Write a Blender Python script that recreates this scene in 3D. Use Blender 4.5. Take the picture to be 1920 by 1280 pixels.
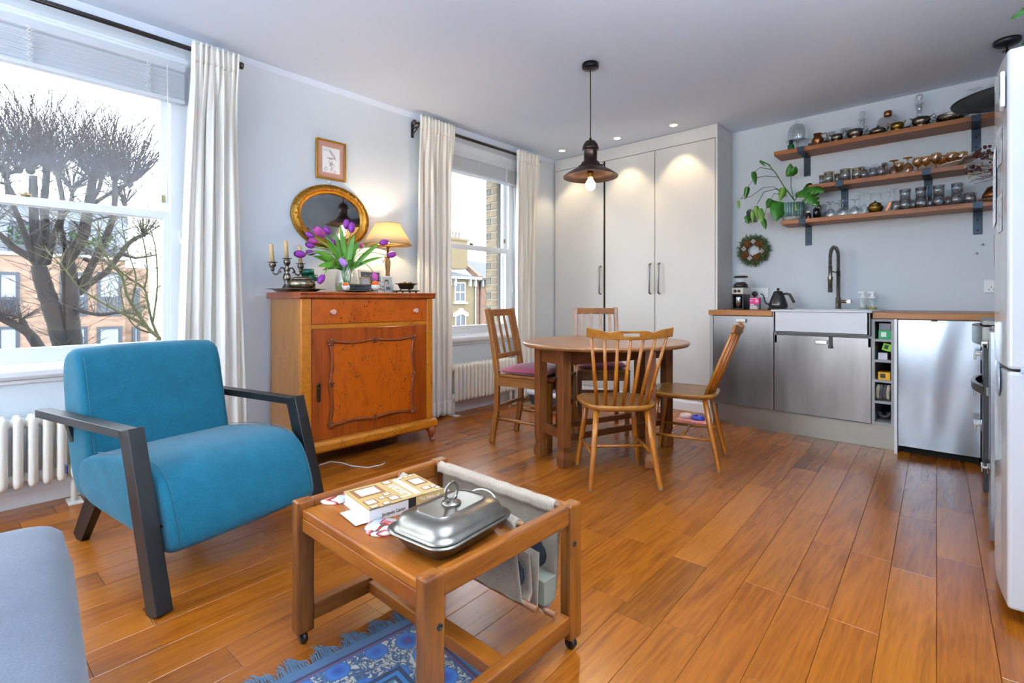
import bpy, bmesh, math, random
from mathutils import Vector, Matrix
for o in list(bpy.data.objects):
    bpy.data.objects.remove(o)
SC = bpy.context.scene
COL = SC.collection
R = math.radians
# ------------------------------------------------------------------ camera
F_PX, CY_PX, YAW, CAM_H = 943.0, 561.4, 0.7406, 1.0
cam_d = bpy.data.cameras.new('camera'); cam = bpy.data.objects.new('camera', cam_d); COL.objects.link(cam)
cam.location = (0, 0, CAM_H); cam.rotation_euler = (R(90), 0, YAW)
cam_d.sensor_width = 36; cam_d.lens = F_PX / 1920 * 36; cam_d.shift_y = -(640 - CY_PX) / 1920
cam_d.clip_start = 0.02; cam_d.clip_end = 300
SC.camera = cam
# ------------------------------------------------------------------ world (overcast winter sky)
wd = bpy.data.worlds.new('overcast_sky'); SC.world = wd; wd.use_nodes = True
bg = wd.node_tree.nodes['Background']; bg.inputs[0].default_value = (0.80, 0.91, 1.0, 1); bg.inputs[1].default_value = 4.6
def area(name, loc, rot, sx, sy, power, color=(1, 1, 1), portal=False):
    l = bpy.data.lights.new(name, 'AREA'); l.shape = 'RECTANGLE'; l.size = sx; l.size_y = sy; l.energy = power; l.color = color
    o = bpy.data.objects.new(name, l); COL.objects.link(o); o.location = loc; o.rotation_euler = rot
    if portal: l.cycles.is_portal = True
    return o
# daylight portals in the window openings
area('portal_window', (-3.55, 0.22, 1.52), (0, R(-90), 0), 1.55, 1.2, 1, portal=True)
area('portal_window', (-3.55, 3.12, 1.52), (0, R(-90), 0), 1.55, 1.05, 1, portal=True)
area('portal_window', (-3.55, -1.65, 1.52), (0, R(-90), 0), 1.55, 1.2, 1, portal=True)
area('portal_window', (-1.5, -2.65, 1.25), (R(90), 0, 0), 2.6, 2.1, 1, portal=True)
# ------------------------------------------------------------------ exposure
SC.view_settings.view_transform = 'Standard'; SC.view_settings.look = 'None'
SC.view_settings.exposure = 1.1; SC.view_settings.gamma = 1.0; SC.view_settings.use_curve_mapping = False
SC.cycles.max_bounces = 10; SC.cycles.diffuse_bounces = 6; SC.cycles.transparent_max_bounces = 24; SC.cycles.sample_clamp_indirect = 6.0
SC.cycles.caustics_reflective = False; SC.cycles.caustics_refractive = False

# ------------------------------------------------------------------ pixel helpers (photo frame 1920 x 1280)
FW = Vector((-math.sin(YAW), math.cos(YAW), 0)); RT = Vector((math.cos(YAW), math.sin(YAW), 0)); UP = Vector((0, 0, 1)); CAM = Vector((0, 0, CAM_H))
def ray(x, y): return FW + RT * ((x - 960) / F_PX) - UP * ((y - CY_PX) / F_PX)
def onZ(x, y, z=0.0):
    d = ray(x, y); return CAM + d * ((z - CAM_H) / d.z)
def onX(x, y, X):
    d = ray(x, y); return CAM + d * (X / d.x)
def onY(x, y, Y):
    d = ray(x, y); return CAM + d * (Y / d.y)

# ------------------------------------------------------------------ materials
MATS = {}
def lin(h):
    if not isinstance(h, str): return tuple(h)[:3]
    h = h.lstrip('#'); out = []
    for i in (0, 2, 4):
        c = int(h[i:i + 2], 16) / 255; out.append(c / 12.92 if c <= .04045 else ((c + .055) / 1.055) ** 2.4)
    return tuple(out)
class NT:
    def __init__(s, name):
        s.m = bpy.data.materials.new(name); s.m.use_nodes = True; s.t = s.m.node_tree; s.n = s.t.nodes; s.l = s.t.links
        s.n.clear(); s.out = s.n.new('ShaderNodeOutputMaterial')
    def add(s, typ, **kw):
        n = s.n.new('ShaderNode' + typ)
        for k, v in kw.items():
            if k.startswith('i_'): n.inputs[k[2:].replace('_', ' ')].default_value = v
            else: setattr(n, k, v)
        return n
    def link(s, a, b): s.l.new(a, b)
    def bsdf(s, color=(.5, .5, .5), rough=.5, metal=0, **kw):
        b = s.add('BsdfPrincipled'); b.inputs['Base Color'].default_value = (*lin(color), 1); b.inputs['Roughness'].default_value = rough; b.inputs['Metallic'].default_value = metal
        for k, v in kw.items(): b.inputs[k].default_value = v
        s.link(b.outputs[0], s.out.inputs[0]); return b
    def coords(s, kind='Object', scale=(1, 1, 1), rot=(0, 0, 0), rnd=False):
        if kind == 'World': src = s.add('NewGeometry').outputs['Position']
        else: src = s.add('TexCoord').outputs[kind]
        if rnd:
            oi = s.add('ObjectInfo'); mu = s.add('VectorMath', operation='SCALE'); cv = s.add('CombineXYZ')
            for k in range(3): s.link(oi.outputs['Random'], cv.inputs[k])
            s.link(cv.outputs[0], mu.inputs[0]); mu.inputs['Scale'].default_value = 37.0
            ad = s.add('VectorMath', operation='ADD'); s.link(src, ad.inputs[0]); s.link(mu.outputs[0], ad.inputs[1]); src = ad.outputs[0]
        mp = s.add('Mapping'); mp.inputs['Scale'].default_value = scale; mp.inputs['Rotation'].default_value = rot
        s.link(src, mp.inputs[0]); return mp.outputs[0]
    def noise(s, vec, scale=5, detail=4, rough=.55, dist=0):
        n = s.add('TexNoise'); n.inputs['Scale'].default_value = scale; n.inputs['Detail'].default_value = detail; n.inputs['Roughness'].default_value = rough; n.inputs['Distortion'].default_value = dist
        s.link(vec, n.inputs['Vector']); return n.outputs[0]
    def ramp(s, fac, stops):
        r = s.add('ValToRGB'); e = r.color_ramp.elements
        while len(e) < len(stops): e.new(.5)
        for k, (p, c) in enumerate(stops): e[k].position = p; e[k].color = (*lin(c), 1)
        s.link(fac, r.inputs[0]); return r.outputs[0]
    def mix(s, a, b, fac=.5, mode='MIX'):
        m = s.add('Mix', data_type='RGBA', blend_type=mode)
        for sock, v in ((m.inputs[6], a), (m.inputs[7], b)):
            if hasattr(v, 'links'): s.link(v, sock)
            else: sock.default_value = (*lin(v), 1)
        if hasattr(fac, 'links'): s.link(fac, m.inputs[0])
        else: m.inputs[0].default_value = fac
        return m.outputs[2]
    def bump(s, h, b, strength=.2, dist=.01):
        n = s.add('Bump'); n.inputs['Strength'].default_value = strength; n.inputs['Distance'].default_value = dist
        s.link(h, n.inputs['Height']); s.link(n.outputs[0], b.inputs['Normal'])
def plain(name, color, rough=.5, metal=0, mottle=0, scale=20, bump=0, **kw):
    if name in MATS: return MATS[name]
    t = NT(name); b = t.bsdf(color, rough, metal, **kw)
    v = t.coords()
    f = t.noise(v, scale, 3)
    if mottle:
        c = lin(color); lo = tuple(x * (1 - mottle) for x in c); hi = tuple(min(1, x * (1 + mottle)) for x in c)
        t.link(t.ramp(f, [(.3, lo), (.7, hi)]), b.inputs['Base Color'])
    if bump: t.bump(f, b, bump, .004)
    MATS[name] = t.m; return t.m
def wood(name, c1, c2, axis='x', rough=.35, fine=60, coat=0.0, c3=None):
    """grain runs along the given local axis"""
    if name in MATS: return MATS[name]
    t = NT(name); b = t.bsdf(c1, rough); k = 'xyz'.index(axis)
    s = [1.0, 1.0, 1.0]; s[k] = .06
    v = t.coords('Object', s, rnd=True)
    g = t.noise(v, fine, 6, .65, .6); s2 = [1.0, 1.0, 1.0]; s2[k] = .15
    v2 = t.coords('Object', s2, rnd=True); w = t.noise(v2, 9, 3, .5, 1.2)
    c = t.ramp(g, [(.38, c1), (.62, c2)]); c = t.mix(c, t.ramp(w, [(.40, c3 or c1), (.60, c2)]), .42)
    t.link(c, b.inputs['Base Color']); b.inputs['Coat Weight'].default_value = coat; b.inputs['Coat Roughness'].default_value = .15
    MATS[name] = t.m; return t.m
def burl(name, c1, c2, spot, axis='z', rough=.3, lim=.54):
    if name in MATS: return MATS[name]
    t = NT(name); b = t.bsdf(c1, rough, **{'Coat Weight': .35, 'Coat Roughness': .12}); k = 'xyz'.index(axis)
    s = [1.0, 1.0, 1.0]; s[k] = .3
    f = t.noise(t.coords('Object', s, rnd=True), 7, 6, .62, 2.2); c = t.ramp(f, [(.25, c1), (.5, c2), (.75, c1)])
    v = t.coords('Object', rnd=True); sp = t.noise(v, 85, 3, .5); mask = t.noise(v, 6, 3, .6, 1.0)
    sp2 = t.ramp(sp, [(.57, (0, 0, 0)), (.63, (1, 1, 1))]); mk = t.ramp(mask, [(lim, (0, 0, 0)), (lim + .07, (1, 1, 1))])
    c = t.mix(c, spot, t.mix(sp2, mk, 1.0, 'MULTIPLY')); t.link(c, b.inputs['Base Color']); MATS[name] = t.m; return t.m
def fabric(name, c1, c2, scale=900, rough=.9, bump=.25, sheen=.3):
    if name in MATS: return MATS[name]
    t = NT(name); b = t.bsdf(c1, rough, **{'Sheen Weight': sheen, 'Specular IOR Level': .2})
    f = t.noise(t.coords('Object', (1, 1, .6)), scale, 3, .7); g = t.noise(t.coords(), 14, 3)
    c = t.ramp(f, [(.3, c1), (.7, c2)]); c = t.mix(c, c1, t.ramp(g, [(.35, (0, 0, 0)), (.75, (.5, .5, .5))])); t.link(c, b.inputs['Base Color'])
    t.bump(f, b, bump, .002); MATS[name] = t.m; return t.m
def metal(name, color, rough=.3, mottle=.25, scale=25, bump=0, stretch=None, rv=.1):
    if name in MATS: return MATS[name]
    t = NT(name); b = t.bsdf(color, rough, 1.0); f = t.noise(t.coords('Object', stretch or (1, 1, 1)), scale, 5, .65)
    c = lin(color); t.link(t.ramp(f, [(.3, tuple(x * (1 - mottle) for x in c)), (.72, c)]), b.inputs['Base Color'])
    rr = t.add('MapRange'); rr.inputs['To Min'].default_value = max(.03, rough - rv); rr.inputs['To Max'].default_value = rough + rv * 1.4; t.link(f, rr.inputs['Value']); t.link(rr.outputs[0], b.inputs['Roughness'])
    if bump: t.bump(f, b, bump, .003)
    MATS[name] = t.m; return t.m
def thin_glass(name, tint=(1, 1, 1), edge=.55, rough=.02, body=.06):
    """thin-walled glass: clear face on, denser and shinier at grazing angles"""
    if name in MATS: return MATS[name]
    t = NT(name); tr = t.add('BsdfTransparent'); tr.inputs[0].default_value = (*lin(tint), 1); gl = t.add('BsdfGlossy'); gl.inputs[0].default_value = (.95, .97, 1, 1); gl.inputs['Roughness'].default_value = rough
    lw = t.add('LayerWeight'); lw.inputs[0].default_value = .35; mr = t.add('MapRange'); mr.inputs['To Min'].default_value = body; mr.inputs['To Max'].default_value = edge; t.link(lw.outputs['Facing'], mr.inputs['Value'])
    mx = t.add('MixShader'); t.link(mr.outputs[0], mx.inputs[0]); t.link(tr.outputs[0], mx.inputs[1]); t.link(gl.outputs[0], mx.inputs[2]); t.link(mx.outputs[0], t.out.inputs[0]); MATS[name] = t.m; return t.m
def window_glass():
    if 'window_glass' in MATS: return MATS['window_glass']
    t = NT('window_glass'); tr = t.add('BsdfTransparent'); gl = t.add('BsdfGlossy'); gl.inputs['Roughness'].default_value = 0.0
    lw = t.add('LayerWeight'); lw.inputs[0].default_value = .5; pw = t.add('Math', operation='POWER'); pw.inputs[1].default_value = 4.0; t.link(lw.outputs['Facing'], pw.inputs[0])
    ma = t.add('Math', operation='MULTIPLY_ADD'); ma.inputs[1].default_value = .9; ma.inputs[2].default_value = .035; t.link(pw.outputs[0], ma.inputs[0]); mx = t.add('MixShader'); t.link(ma.outputs[0], mx.inputs[0]); t.link(tr.outputs[0], mx.inputs[1]); t.link(gl.outputs[0], mx.inputs[2]); t.link(mx.outputs[0], t.out.inputs[0]); MATS['window_glass'] = t.m; return t.m
def emit(name, color, strength):
    if name in MATS: return MATS[name]
    t = NT(name); e = t.add('Emission'); e.inputs[0].default_value = (*lin(color), 1); e.inputs[1].default_value = strength; t.link(e.outputs[0], t.out.inputs[0]); MATS[name] = t.m; return t.m

# ------------------------------------------------------------------ mesh builder
class MB:
    def __init__(s): s.v = []; s.f = []; s.sm = []
    def _add(s, vs, fs, smooth):
        o = len(s.v); s.v += [tuple(v) for v in vs]; s.f += [tuple(i + o for i in f) for f in fs]; s.sm += [smooth] * len(fs); return s
    def box(s, x0, x1, y0, y1, z0, z1, M=None):
        vs = [Vector((x, y, z)) for z in (z0, z1) for y in (y0, y1) for x in (x0, x1)]
        if M: vs = [M @ v for v in vs]
        return s._add(vs, [(0, 2, 3, 1), (4, 5, 7, 6), (0, 1, 5, 4), (2, 6, 7, 3), (0, 4, 6, 2), (1, 3, 7, 5)], False)
    def beam(s, p0, p1, w, h, up=(0, 0, 1), w1=None, h1=None):
        p0, p1 = Vector(p0), Vector(p1); d = (p1 - p0).normalized(); u = Vector(up)
        if abs(d.dot(u)) > .99: u = Vector((1, 0, 0))
        a = d.cross(u).normalized(); b = a.cross(d).normalized(); vs = []
        for p, ww, hh in ((p0, w, h), (p1, w1 or w, h1 or h)):
            for sa, sb in ((-1, -1), (1, -1), (1, 1), (-1, 1)): vs.append(p + a * ww / 2 * sa + b * hh / 2 * sb)
        return s._add(vs, [(0, 1, 2, 3), (7, 6, 5, 4), (0, 4, 5, 1), (1, 5, 6, 2), (2, 6, 7, 3), (3, 7, 4, 0)], False)
    def tube(s, pts, r, n=10, caps=True, closed=False, sq=None):
        pts = [Vector(p) for p in pts]; N = len(pts); rs = r if isinstance(r, (list, tuple)) else [r] * N; vs = []; prev = None
        for i, p in enumerate(pts):
            if closed: d = pts[(i + 1) % N] - pts[i - 1]
            else: d = pts[min(i + 1, N - 1)] - pts[max(i - 1, 0)]
            d = d.normalized() if d.length > 1e-9 else Vector((0, 0, 1))
            if prev is None:
                a = d.orthogonal().normalized()
            else:
                a = prev - d * prev.dot(d); a = a.normalized() if a.length > 1e-6 else d.orthogonal().normalized()
            prev = a; b = d.cross(a)
            for k in range(n):
                t = 2 * math.pi * k / n; q = a * math.cos(t) + b * math.sin(t)
                vs.append(p + q * rs[i])
        fs = []
        for i in range(N if closed else N - 1):
            j = (i + 1) % N
            for k in range(n): fs.append((i * n + k, i * n + (k + 1) % n, j * n + (k + 1) % n, j * n + k))
        s._add(vs, fs, True)
        if caps and not closed:
            o = len(s.v) - N * n
            s.f.append(tuple(o + k for k in reversed(range(n)))); s.sm.append(False)
            s.f.append(tuple(o + (N - 1) * n + k for k in range(n))); s.sm.append(False)
        return s
    def lathe(s, prof, n=24, c=(0, 0, 0), sx=1, sy=1, M=None, smooth=True):
        """profile of (radius, z); zero radius closes the end"""
        c = Vector(c); vs = []; idx = []
        for r, z in prof:
            if r <= 1e-6: idx.append([len(vs)]); vs.append(Vector((0, 0, z)))
            else:
                idx.append(list(range(len(vs), len(vs) + n)))
                for k in range(n):
                    t = 2 * math.pi * k / n; vs.append(Vector((r * math.cos(t) * sx, r * math.sin(t) * sy, z)))
        fs = []
        for a, b in zip(idx, idx[1:]):
            for k in range(n):
                k2 = (k + 1) % n
                if len(a) == 1 and len(b) == 1: continue
                if len(a) == 1: fs.append((a[0], b[k2], b[k]))
                elif len(b) == 1: fs.append((a[k], a[k2], b[0]))
                else: fs.append((a[k], a[k2], b[k2], b[k]))
        if M: vs = [M @ v for v in vs]
        return s._add([v + c for v in vs], fs, smooth)
    def prism(s, poly, h0, h1, axis='z', M=None, smooth=False):
        """extrude a 2D polygon; axis z: (x,y) poly, axis x: (y,z) poly, axis y: (x,z) poly"""
        def P(a, b, h):
            return Vector({'z': (a, b, h), 'x': (h, a, b), 'y': (a, h, b)}[axis])
        n = len(poly); vs = [P(a, b, h0) for a, b in poly] + [P(a, b, h1) for a, b in poly]
        if M: vs = [M @ v for v in vs]
        o = len(s.v); s._add(vs, [(k, (k + 1) % n, n + (k + 1) % n, n + k) for k in range(n)], smooth)
        s.f += [tuple(o + k for k in reversed(range(n))), tuple(o + n + k for k in range(n))]; s.sm += [False, False]; return s
    def grid(s, fn, nu, nv, smooth=True, wrap=False):
        vs = [Vector(fn(i / nu, j / nv)) for j in range(nv + 1) for i in range(nu + 1)]
        fs = [(j * (nu + 1) + i, j * (nu + 1) + i + 1, (j + 1) * (nu + 1) + i + 1, (j + 1) * (nu + 1) + i) for j in range(nv) for i in range(nu)]
        return s._add(vs, fs, smooth)
    def ball(s, c, r, n=12, m=8, sx=1, sy=1, sz=1, M=None):
        c = Vector(c); return s.lathe([(r * math.sin(math.pi * k / m), -r * math.cos(math.pi * k / m) * sz) for k in range(m + 1)], n, c, sx, sy, M)
    def mesh(s, name):
        me = bpy.data.meshes.new(name); me.from_pydata(s.v, [], s.f)
        me.polygons.foreach_set('use_smooth', s.sm)
        bm = bmesh.new(); bm.from_mesh(me); bmesh.ops.recalc_face_normals(bm, faces=bm.faces); bm.to_mesh(me); bm.free(); me.update(); return me
    def build(s, name, mat, parent=None, loc=(0, 0, 0), rot=(0, 0, 0), bevel=0, seg=2, solid=0, sub=0, label=None):
        o = bpy.data.objects.new(name, s.mesh(name)); COL.objects.link(o); o.location = loc; o.rotation_euler = rot
        if parent: o.parent = parent
        if mat: o.data.materials.append(mat)
        if solid: m = o.modifiers.new('thickness', 'SOLIDIFY'); m.thickness = solid; m.offset = 0
        if bevel:
            m = o.modifiers.new('edge', 'BEVEL'); m.width = bevel; m.segments = seg; m.limit_method = 'ANGLE'; m.angle_limit = R(35); m.harden_normals = False
        if sub: m = o.modifiers.new('smooth', 'SUBSURF'); m.levels = sub; m.render_levels = sub
        if label: o['label'] = label
        return o
def tag(o, label, cat, group=None, kind=None):
    o['label'] = label
    if cat: o['category'] = cat
    if group: o['group'] = group
    if kind: o['kind'] = kind
    return o
def struct(o, label=None):
    o['kind'] = 'structure'
    if label: o['label'] = label
    return o
def thing(name, label, cat, loc=(0, 0, 0), rz=0, group=None, rot=None):
    e = bpy.data.objects.new(name, None); COL.objects.link(e); e.location = loc; e.rotation_euler = rot or (0, 0, rz); e.empty_display_size = .05
    return tag(e, label, cat, group)
def dup(o, loc=None, rz=None, parent=None, label=None):
    c = o.copy(); COL.objects.link(c); c.parent = parent
    if loc is not None: c.location = loc
    if rz is not None: c.rotation_euler = (0, 0, rz)
    if label: c['label'] = label
    for ch in list(o.children): dup(ch, parent=c)
    return c
def box(x0, x1, y0, y1, z0, z1): return MB().box(x0, x1, y0, y1, z0, z1)
def TR(loc=(0, 0, 0), rz=0, rx=0, ry=0): return Matrix.Translation(loc) @ Matrix.Rotation(rz, 4, 'Z') @ Matrix.Rotation(ry, 4, 'Y') @ Matrix.Rotation(rx, 4, 'X')
# =================================================================== ROOM SHELL
XW, XR, YB, YK, ZC = -3.40, 0.75, -2.60, 4.77, 2.525
M_wall = plain('wall_paint', '#d0d8de', .85, mottle=.015, scale=3)
M_ceil = plain('ceiling_paint', '#d3e0f2', .9, mottle=.012, scale=2)
M_white = plain('white_gloss_paint', '#e6ebf0', .32, mottle=.02, scale=6)
M_kwall = plain('kitchen_wall_paint', '#c9d1d7', .7, mottle=.015, scale=3)
WIN = [(-2.75, -0.47 - 1.0 + .0), (-0.47, .895), (2.60, 3.76)]
WIN[0] = (-2.35, -1.0)  # opening of the added window, out of view
ZO0, ZO1 = .66, 2.39
w = MB(); y = YB - .3
for a, b in WIN:
    w.box(XW - .11, XW, y, a, -.06, ZC); w.box(XW - .11, XW, a, b, -.06, ZO0); w.box(XW - .11, XW, a, b, ZO1, ZC); y = b
w.box(XW - .11, XW, y, YK + .12, -.06, ZC)
struct(w.build('wall_left', M_wall), 'pale grey wall with tall sash windows')
# outer brick leaf, with brick edges at the far jamb of each opening
M_brick = plain('old_stock_brick', '#8d7d66', .9, mottle=.35, scale=9, bump=.3)
M_brick2 = plain('grey_stock_brick', '#6f6a60', .9, mottle=.3, scale=9, bump=.3)
M_mortar = plain('mortar', '#9a958b', .95)
wo = MB(); y = YB - .3
for a, b in WIN:
    a2, b2 = a + .1, b - (.14 if a > 2 else .03)
    wo.box(-3.66, -3.511, y, a2, -4.5, 5.2); wo.box(-3.66, -3.511, a2, b2, -4.5, .62); wo.box(-3.66, -3.511, a2, b2, 2.33, 5.2); y = b2
wo.box(-3.66, -3.511, y, YK + .4, -4.5, 5.2)
wall_out = struct(wo.build('wall_outer', M_mortar), 'brick outer leaf of the window wall')
bm_full = MB().box(-3.672, -3.512, -.006, .1, .004, .071).mesh('brick'); bm_full.materials.append(M_brick)
bm_half = MB().box(-3.672, -3.595, -.006, .1, .004, .071).mesh('brick'); bm_half.materials.append(M_brick2)
bm_half2 = MB().box(-3.588, -3.512, -.006, .1, .004, .071).mesh('brick'); bm_half2.materials.append(M_brick)
for k in range(23):
    for me in ((bm_full,) if k % 2 == 0 else (bm_half, bm_half2)):
        o = bpy.data.objects.new('brick', me); COL.objects.link(o); o.parent = wall_out; o.location = (0, 3.62, .63 + k * .075)
        bv = o.modifiers.new('edge', 'BEVEL'); bv.width = .005; bv.segments = 1
struct(box(XW - .15, XR + .15, YK, YK + .12, -.06, ZC).build('wall_back', M_kwall), 'blue-grey kitchen wall behind the shelves')
struct(box(XR, XR + .12, YB - .3, YK + .12, -.06, ZC).build('wall_right', M_kwall), 'plain wall behind the fridge')
wr = MB(); wr.box(XW - .15, -2.85, YB - .12, YB, 0, ZC).box(-.15, XR + .15, YB - .12, YB, 0, ZC).box(-2.85, -.15, YB - .12, YB, 2.25, ZC).box(-2.85, -.15, YB - .12, YB, 0, .12)  # wide opening cut for the added glazing
struct(wr.build('wall_rear', M_wall), 'rear wall with a wide opening added for daylight')
struct(box(XW - .15, XR + .15, YB - .3, YK + .15, ZC, ZC + .1).build('ceiling', M_ceil), 'smooth pale ceiling')
# cornice bead along window wall
struct(MB().prism([(XW, ZC - .035), (XW + .006, ZC - .035), (XW + .03, ZC - .004), (XW + .03, ZC), (XW, ZC)], YB, 4.40, 'y').build('trim_1', M_ceil), 'thin plaster bead between ceiling and window wall')
sk = MB(); sk.prism([(XW, 0), (XW + .018, 0), (XW + .018, .07), (XW + .012, .085), (XW + .005, .095), (XW, .095)], YB, 4.39, 'y')
struct(sk.build('baseboard_left', M_white), 'white painted skirting board below the windows')

# ---- floor of separate planks
M_sub = plain('subfloor', '#2a180c', .9)
t = NT('floor_planks'); b = t.bsdf('#9a5a28', .25); FA = R(92.26)
v1 = t.coords('World', (1.0, .045, 1), (0, 0, -R(2.26)), rnd=True); g = t.noise(v1, 90, 5, .7, .5)
v2 = t.coords('World', (1.0, .10, 1), (0, 0, -R(2.26)), rnd=True); cat = t.noise(v2, 11, 4, .6, .9)
oi = t.add('ObjectInfo'); base = t.ramp(oi.outputs['Random'], [(0, '#4a2004'), (.18, '#7c3c08'), (.36, '#97500c'), (.52, '#6a3208'), (.7, '#a86214'), (.86, '#82400a'), (1, '#3c1a04')])
c = t.mix(base, t.ramp(g, [(.36, '#5c2a06'), (.64, '#b0681a')]), .34); c = t.mix(c, t.ramp(cat, [(.36, '#743a0c'), (.5, '#b0661a'), (.62, '#8a4a10'), (.72, '#a86420')]), .28)

t.link(c, b.inputs['Base Color']); 
b.inputs['Roughness'].default_value = .27; M_floor = t.m
floor = struct(box(XW - .1, XR, YB - .1, YK, -.06, -.0125).build('floor', M_sub), 'glossy orange-brown hardwood plank floor')
FD = Vector((math.cos(FA), math.sin(FA), 0)); FE = Vector((FD.y, -FD.x, 0)); BW = .131
S0 = onZ(1756, 1280).dot(FE)
joints = {}
for x, y in [(1299, 1054), (1145, 1115), (1281, 1181), (1437, 1103), (1435, 985), (1523, 960), (1562, 1023), (1601, 1174), (1656, 955), (1714, 1074), (1727, 921), (1790, 957), (1799, 1053), (1187, 1010), (1263, 951), (1365, 920), (290, 1170), (183, 1075), (430, 1220), (510, 1040), (1640, 893), (1690, 880), (1745, 916), (1780, 888)]:
    p = onZ(x, y); joints.setdefault(math.floor((p.dot(FE) - S0) / BW), []).append(p.dot(FD))
rp = random.Random(11)
def plank(s0, s1, t0, t1):
    gp = .0005; s0 += gp; s1 -= gp; t0 += gp; t1 -= gp; hs, ht = (s1 - s0) / 2, (t1 - t0) / 2; c_ = FE * (s0 + s1) / 2 + FD * (t0 + t1) / 2; vs = []
    for z, i in ((-.012, 0), (-.0009, 0), (0, .0009)):
        for a, bb in ((-1, -1), (1, -1), (1, 1), (-1, 1)): vs.append(FE * a * (hs - i) + FD * bb * (ht - i) + Vector((0, 0, z)))
    fs = [(3, 2, 1, 0), (8, 9, 10, 11)]
    for r_ in (0, 4): fs += [(r_ + k, r_ + (k + 1) % 4, r_ + 4 + (k + 1) % 4, r_ + 4 + k) for k in range(4)]
    m = MB(); m._add(vs, fs, False); m.build('plank', M_floor, floor, loc=c_)
k0 = math.floor((XW - .05 - S0) / BW) - 2
for row in range(k0, 60):
    s0 = S0 + row * BW; s1 = s0 + BW
    if s0 > XR + .05: break
    # limits of the row inside the room, measured along the board
    ts = sorted(joints.get(row, [])); cur = YB + (.05 if s0 > -3.2 else .05); cur -= rp.random() * .0; marks = [cur]
    while cur < YK - .05:
        ln = rp.uniform(.85, 1.5) if cur < -.3 else rp.uniform(.45, 1.15)
        nx = cur + ln
        near = [q for q in ts if cur + .12 < q < nx + .3]
        if near: nx = near[0]
        if nx > YK - .3: nx = YK - .01
        marks.append(nx); cur = nx
    if s1 < XW + .02 or s0 < XW - .12: pass
    xa = max(s0, XW - .1)
    for a, bb in zip(marks, marks[1:]):
        mid = FE * (s0 + s1) / 2 + FD * (a + bb) / 2
        if mid.x < XW - .09 or mid.x > XR + .02: continue
        plank(s0, s1, a, bb)

# ---- sash windows
GL = window_glass()
M_brass = metal('aged_brass', '#8a7a55', .35)
def ring(m, x0, x1, y0, y1, z0, z1, wy0, wy1, wz0, wz1):
    m.box(x0, x1, y0, y0 + wy0, z0, z1); m.box(x0, x1, y1 - wy1, y1, z0, z1); m.box(x0, x1, y0 + wy0, y1 - wy1, z0, z0 + wz0); m.box(x0, x1, y0 + wy0, y1 - wy1, z1 - wz1, z1); return m
def sash_window(name, a, b, label, full=True):
    root = bpy.data.objects.new(name, None); COL.objects.link(root); struct(root, label)
    ya, yb = a + .09, b - .09        # sash opening between the box frames
    f = MB(); ring(f, XW - .105, XW + .004, a, b, ZO0, ZO1, .088, .088, .03, .075)
    f.box(XW - .105, XW - .078, ya, ya + .012, ZO0, ZO1).box(XW - .105, XW - .078, yb - .012, yb, ZO0, ZO1)
    f.build('box_frame', M_white, root, bevel=.003)
    ar = MB(); ring(ar, XW, XW + .012, a - .012, b + .012, ZO0, ZO1 + .012, .014, .014, .002, .014); ar.build('architrave_bead', M_white, root)
    us = MB(); ring(us, XW - .075, XW - .042, ya - .002, yb + .002, 1.462, ZO1 - .074, .036, .036, .040, .05)
    us.box(XW - .06, XW - .03, yb - .034, yb - .002, 1.42, 1.462)
    so = us.build('upper_sash', M_white, root, bevel=.003)
    MB().box(XW - .060, XW - .056, ya + .03, yb - .03, 1.495, ZO1 - .12).build('pane', GL, so)
    ls = MB(); ring(ls, XW - .038, XW - .005, ya - .002, yb + .002, .692, 1.503, .034, .034, .072, .042)
    so2 = ls.build('lower_sash', M_white, root, bevel=.003)
    MB().box(XW - .024, XW - .020, ya + .025, yb - .025, .755, 1.465).build('pane', GL, so2)
    MB().lathe([(0, 0), (.02, 0), (.02, .006), (.008, .01), (.008, .02), (0, .022)], 14, (XW - .02, (ya + yb) / 2, 1.503)).box(XW - .03, XW - .01, (ya + yb) / 2 - .03, (ya + yb) / 2 + .02, 1.512, 1.518).build('sash_catch', M_brass, root)
    MB().tube([(XW - .03, (ya + yb) / 2 + .12 + .035 * math.cos(t), 1.46 - .028 * math.sin(t)) for t in [math.pi * k / 10 for k in range(11)]], .003, 6).build('sash_ring', M_brass, root)
    s = MB(); s.prism([(XW - .01, .692), (XW + .012, .692), (XW + .016, .685), (XW + .022, .672), (XW + .05, .668), (XW + .058, .655), (XW + .055, .632), (XW + .04, .616), (XW, .612), (XW - .01, .612)], a - .03, b + .03, 'y')
    s.build('window_sill', M_white, root, bevel=.002)
    s = MB(); s.prism([(XW, .612), (XW + .02, .612), (XW + .016, .595), (XW, .59)], a - .02, b + .02, 'y'); s.build('apron_moulding', M_white, root)
    so3 = MB(); so3.box(-3.72, XW - .08, a + .1, b - .14, .62, .68).build('outer_sill', M_mortar, root)
    MB().box(XW - .042, XW - .036, yb - .028, yb - .012, 1.56, 1.60).build('sash_stop', M_brass, root)
    return root
sash_window('window_1', *WIN[1], 'white sash window looking onto a bare pollarded tree')
sash_window('window_2', *WIN[2], 'white sash window looking onto brick terrace houses')
sash_window('window_added_side', *WIN[0], 'unseen white sash window added beside the sofa for daylight')  # extra window out of view, added to let in more daylight
w4 = bpy.data.objects.new('window_added_rear', None); COL.objects.link(w4); struct(w4, 'wide unseen glazed doors added to the rear wall for daylight')  # added glazing out of view, brings daylight in from the rear
m = MB()
for k in range(5): m.box(-2.85 + k * .655, -2.79 + k * .655, YB - .1, YB - .04, .12, 2.25)
m.box(-2.85, -.15, YB - .1, YB - .04, .12, .24).box(-2.85, -.15, YB - .1, YB - .04, 2.17, 2.25); m.build('frame', M_white, w4)
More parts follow.
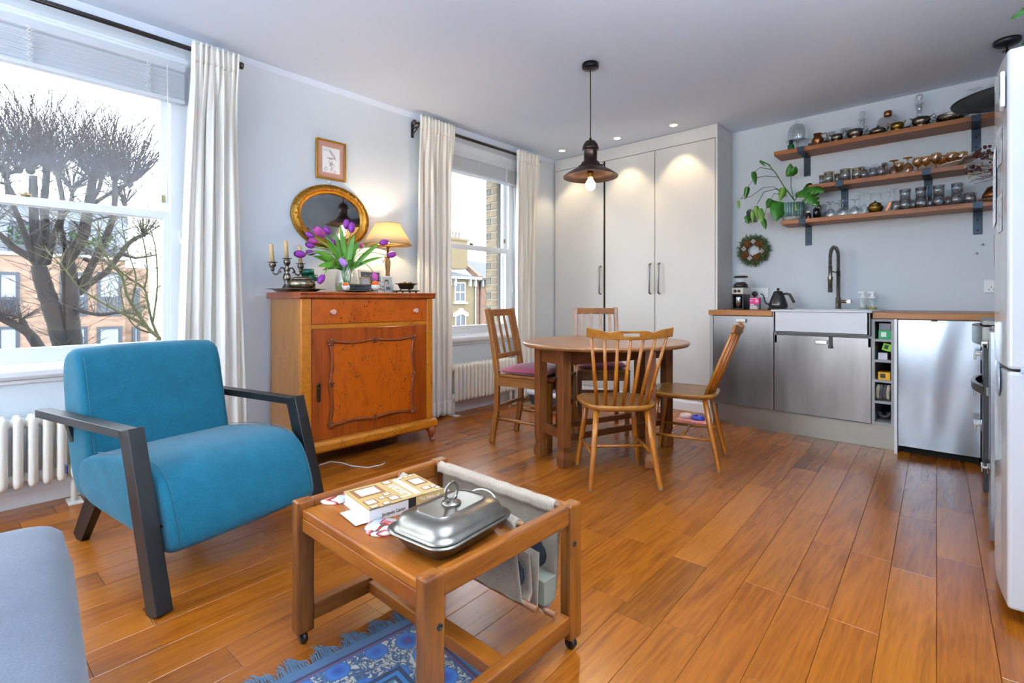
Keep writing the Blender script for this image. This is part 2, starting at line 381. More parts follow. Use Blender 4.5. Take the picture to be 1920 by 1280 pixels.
for k in range(4): box(-2.79 + k * .655, -2.195 + k * .655, YB - .072, YB - .068, .24, 2.17).build('pane', GL, w4)
# =================================================================== CURTAINS, BLINDS, RADIATORS
t = NT('cream_curtain'); b = t.bsdf('#f4f2ec', .95, **{'Sheen Weight': .2, 'Specular IOR Level': .1}); f = t.noise(t.coords('Object', (1, 1, .5)), 500, 2); t.link(t.ramp(f, [(.3, '#f0ede4'), (.7, '#f8f7f2')]), b.inputs['Base Color'])
tl = t.add('BsdfTranslucent'); tl.inputs[0].default_value = (*lin('#e9e4d6'), 1); mx = t.add('MixShader'); mx.inputs[0].default_value = .12; t.link(b.outputs[0], mx.inputs[1]); t.link(tl.outputs[0], mx.inputs[2]); t.link(mx.outputs[0], t.out.inputs[0]); M_curtain = t.m
M_rod = metal('dark_steel_rod', '#4a4644', .35, .2)
M_gun = metal('gunmetal', '#5b5552', .35, .2)
rc = random.Random(5)
def curtain(label, y0, y1, yb0, yb1, zb, zt, n):
    ph = [rc.uniform(0, 6.28) for _ in range(4)]
    def fn(u, v):
        z = zb + (zt - zb) * v; top = max(0.0, (v - .90) / .10)
        a0 = yb0 + (y0 - yb0) * min(1, v * 1.1); a1 = yb1 + (y1 - yb1) * min(1, v * 1.1)
        f = math.sin(u * n * 6.283 + .5 * math.sin(ph[0] + 5 * u + v * 1.5)); f2 = math.sin(u * n * 2.3 * 6.283 + ph[1] + v * 1.2)
        tp = min(1.0, max(0.0, (v - .80) / .16)); tp = tp * tp * (3 - 2 * tp); low = .024 * f + .010 * f2 + .006 * math.sin(v * 9 + u * 20 + ph[2]); hi = .011 * math.sin(u * n * 1.7 * 6.283 + ph[1]) + .004 * f2
        x = XW + .094 + low * (1 - tp) + (hi + .028) * tp
        y = a0 + (a1 - a0) * u + .010 * math.sin(u * n * 12.566 + ph[3]) * (1 - top)
        return (x, y, z + .006 * top * math.sin(u * n * 1.7 * 6.283 + ph[1] + 1.2))
    c = thing('curtain', label, 'curtain', (XW + .088, (yb0 + yb1) / 2, zb))
    inv = Vector((XW + .088, (yb0 + yb1) / 2, zb))
    MB().grid(lambda u, v: Vector(fn(u, v)) - inv, int(n * 16), 60).build('drape', M_curtain, c, solid=.002)
    MB().grid(lambda u, v: Vector(fn(u, v * .05)) - inv + Vector((.003, 0, 0)), int(n * 16), 4).build('hem', M_curtain, c, solid=.003)
    MB().grid(lambda u, v: Vector(fn(u, .955 + v * .045)) - inv + Vector((.004, 0, 0)), int(n * 16), 4).build('heading_tape', M_curtain, c, solid=.003)
curtain('cream curtain hanging between the tree window and the wooden cabinet', .885, 1.13, .80, 1.19, .02, 2.475, 5)
curtain('cream curtain hanging just behind the lit table lamp', 2.49, 2.85, 2.49, 2.855, .02, 2.485, 6)
curtain('cream curtain hanging next to the fitted wardrobe', 3.665, 3.99, 3.66, 3.945, .02, 2.465, 5)
def curtain_rod(label, y0, y1, z, brackets):
    t = thing('curtain_rod', label, 'curtain rod', (XW, (y0 + y1) / 2, z - .06)); c = (y0 + y1) / 2
    x = .10
    MB().tube([(x, y0 - c, .06), (x, y1 - c, .06)], .0095, 12).build('rod', M_rod, t)
    MB().tube([(x - .035, y0 - c + .05, .085), (x - .035, y1 - c - .05, .085)], .007, 10).build('second_rod', M_rod, t)
    for s, yy in ((-1, y0 - c), (1, y1 - c)):
        MB().lathe([(0, 0), (.012, 0), (.012, .006), (.021, .010), (.021, .026), (.016, .03), (0, .03)], 18, (0, 0, 0), M=Matrix.Translation((x, yy, .06)) @ Matrix.Rotation(-s * R(90), 4, 'X')).build('end_cap', M_gun, t)
    for yy in brackets:
        yy -= c; b_ = MB().box(.0, .008, yy - .012, yy + .012, -.03, .10).box(0, x + .004, yy - .006, yy + .006, .040, .050); b_.beam((.004, yy, -.01), (x - .01, yy, .045), .008, .008)
        b_.build('bracket', M_gun, t, bevel=.001)
curtain_rod('double dark metal curtain rod above the window with the bare tree', -.75, 1.135, 2.43, [-.6, 1.02])
curtain_rod('double dark metal curtain rod above the window with brick houses', 2.465, 4.0, 2.42, [2.50, 3.9])
# venetian blinds, drawn up
t = NT('white_blind_slat'); b = t.bsdf('#eef1f4', .4); tl = t.add('BsdfTranslucent'); tl.inputs[0].default_value = (.85, .88, .92, 1); mx = t.add('MixShader'); mx.inputs[0].default_value = .45; t.link(b.outputs[0], mx.inputs[1]); t.link(tl.outputs[0], mx.inputs[2]); t.link(mx.outputs[0], t.out.inputs[0]); M_blind = t.m; M_cord = plain('white_cord', '#eceeef', .8)
def blind(label, y0, y1, ztop, zbot, n, tilt=0, pull=None):
    t = thing('venetian_blind', label, 'blind', (XW + .02, (y0 + y1) / 2, zbot)); h = (y1 - y0) / 2; H = ztop - zbot
    MB().box(-.012, .03, -h, h, H - .042, H).build('headrail', M_blind, t, bevel=.003)
    span = H - .075; sl = MB().prism([(-.022, -.0008), (0, .0022), (.022, -.0008), (.022, .0008), (0, .0038), (-.022, .0008)], -h + .004, h - .004, 'y').mesh('slat'); sl.materials.append(M_blind)
    for k in range(n):
        o = bpy.data.objects.new('slat', sl); COL.objects.link(o); o.parent = t; o.location = (.008, 0, .03 + span * (k / n) ** 1.0); o.rotation_euler = (0, R(58 + 5 * math.sin(k * 2.3)), 0)
    MB().box(-.016, .032, -h + .003, h - .003, 0, .022).build('bottom_rail', M_blind, t, bevel=.003)
    for q in (-.72, 0, .72):
        pts = [(.034 + .006 * (-1) ** j, q * h + .008 * math.sin(j * 2.1), .02 + (H - .06) * j / 26) for j in range(27)]
        MB().tube(pts, .0022, 5).tube([(p[0] - .002, p[1] + .012, p[2]) for p in pts], .002, 5).build('ladder_cord', M_cord, t)
    for q, zz in (pull or []):
        MB().tube([(.038, q * h, H - .03), (.04, q * h + .004, (H + zz) / 2), (.037, q * h + .001, zz)], .0022, 6).build('pull_cord', M_cord, t)
    return t
blind('white venetian blind pulled up over the tree window', -.44, .872, 2.352, 2.125, 17, pull=[(.86, -.55)])
blind('white venetian blind pulled up over the window with brick houses', 2.69, 3.72, 2.315, 2.125, 13, pull=[(.93, -.75)])
M_plastic = plain('white_plastic', '#e9ebec', .35)
def cleat(label, y, z):
    t = thing('cord_cleat', label, 'cleat', (XW + .004, y, z))
    MB().box(0, .008, -.012, .012, -.022, .022).box(.006, .014, -.006, .006, -.03, .03).build('hook', M_plastic, t, bevel=.002)
    MB().tube([(.014, .010 * math.sin(k * 1.3), .018 * math.cos(k * .9)) for k in range(14)], .0022, 5).build('cord_coil', M_cord, t)
    MB().lathe([(0, -.055), (.009, -.055), (.011, -.03), (.006, -.02), (0, -.02)], 12, (.012, 0, 0)).build('tassel', M_plastic, t)
cleat('white cord cleat with wound cord on the tree window frame', .86, 1.375); 
cleat('white cord cleat on the frame of the window with brick houses', 3.71, 1.12)
# column radiators
M_rad = plain('cream_radiator_enamel', '#e4e3da', .3)
def radiator(label, y0, n, pitch, zb, zt, feet, x=.085):
    t = thing('column_radiator', label, 'radiator', (XW + x, y0 + (n - 1) * pitch / 2, 0))
    H = zt - zb; c = MB()
    for dx in (-.04, .04):
        c.tube([(dx, 0, zb + .0), (dx, 0, zb + .012), (dx, 0, zb + .03), (dx, 0, zt - .03), (dx, 0, zt - .012), (dx, 0, zt)], [.010, .017, .0185, .0185, .017, .010], 12)
    for z in (zb + .035, zt - .035): c.tube([(-.04, 0, z), (.04, 0, z)], .016, 10); c.lathe([(0, -pitch * .5), (.024, -pitch * .5), (.026, -.012), (.026, .012), (.024, pitch * .5), (0, pitch * .5)], 14, (0, 0, 0), M=Matrix.Translation((.005, 0, z)) @ Matrix.Rotation(R(90), 4, 'X'))
    me = c.mesh('column'); me.materials.append(M_rad)
    for k in range(n):
        o = bpy.data.objects.new('column', me); COL.objects.link(o); o.parent = t; o.location = (0, (k - (n - 1) / 2) * pitch, 0)
    for k in feet:
        yy = (k - (n - 1) / 2) * pitch
        MB().tube([(0, yy, .004), (0, yy, zb + .02)], .014, 10).box(-.05, .06, yy - .028, yy + .028, 0, .006).build('foot', M_rad, t)
    return t
radiator('cream column radiator under the tree window behind the armchair', -.33, 15, .0505, .125, .455, (0, 14), x=.11)
radiator('cream column radiator under the window with brick houses', 2.86, 17, .0455, .125, .44, (0, 16), x=.10)
M_navy = plain('navy_tag', '#1d2a55', .5)
# =================================================================== WARDROBE
M_ward = plain('greige_satin_lacquer', '#c9c8c4', .42, mottle=.01, scale=2)
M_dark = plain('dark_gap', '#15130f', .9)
M_steelh = metal('brushed_steel_handle', '#8f8d8a', .3, .1)
wt = thing('fitted_wardrobe', 'floor to ceiling pale grey fitted wardrobe with three doors', 'wardrobe', (-2.51, 4.40, 0))
ox, oy = -2.51, 4.40
m = MB(); m.box(-3.385 - ox, -1.639 - ox, .022, .36, .10, 2.404); m.box(-3.385 - ox, -1.62 - ox, 0, .36, 2.405, 2.522); m.box(-1.638 - ox, -1.62 - ox, 0, .36, 0, 2.404); m.build('carcass', M_ward, wt, bevel=.0015)
for a, b_, s in ((-3.383, -2.766, 1), (-2.741, -2.205, 1), (-2.199, -1.641, -1)):
    d = box(a - ox, b_ - ox, 0, .02, .104, 2.40).build('door', M_ward, wt, bevel=.0015)
    hx = (b_ - .04 if s > 0 else a + .045) - ox
    if b_ < -2.7: hx = -2.795 - ox
    h = MB(); h.tube([(hx, 0, 1.055), (hx, -.028, 1.062), (hx, -.032, 1.08), (hx, -.032, 1.315), (hx, -.028, 1.333), (hx, 0, 1.34)], .0085, 8); h.build('handle', M_steelh, d)
box(-2.766 - ox, -2.741 - ox, .012, .02, .104, 2.40).build('door_gap', M_dark, wt)
MB().prism([(0, 0), (0, .075), (.008, .09), (.012, .1), (.03, .1), (.03, 0)], -3.383 - ox, -1.64 - ox, 'x').build('plinth', M_white, wt)

# =================================================================== KITCHEN UNITS
M_ss = metal('stainless_door', '#96918f', .3, .3, 3.2, 0, (2.2, 1, .35), .04)
M_sslight = metal('stainless_panel', '#989ea6', .2, .06, 2.0, 0, (1.6, 1, .45), .02)
M_ssp = metal('stainless_plinth', '#a39c92', .4, .15, 3, 0, (.5, 1, 2))
M_work = wood('oiled_worktop', '#7a420a', '#a8681a', 'x', .35, 50)
M_chrome = metal('satin_chrome', '#b8b4ac', .2, .1)
M_black = plain('black_plastic', '#121316', .4)
M_grey = plain('grey_melamine', '#9a9b9c', .5)
M_ceramic = plain('white_ceramic', '#c9cbd0', .3)
YD = 4.10
def cup_handle(parent, x, z, y=0, M=None, rz=0, sc=1.0):
    """small cup pull: back plate with a hooded lip"""
    h = MB(); T = Matrix.Translation((x, y, z)) @ Matrix.Rotation(rz, 4, 'Z') @ Matrix.Scale(sc, 4)
    h.box(-.042, .042, -.004, 0, -.016, .016, M=T); h.box(-.036, .036, -.022, 0, .004, .014, M=T); h.box(-.036, .036, -.024, -.017, -.013, .014, M=T)
    return h.build('handle', M_chrome, parent, bevel=.003)
def unit(name, label, x0, x1, z0, z1, front, group=None):
    t = thing(name, label, 'cabinet', ((x0 + x1) / 2, YD, 0), group=group); w_ = (x1 - x0) / 2
    MB().box(-w_, w_, .022, .62, .16, .872).build('carcass', M_grey, t)
    d = box(-w_ + .001, w_ - .001, 0, .02, z0, z1).build('door', front, t, bevel=.002)
    return t, d
t1, d1 = unit('dishwasher_cabinet', 'stainless steel kitchen unit below the coffee grinder and kettle', -1.543, -1.095, .172, .872, M_ss)
cup_handle(d1, -.005, .838)
box(-1.572 + 1.319, -1.545 + 1.319, 0, .62, 0, .872).build('side_panel', M_grey, t1)
t2 = thing('sink_cabinet', 'stainless steel kitchen unit under the white sink', 'cabinet', (-.793, YD, 0))
MB().box(-.298, .298, .022, .62, .16, .68).box(-.298, -.28, .0, .62, .68, .875).box(.28, .298, 0, .62, .68, .875).box(-.298, .298, .01, .03, .742, .758).build('carcass', M_grey, t2)
d2 = box(-.297, .297, 0, .02, .172, .740).build('door', M_ss, t2, bevel=.002); cup_handle(d2, .01, .700)
hk = thing('over_door_hook', 'small black hook over the sink unit door', 'hook', (-.728, YD - .001, .66)); MB().box(-.012, .012, -.004, 0, .005, .080).box(-.012, .012, -.004, .021, .080, .083).box(-.012, .012, -.022, 0, 0, .008).box(-.012, .012, -.025, -.018, 0, .022).build('hook', M_black, hk, bevel=.001)
# open narrow rack
rk = thing('narrow_shelf_rack', 'narrow grey open rack with five cubbies between the steel units', 'shelf rack', (-.433, YD, 0)); hw = .0605
m = MB(); m.box(-hw, -hw + .017, 0, .6, .172, .872).box(hw - .017, hw, 0, .6, .172, .872).box(-hw, hw, .45, .47, .172, .872).box(-hw + .017, hw - .017, 0, .6, .855, .872); m.build('frame', M_grey, rk)
CZ = [.172, .312, .452, .585, .722]
for z in CZ: box(-hw + .017, hw - .017, 0, .45, z, z + .016).build('cubby_shelf', M_grey, rk)
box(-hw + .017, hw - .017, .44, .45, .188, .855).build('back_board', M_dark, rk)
wp = tag(box(-.372, -.356, YD - .012, 4.75, 0, .872).build('end_panel', M_white), 'white upright panel beside the narrow rack', 'panel')
t4 = thing('steel_front_unit', 'plain bright stainless panel unit without handle beside the cooker', 'cabinet', (-.158, YD, 0))
box(-.19, .19, .03, .62, .09, .872).build('carcass', M_grey, t4); MB().grid(lambda u, v: (-.194 + .39 * u, -.0 + .0011 * math.sin(7.5 * u + 2.2 * math.sin(3.2 * v)) + .0006 * math.sin(15 * u - 4 * v) , .055 + .813 * v), 40, 40).box(-.194, .196, .002, .02, .055, .868).build('door', M_sslight, t4); box(-.19, .19, .08, .1, 0, .09).build('kick_board', M_dark, t4)
MB().box(-.03, .0, -.004, .004, .862, .874).build('latch', M_black, t4)
pl = thing('plinth_board', 'brushed steel plinth board under the sink units', 'plinth', (-.95, 4.165, 0)); box(-.585, .575, 0, .016, 0, .162).build('board', M_ssp, pl, bevel=.001)
# worktops
wl = thing('worktop', 'oiled wooden worktop under the coffee grinder and kettle', 'worktop', (-1.33, 4.43, .876)); box(-.245, .233, -.35, .338, 0, .04).build('slab', M_work, wl, bevel=.003)
wr_ = thing('worktop', 'oiled wooden worktop beside the sink towards the cooker', 'worktop', (.13, 4.43, .874))
MB().box(-.617, .60, -.348, .338, 0, .041).build('slab', M_work, wr_, bevel=.003)
MB().box(-.617, .60, .326, .338, .041, .047).build('sealant_strip', M_grey, wr_)
# butler sink: hollow body with rim
sk_ = thing('butler_sink', 'white ceramic butler sink with deep front apron', 'sink', (-.793, 4.385, .757))
m = MB(); x0, x1, y0, y1, zt = -.297, .297, -.325, .325, .162
for bx in ((x0, x1, y0, y0 + .03, 0, zt), (x0, x1, y1 - .11, y1, 0, zt), (x0, x0 + .025, y0, y1, 0, zt), (x1 - .025, x1, y0, y1, 0, zt), (x0, x1, y0, y1, 0, .02)): m.box(*bx)
m.build('basin', M_ceramic, sk_, bevel=.008, seg=3); 
m = MB(); m.box(x0 - .012, x1 + .012, y0 - .012, y0 + .03, zt - .008, zt + .006).box(x0 - .012, x0 + .025, y0, y1, zt - .008, zt + .006).box(x1 - .025, x1 + .012, y0, y1, zt - .008, zt + .006).box(x0, x1, y1 - .11, y1, zt - .008, zt + .006); m.build('rim', M_ceramic, sk_, bevel=.005, seg=3)
# spring tap
tp = thing('spring_tap', 'tall brushed steel spring-neck kitchen tap behind the sink', 'tap', (-.775, 4.655, .925))
M_nick = metal('brushed_nickel', '#8d877f', .28, .12)
MB().lathe([(0, 0), (.024, 0), (.024, .004), (.02, .006), (.02, .09), (.0145, .094), (.0145, .30), (0, .30)], 20).build('column', M_nick, tp)
MB().tube([(0, 0, .06), (.06, -.005, .06), (.085, -.007, .06)], [.013, .013, .0125], 14).box(.058, .084, -.02, .006, .046, .074).build('lever', M_nick, tp)
arc = [(0, 0, .30)] + [(-.0 - .018 * (1 - math.cos(a)), -.052 * (1 - math.cos(a)), .40 + .085 * math.sin(a)) for a in [math.pi * k / 14 for k in range(15)]] + [(-.036, -.104, .33)]
MB().tube(arc, .0085, 10).build('hose', M_black, tp)
sp = []
P = [Vector(p) for p in arc]; L = sum((b_ - a).length for a, b_ in zip(P, P[1:])); turns = 46; n = turns * 8; seg = 0; acc = 0
for k in range(n):
    dl = L * k / n; seg = 0; acc = 0
    while seg < len(P) - 2 and acc + (P[seg + 1] - P[seg]).length < dl: acc += (P[seg + 1] - P[seg]).length; seg += 1
    d = (P[seg + 1] - P[seg]); q = P[seg] + d * ((dl - acc) / d.length); d.normalize(); a = d.cross(Vector((.94, -.33, 0))).normalized(); bb = d.cross(a); th = 2 * math.pi * k / 8
    sp.append(q + (a * math.cos(th) + bb * math.sin(th)) * .0125)
MB().tube(sp, .0022, 5).build('spring_coil', M_nick, tp)
hd = MB().lathe([(0, .13), (.0155, .13), (.0155, .22), (.018, .225), (.018, .25), (.0135, .262), (.0135, .335), (0, .335)], 18, (-.036, -.104, 0)).build('spray_head', M_nick, tp)
for z in (.17, .187): MB().ball((-.03, -.120, z), .0055, 8, 6).build('button', M_black, hd)
MB().tube([(0, 0, .285), (-.018, -.052, .29), (-.03, -.09, .295)], .006, 8).build('holder_arm', M_nick, tp)

# =================================================================== COUNTER OBJECTS
def at_counter(px_x, Y, z=.916):
    p = onY(px_x, 560, Y); return (p.x, Y, z)
G_clear = thin_glass('clear_glass', (.97, .985, .99), .6, .03, .05)
G_clear2 = thin_glass('clear_glass_thick', (.88, .91, .92), .85, .04, .16)
G_amber = thin_glass('amber_glass', '#d8ae62', .5, .05, .10)
M_coffee = plain('coffee_beans', '#2a160c', .6, mottle=.5, scale=90, bump=.5)
gr = thing('coffee_grinder', 'black and steel coffee bean grinder next to the wardrobe side', 'coffee grinder', at_counter(1388, 4.50), R(-6))
MB().box(-.055, .055, -.06, .08, 0, .012).box(-.05, .05, .02, .08, .012, .19).box(-.05, -.038, -.055, .03, .012, .155).box(.038, .05, -.055, .03, .012, .155).build('body', M_black, gr, bevel=.004)
MB().box(-.052, .052, -.06, .078, .125, .188).build('front_panel', M_chrome, gr, bevel=.006)
MB().lathe([(0, .012), (.033, .012), (.034, .10), (.03, .112), (0, .112)], 22, (0, -.02, 0)).build('ground_coffee_jar', metal('smoky_jar', '#9aa2b0', .12, .1), gr)
MB().lathe([(0, .188), (.056, .188), (.057, .212), (.05, .216), (0, .216)], 26, (0, .01, 0)).build('collar', M_black, gr)
MB().lathe([(.05, .216), (.052, .225), (.052, .27), (.05, .272)], 26, (0, .01, 0)).build('hopper', G_clear, gr)
MB().lathe([(0, .217), (.047, .217), (.048, .226), (.03, .234), (0, .236)], 20, (0, .01, 0)).build('beans', M_coffee, gr)
MB().lathe([(0, .272), (.056, .272), (.057, .28), (.045, .287), (0, .29)], 26, (0, .01, 0)).build('lid', M_black, gr)
for s in (-1, 1): MB().lathe([(0, 0), (.012, 0), (.012, .006), (0, .007)], 14, M=Matrix.Translation((s * .016, -.06, .157)) @ Matrix.Rotation(R(90), 4, 'X')).build('dial', M_black, gr)
# printed carton
t = NT('pink_grey_carton'); b = t.bsdf('#5a4f58', .5); tc = t.add('TexCoord'); sx = t.add('SeparateXYZ'); t.link(tc.outputs['Generated'], sx.inputs[0])
gt = t.add('Math', operation='GREATER_THAN'); gt.inputs[1].default_value = .48; t.link(sx.outputs[2], gt.inputs[0])
t.link(t.mix('#55505c', '#d4147c', gt.outputs[0]), b.inputs['Base Color']); M_carton = t.m
def text(body, size, mat, parent, loc, rot, ext=.0004, name='lettering', align='CENTER'):
    cu = bpy.data.curves.new(name, 'FONT'); cu.body = body; cu.size = size; cu.extrude = ext; cu.align_x = align; cu.align_y = 'CENTER'
    o = bpy.data.objects.new(name, cu); COL.objects.link(o); o.location = loc; o.rotation_euler = rot; o.data.materials.append(mat)
    bpy.context.view_layer.update(); me = bpy.data.meshes.new_from_object(o.evaluated_get(bpy.context.evaluated_depsgraph_get())); bpy.data.objects.remove(o)
    o = bpy.data.objects.new(name, me); COL.objects.link(o); o.location = loc; o.rotation_euler = rot
    if parent: o.parent = parent
    return o
M_wprint = plain('white_print', '#ecebe8', .6); M_bprint = plain('black_print', '#141414', .6)
ct = thing('coffee_carton', 'pink and dark grey coffee carton beside the grinder', 'carton', at_counter(1416, 4.52), R(4))
MB().box(-.037, .037, -.03, .03, 0, .098).build('box', M_carton, ct, bevel=.001)
for k, (zz, w_, hh) in enumerate([(.092, .05, .004), (.075, .02, .006), (.042, .03, .008), (.03, .05, .006), (.02, .055, .007), (.01, .055, .008)]):
    MB().box(-.033, -.033 + w_, -.0305, -.0295, zz - hh / 2, zz + hh / 2).build('print_line', M_wprint, ct)
MB().box(.008, .028, -.0305, -.0295, .062, .084).build('print_block', plain('pale_pink_print', '#e9a3c8', .6), ct)
# kettle on base
kt = thing('gooseneck_kettle', 'matt black gooseneck kettle on its round base', 'kettle', at_counter(1459, 4.50), R(8))
M_matblack = plain('matt_black_enamel', '#14171b', .38, mottle=.1)
MB().lathe([(0, 0), (.078, 0), (.08, .006), (.076, .014), (.06, .018), (0, .018)], 30).box(.02, .1, -.03, .03, 0, .012).build('power_base', M_matblack, kt)
MB().lathe([(0, .02), (.066, .02), (.07, .026), (.068, .05), (.055, .09), (.04, .128), (.034, .142), (0, .142)], 32).build('body', M_matblack, kt)
ld = MB().lathe([(0, .142), (.035, .142), (.034, .148), (.02, .154), (.006, .156), (.006, .160), (0, .160)], 24).build('lid', M_matblack, kt); MB().ball((0, 0, .168), .0115, 12, 8).build('lid_knob', M_matblack, ld)
MB().tube([(-.06, 0, .04), (-.085, 0, .05), (-.098, 0, .07), (-.104, 0, .10), (-.112, 0, .122), (-.125, 0, .130), (-.132, 0, .127)], [.009, .0075, .0065, .0055, .005, .0048, .0045], 10).build('spout', M_matblack, kt)
MB().tube([(.035, 0, .128), (.06, 0, .133), (.082, 0, .126), (.096, 0, .10), (.112, 0, .065), (.116, 0, .058)], [.008, .01, .0105, .0105, .0105, .009], 10).build('handle', M_matblack, kt)
text('Brewista', .014, M_wprint, kt, (-.01, -.0678, .045), (R(80), 0, R(-8)))
# sockets
def socket(label, x, z, plug=False, gangs=2):
    t = thing('wall_socket', label, 'socket', (x, YK, z)); w_ = .073 if gangs == 2 else .043
    MB().box(-w_, w_, -.009, 0, -.043, .043).build('plate', M_plastic, t, bevel=.003)
    for s in ((-.5, .5) if gangs == 2 else (0,)):
        MB().box(s * w_ - .004, s * w_ + .004, -.013, -.009, .015, .029).build('switch', M_plastic, t)
        for dx, dz in ((0, -.004), (-.011, -.022), (.011, -.022)): MB().box(s * w_ + dx - .003, s * w_ + dx + .003, -.0096, -.0085, dz - .003, dz + .003).build('pin_slot', M_dark, t)
    return t
socket('white double socket behind the black kettle', -1.385, 1.06)
pg = thing('plug', 'black round mains plug pushed into the socket by the carton', 'plug', (-1.42, YK - .01, 1.05)); MB().lathe([(0, 0), (.024, 0), (.022, .025), (.014, .035), (0, .036)], 20, M=Matrix.Rotation(R(90), 4, 'X')).build('plug_body', M_black, pg)
MB().tube([(0, -.03, -.01), (.0, -.04, -.06), (.01, -.02, -.125)], .004, 6).build('cable', M_black, pg)
socket('white wall socket near the cooker end of the worktop', .135, 1.09)
# soap dispensers
for px_x, col_, h, lab in ((1618, None, .03, 'clear soap pump bottle, the emptier of two by the tap'), (1636, '#b9b424', .014, 'clear soap pump bottle with yellow soap at the bottom')):
    sb = thing('soap_bottle', lab, 'soap bottle', at_counter(px_x, 4.665, .925)); MB().lathe([(0, 0), (.029, 0), (.03, .004), (.03, .082), (.028, .086)], 24).build('bottle', G_clear, sb)
    MB().lathe([(0, .003), (.027, .003), (.0275, .003 + h), (0, .004 + h)], 20).build('soap', plain('soap_' + str(px_x), col_ or '#c9ccc4', .15), sb)
    MB().lathe([(0, .086), (.033, .086), (.033, .094), (.012, .098), (.012, .112), (.007, .114), (.007, .128), (0, .128)], 22).box(-.03, .010, -.006, .006, .124, .136).build('pump', M_plastic, sb, bevel=.001)
# things stored in the narrow rack
def carton(label, z, x, w_, d_, h, color, rz=0, tilt=0, printc=None):
    t = thing('small_carton', label, 'box', (-.433 + x, YD + .07, z), rot=(0, tilt, rz)); MB().box(-w_ / 2, w_ / 2, -d_ / 2, d_ / 2, 0, h).build('box', plain('carton_' + color, color, .5), t, bevel=.001)
    if printc:
        MB().box(-w_ * .3, w_ * .12, -d_ / 2 - .0006, -d_ / 2, h * .25, h * .8).build('print', plain('print_' + printc, printc, .6), t)
carton('grey carton on top of the green carton in the narrow rack', .797, .008, .062, .1, .045, '#77757f')
carton('green carton in the top cubby of the narrow rack', .738, .008, .068, .1, .058, '#0f9a5c', printc='#e8efe9')
carton('lime green carton leaning on a white one in the narrow rack', .660, .014, .05, .08, .048, '#7dc11f', tilt=R(14), printc='#24331a')
carton('white carton under the lime green one in the narrow rack', .601, -.004, .05, .08, .044, '#cfd0d6')
carton('yellow carton in the middle cubby of the narrow rack', .468, .004, .066, .1, .05, '#e3a817', printc='#3b3428')
M_mitt = fabric('quilted_mitt', '#4d4a4e', '#5c585c', 400); M_mitt2 = fabric('cream_trim', '#b3a68d', '#c9bda4', 400)
mt = thing('oven_glove', 'rolled dark oven glove with cream edging in the narrow rack', 'oven glove', (-.433, YD + .07, .328))
for k, (x, mm) in enumerate(((-.03, M_mitt2), (-.012, M_mitt), (.008, M_mitt), (.025, M_mitt2))):
    MB().tube([(x - .004 * math.sin(j * .8), -.03 + .012 * math.sin(j), .01 + .095 * j / 6) for j in range(7)], [.006, .010, .011, .011, .011, .010, .007], 8).build('fold' if mm is M_mitt else 'edging', mm, mt)
hs = thing('rubber_hose', 'coiled dark rubber hose in the lowest cubby of the rack', 'hose', (-.433, YD + .06, .188)); MB().tube([(.03 * math.cos(a), .01 * k / 10, .035 + .026 * math.sin(a) + .02) for k, a in enumerate([2.8 + k * .22 for k in range(18)])], .009, 8).tube([(.02 * math.cos(a), .02, .05 + .02 * math.sin(a)) for a in [2.9 + k * .25 for k in range(16)]], .008, 8).build('hose', plain('dark_rubber', '#33363a', .35), hs)

# =================================================================== COOKER SIDE (along the far wall beside the fridge)
XF = .045
dr = thing('drawer_unit', 'narrow steel drawer unit between the corner and the cooker', 'cabinet', (XF, 3.93, 0))
box(.012, .6, -.15, .15, .10, .872).build('carcass', M_grey, dr)
for k, (z0, z1) in enumerate(((.735, .868), (.535, .73), (.335, .53), (.12, .33))):
    d = box(0, .02, -.148, .148, z0, z1).build('drawer', M_sslight, dr, bevel=.0015); cup_handle(d, -.001, z1 - .05, 0, rz=-R(90), sc=1.5)
ck = thing('cooker', 'steel cooker with bowed control panel and bar handle behind the fridge', 'cooker', (XF, 3.45, 0))
M_dsteel = metal('dark_steel', '#77756f', .3, .15)
box(.02, .62, -.3, .3, .05, .88).build('body', M_dsteel, ck)
def bow(p, d0, z0, z1, th=.02, y0=-.3, y1=.3):
    pts = [(-d0 * (1 - ((y / y1)) ** 2) + .02, y) for y in [y1 * (-1 + k / 8) for k in range(17)]]; poly = [(x - th, y) for x, y in pts] + [(x, y) for x, y in reversed(pts)]
    return MB().prism(poly, z0, z1, 'z')
bow(0, .035, .79, .875, .03).build('control_panel', M_dsteel, ck, bevel=.002)
box(-.005, .03, -.295, .295, .12, .78).build('oven_door', M_black, ck, bevel=.003)
bow(0, .05, .56, .60, .018).build('door_handle', M_dsteel, ck, bevel=.003)
hb = box(-.01, .62, -.3, .3, .882, .905).build('hob', M_dsteel, ck, bevel=.004)
for yy in (-.15, .15):
    for xx in (.16, .44):
        MB().lathe([(0, .905), (.05, .905), (.045, .918), (0, .92)], 20, (xx, yy, 0)).build('burner', M_black, hb)
        g_ = MB()
        for k in range(4): g_.beam((xx + .11 * math.cos(k * 1.57), yy + .11 * math.sin(k * 1.57), .93), (xx + .03 * math.cos(k * 1.57), yy + .03 * math.sin(k * 1.57), .93), .008, .012)
        g_.tube([(xx + .1 * math.cos(a), yy + .1 * math.sin(a), .927) for a in [k * .3927 for k in range(16)]], .005, 6, closed=True); g_.build('pan_support', M_black, hb)
cb = thing('narrow_steel_door', 'narrow steel cupboard front between cooker and fridge', 'cabinet', (XF + .01, 2.98, 0)); box(.02, .6, -.16, .16, 0, .87).build('carcass', M_grey, cb); dd = box(0, .02, -.16, .16, .02, .868).build('door', M_sslight, cb, bevel=.002); cup_handle(dd, -.001, .8, .1, rz=-R(90)); cup_handle(dd, -.001, .25, .1, rz=-R(90))
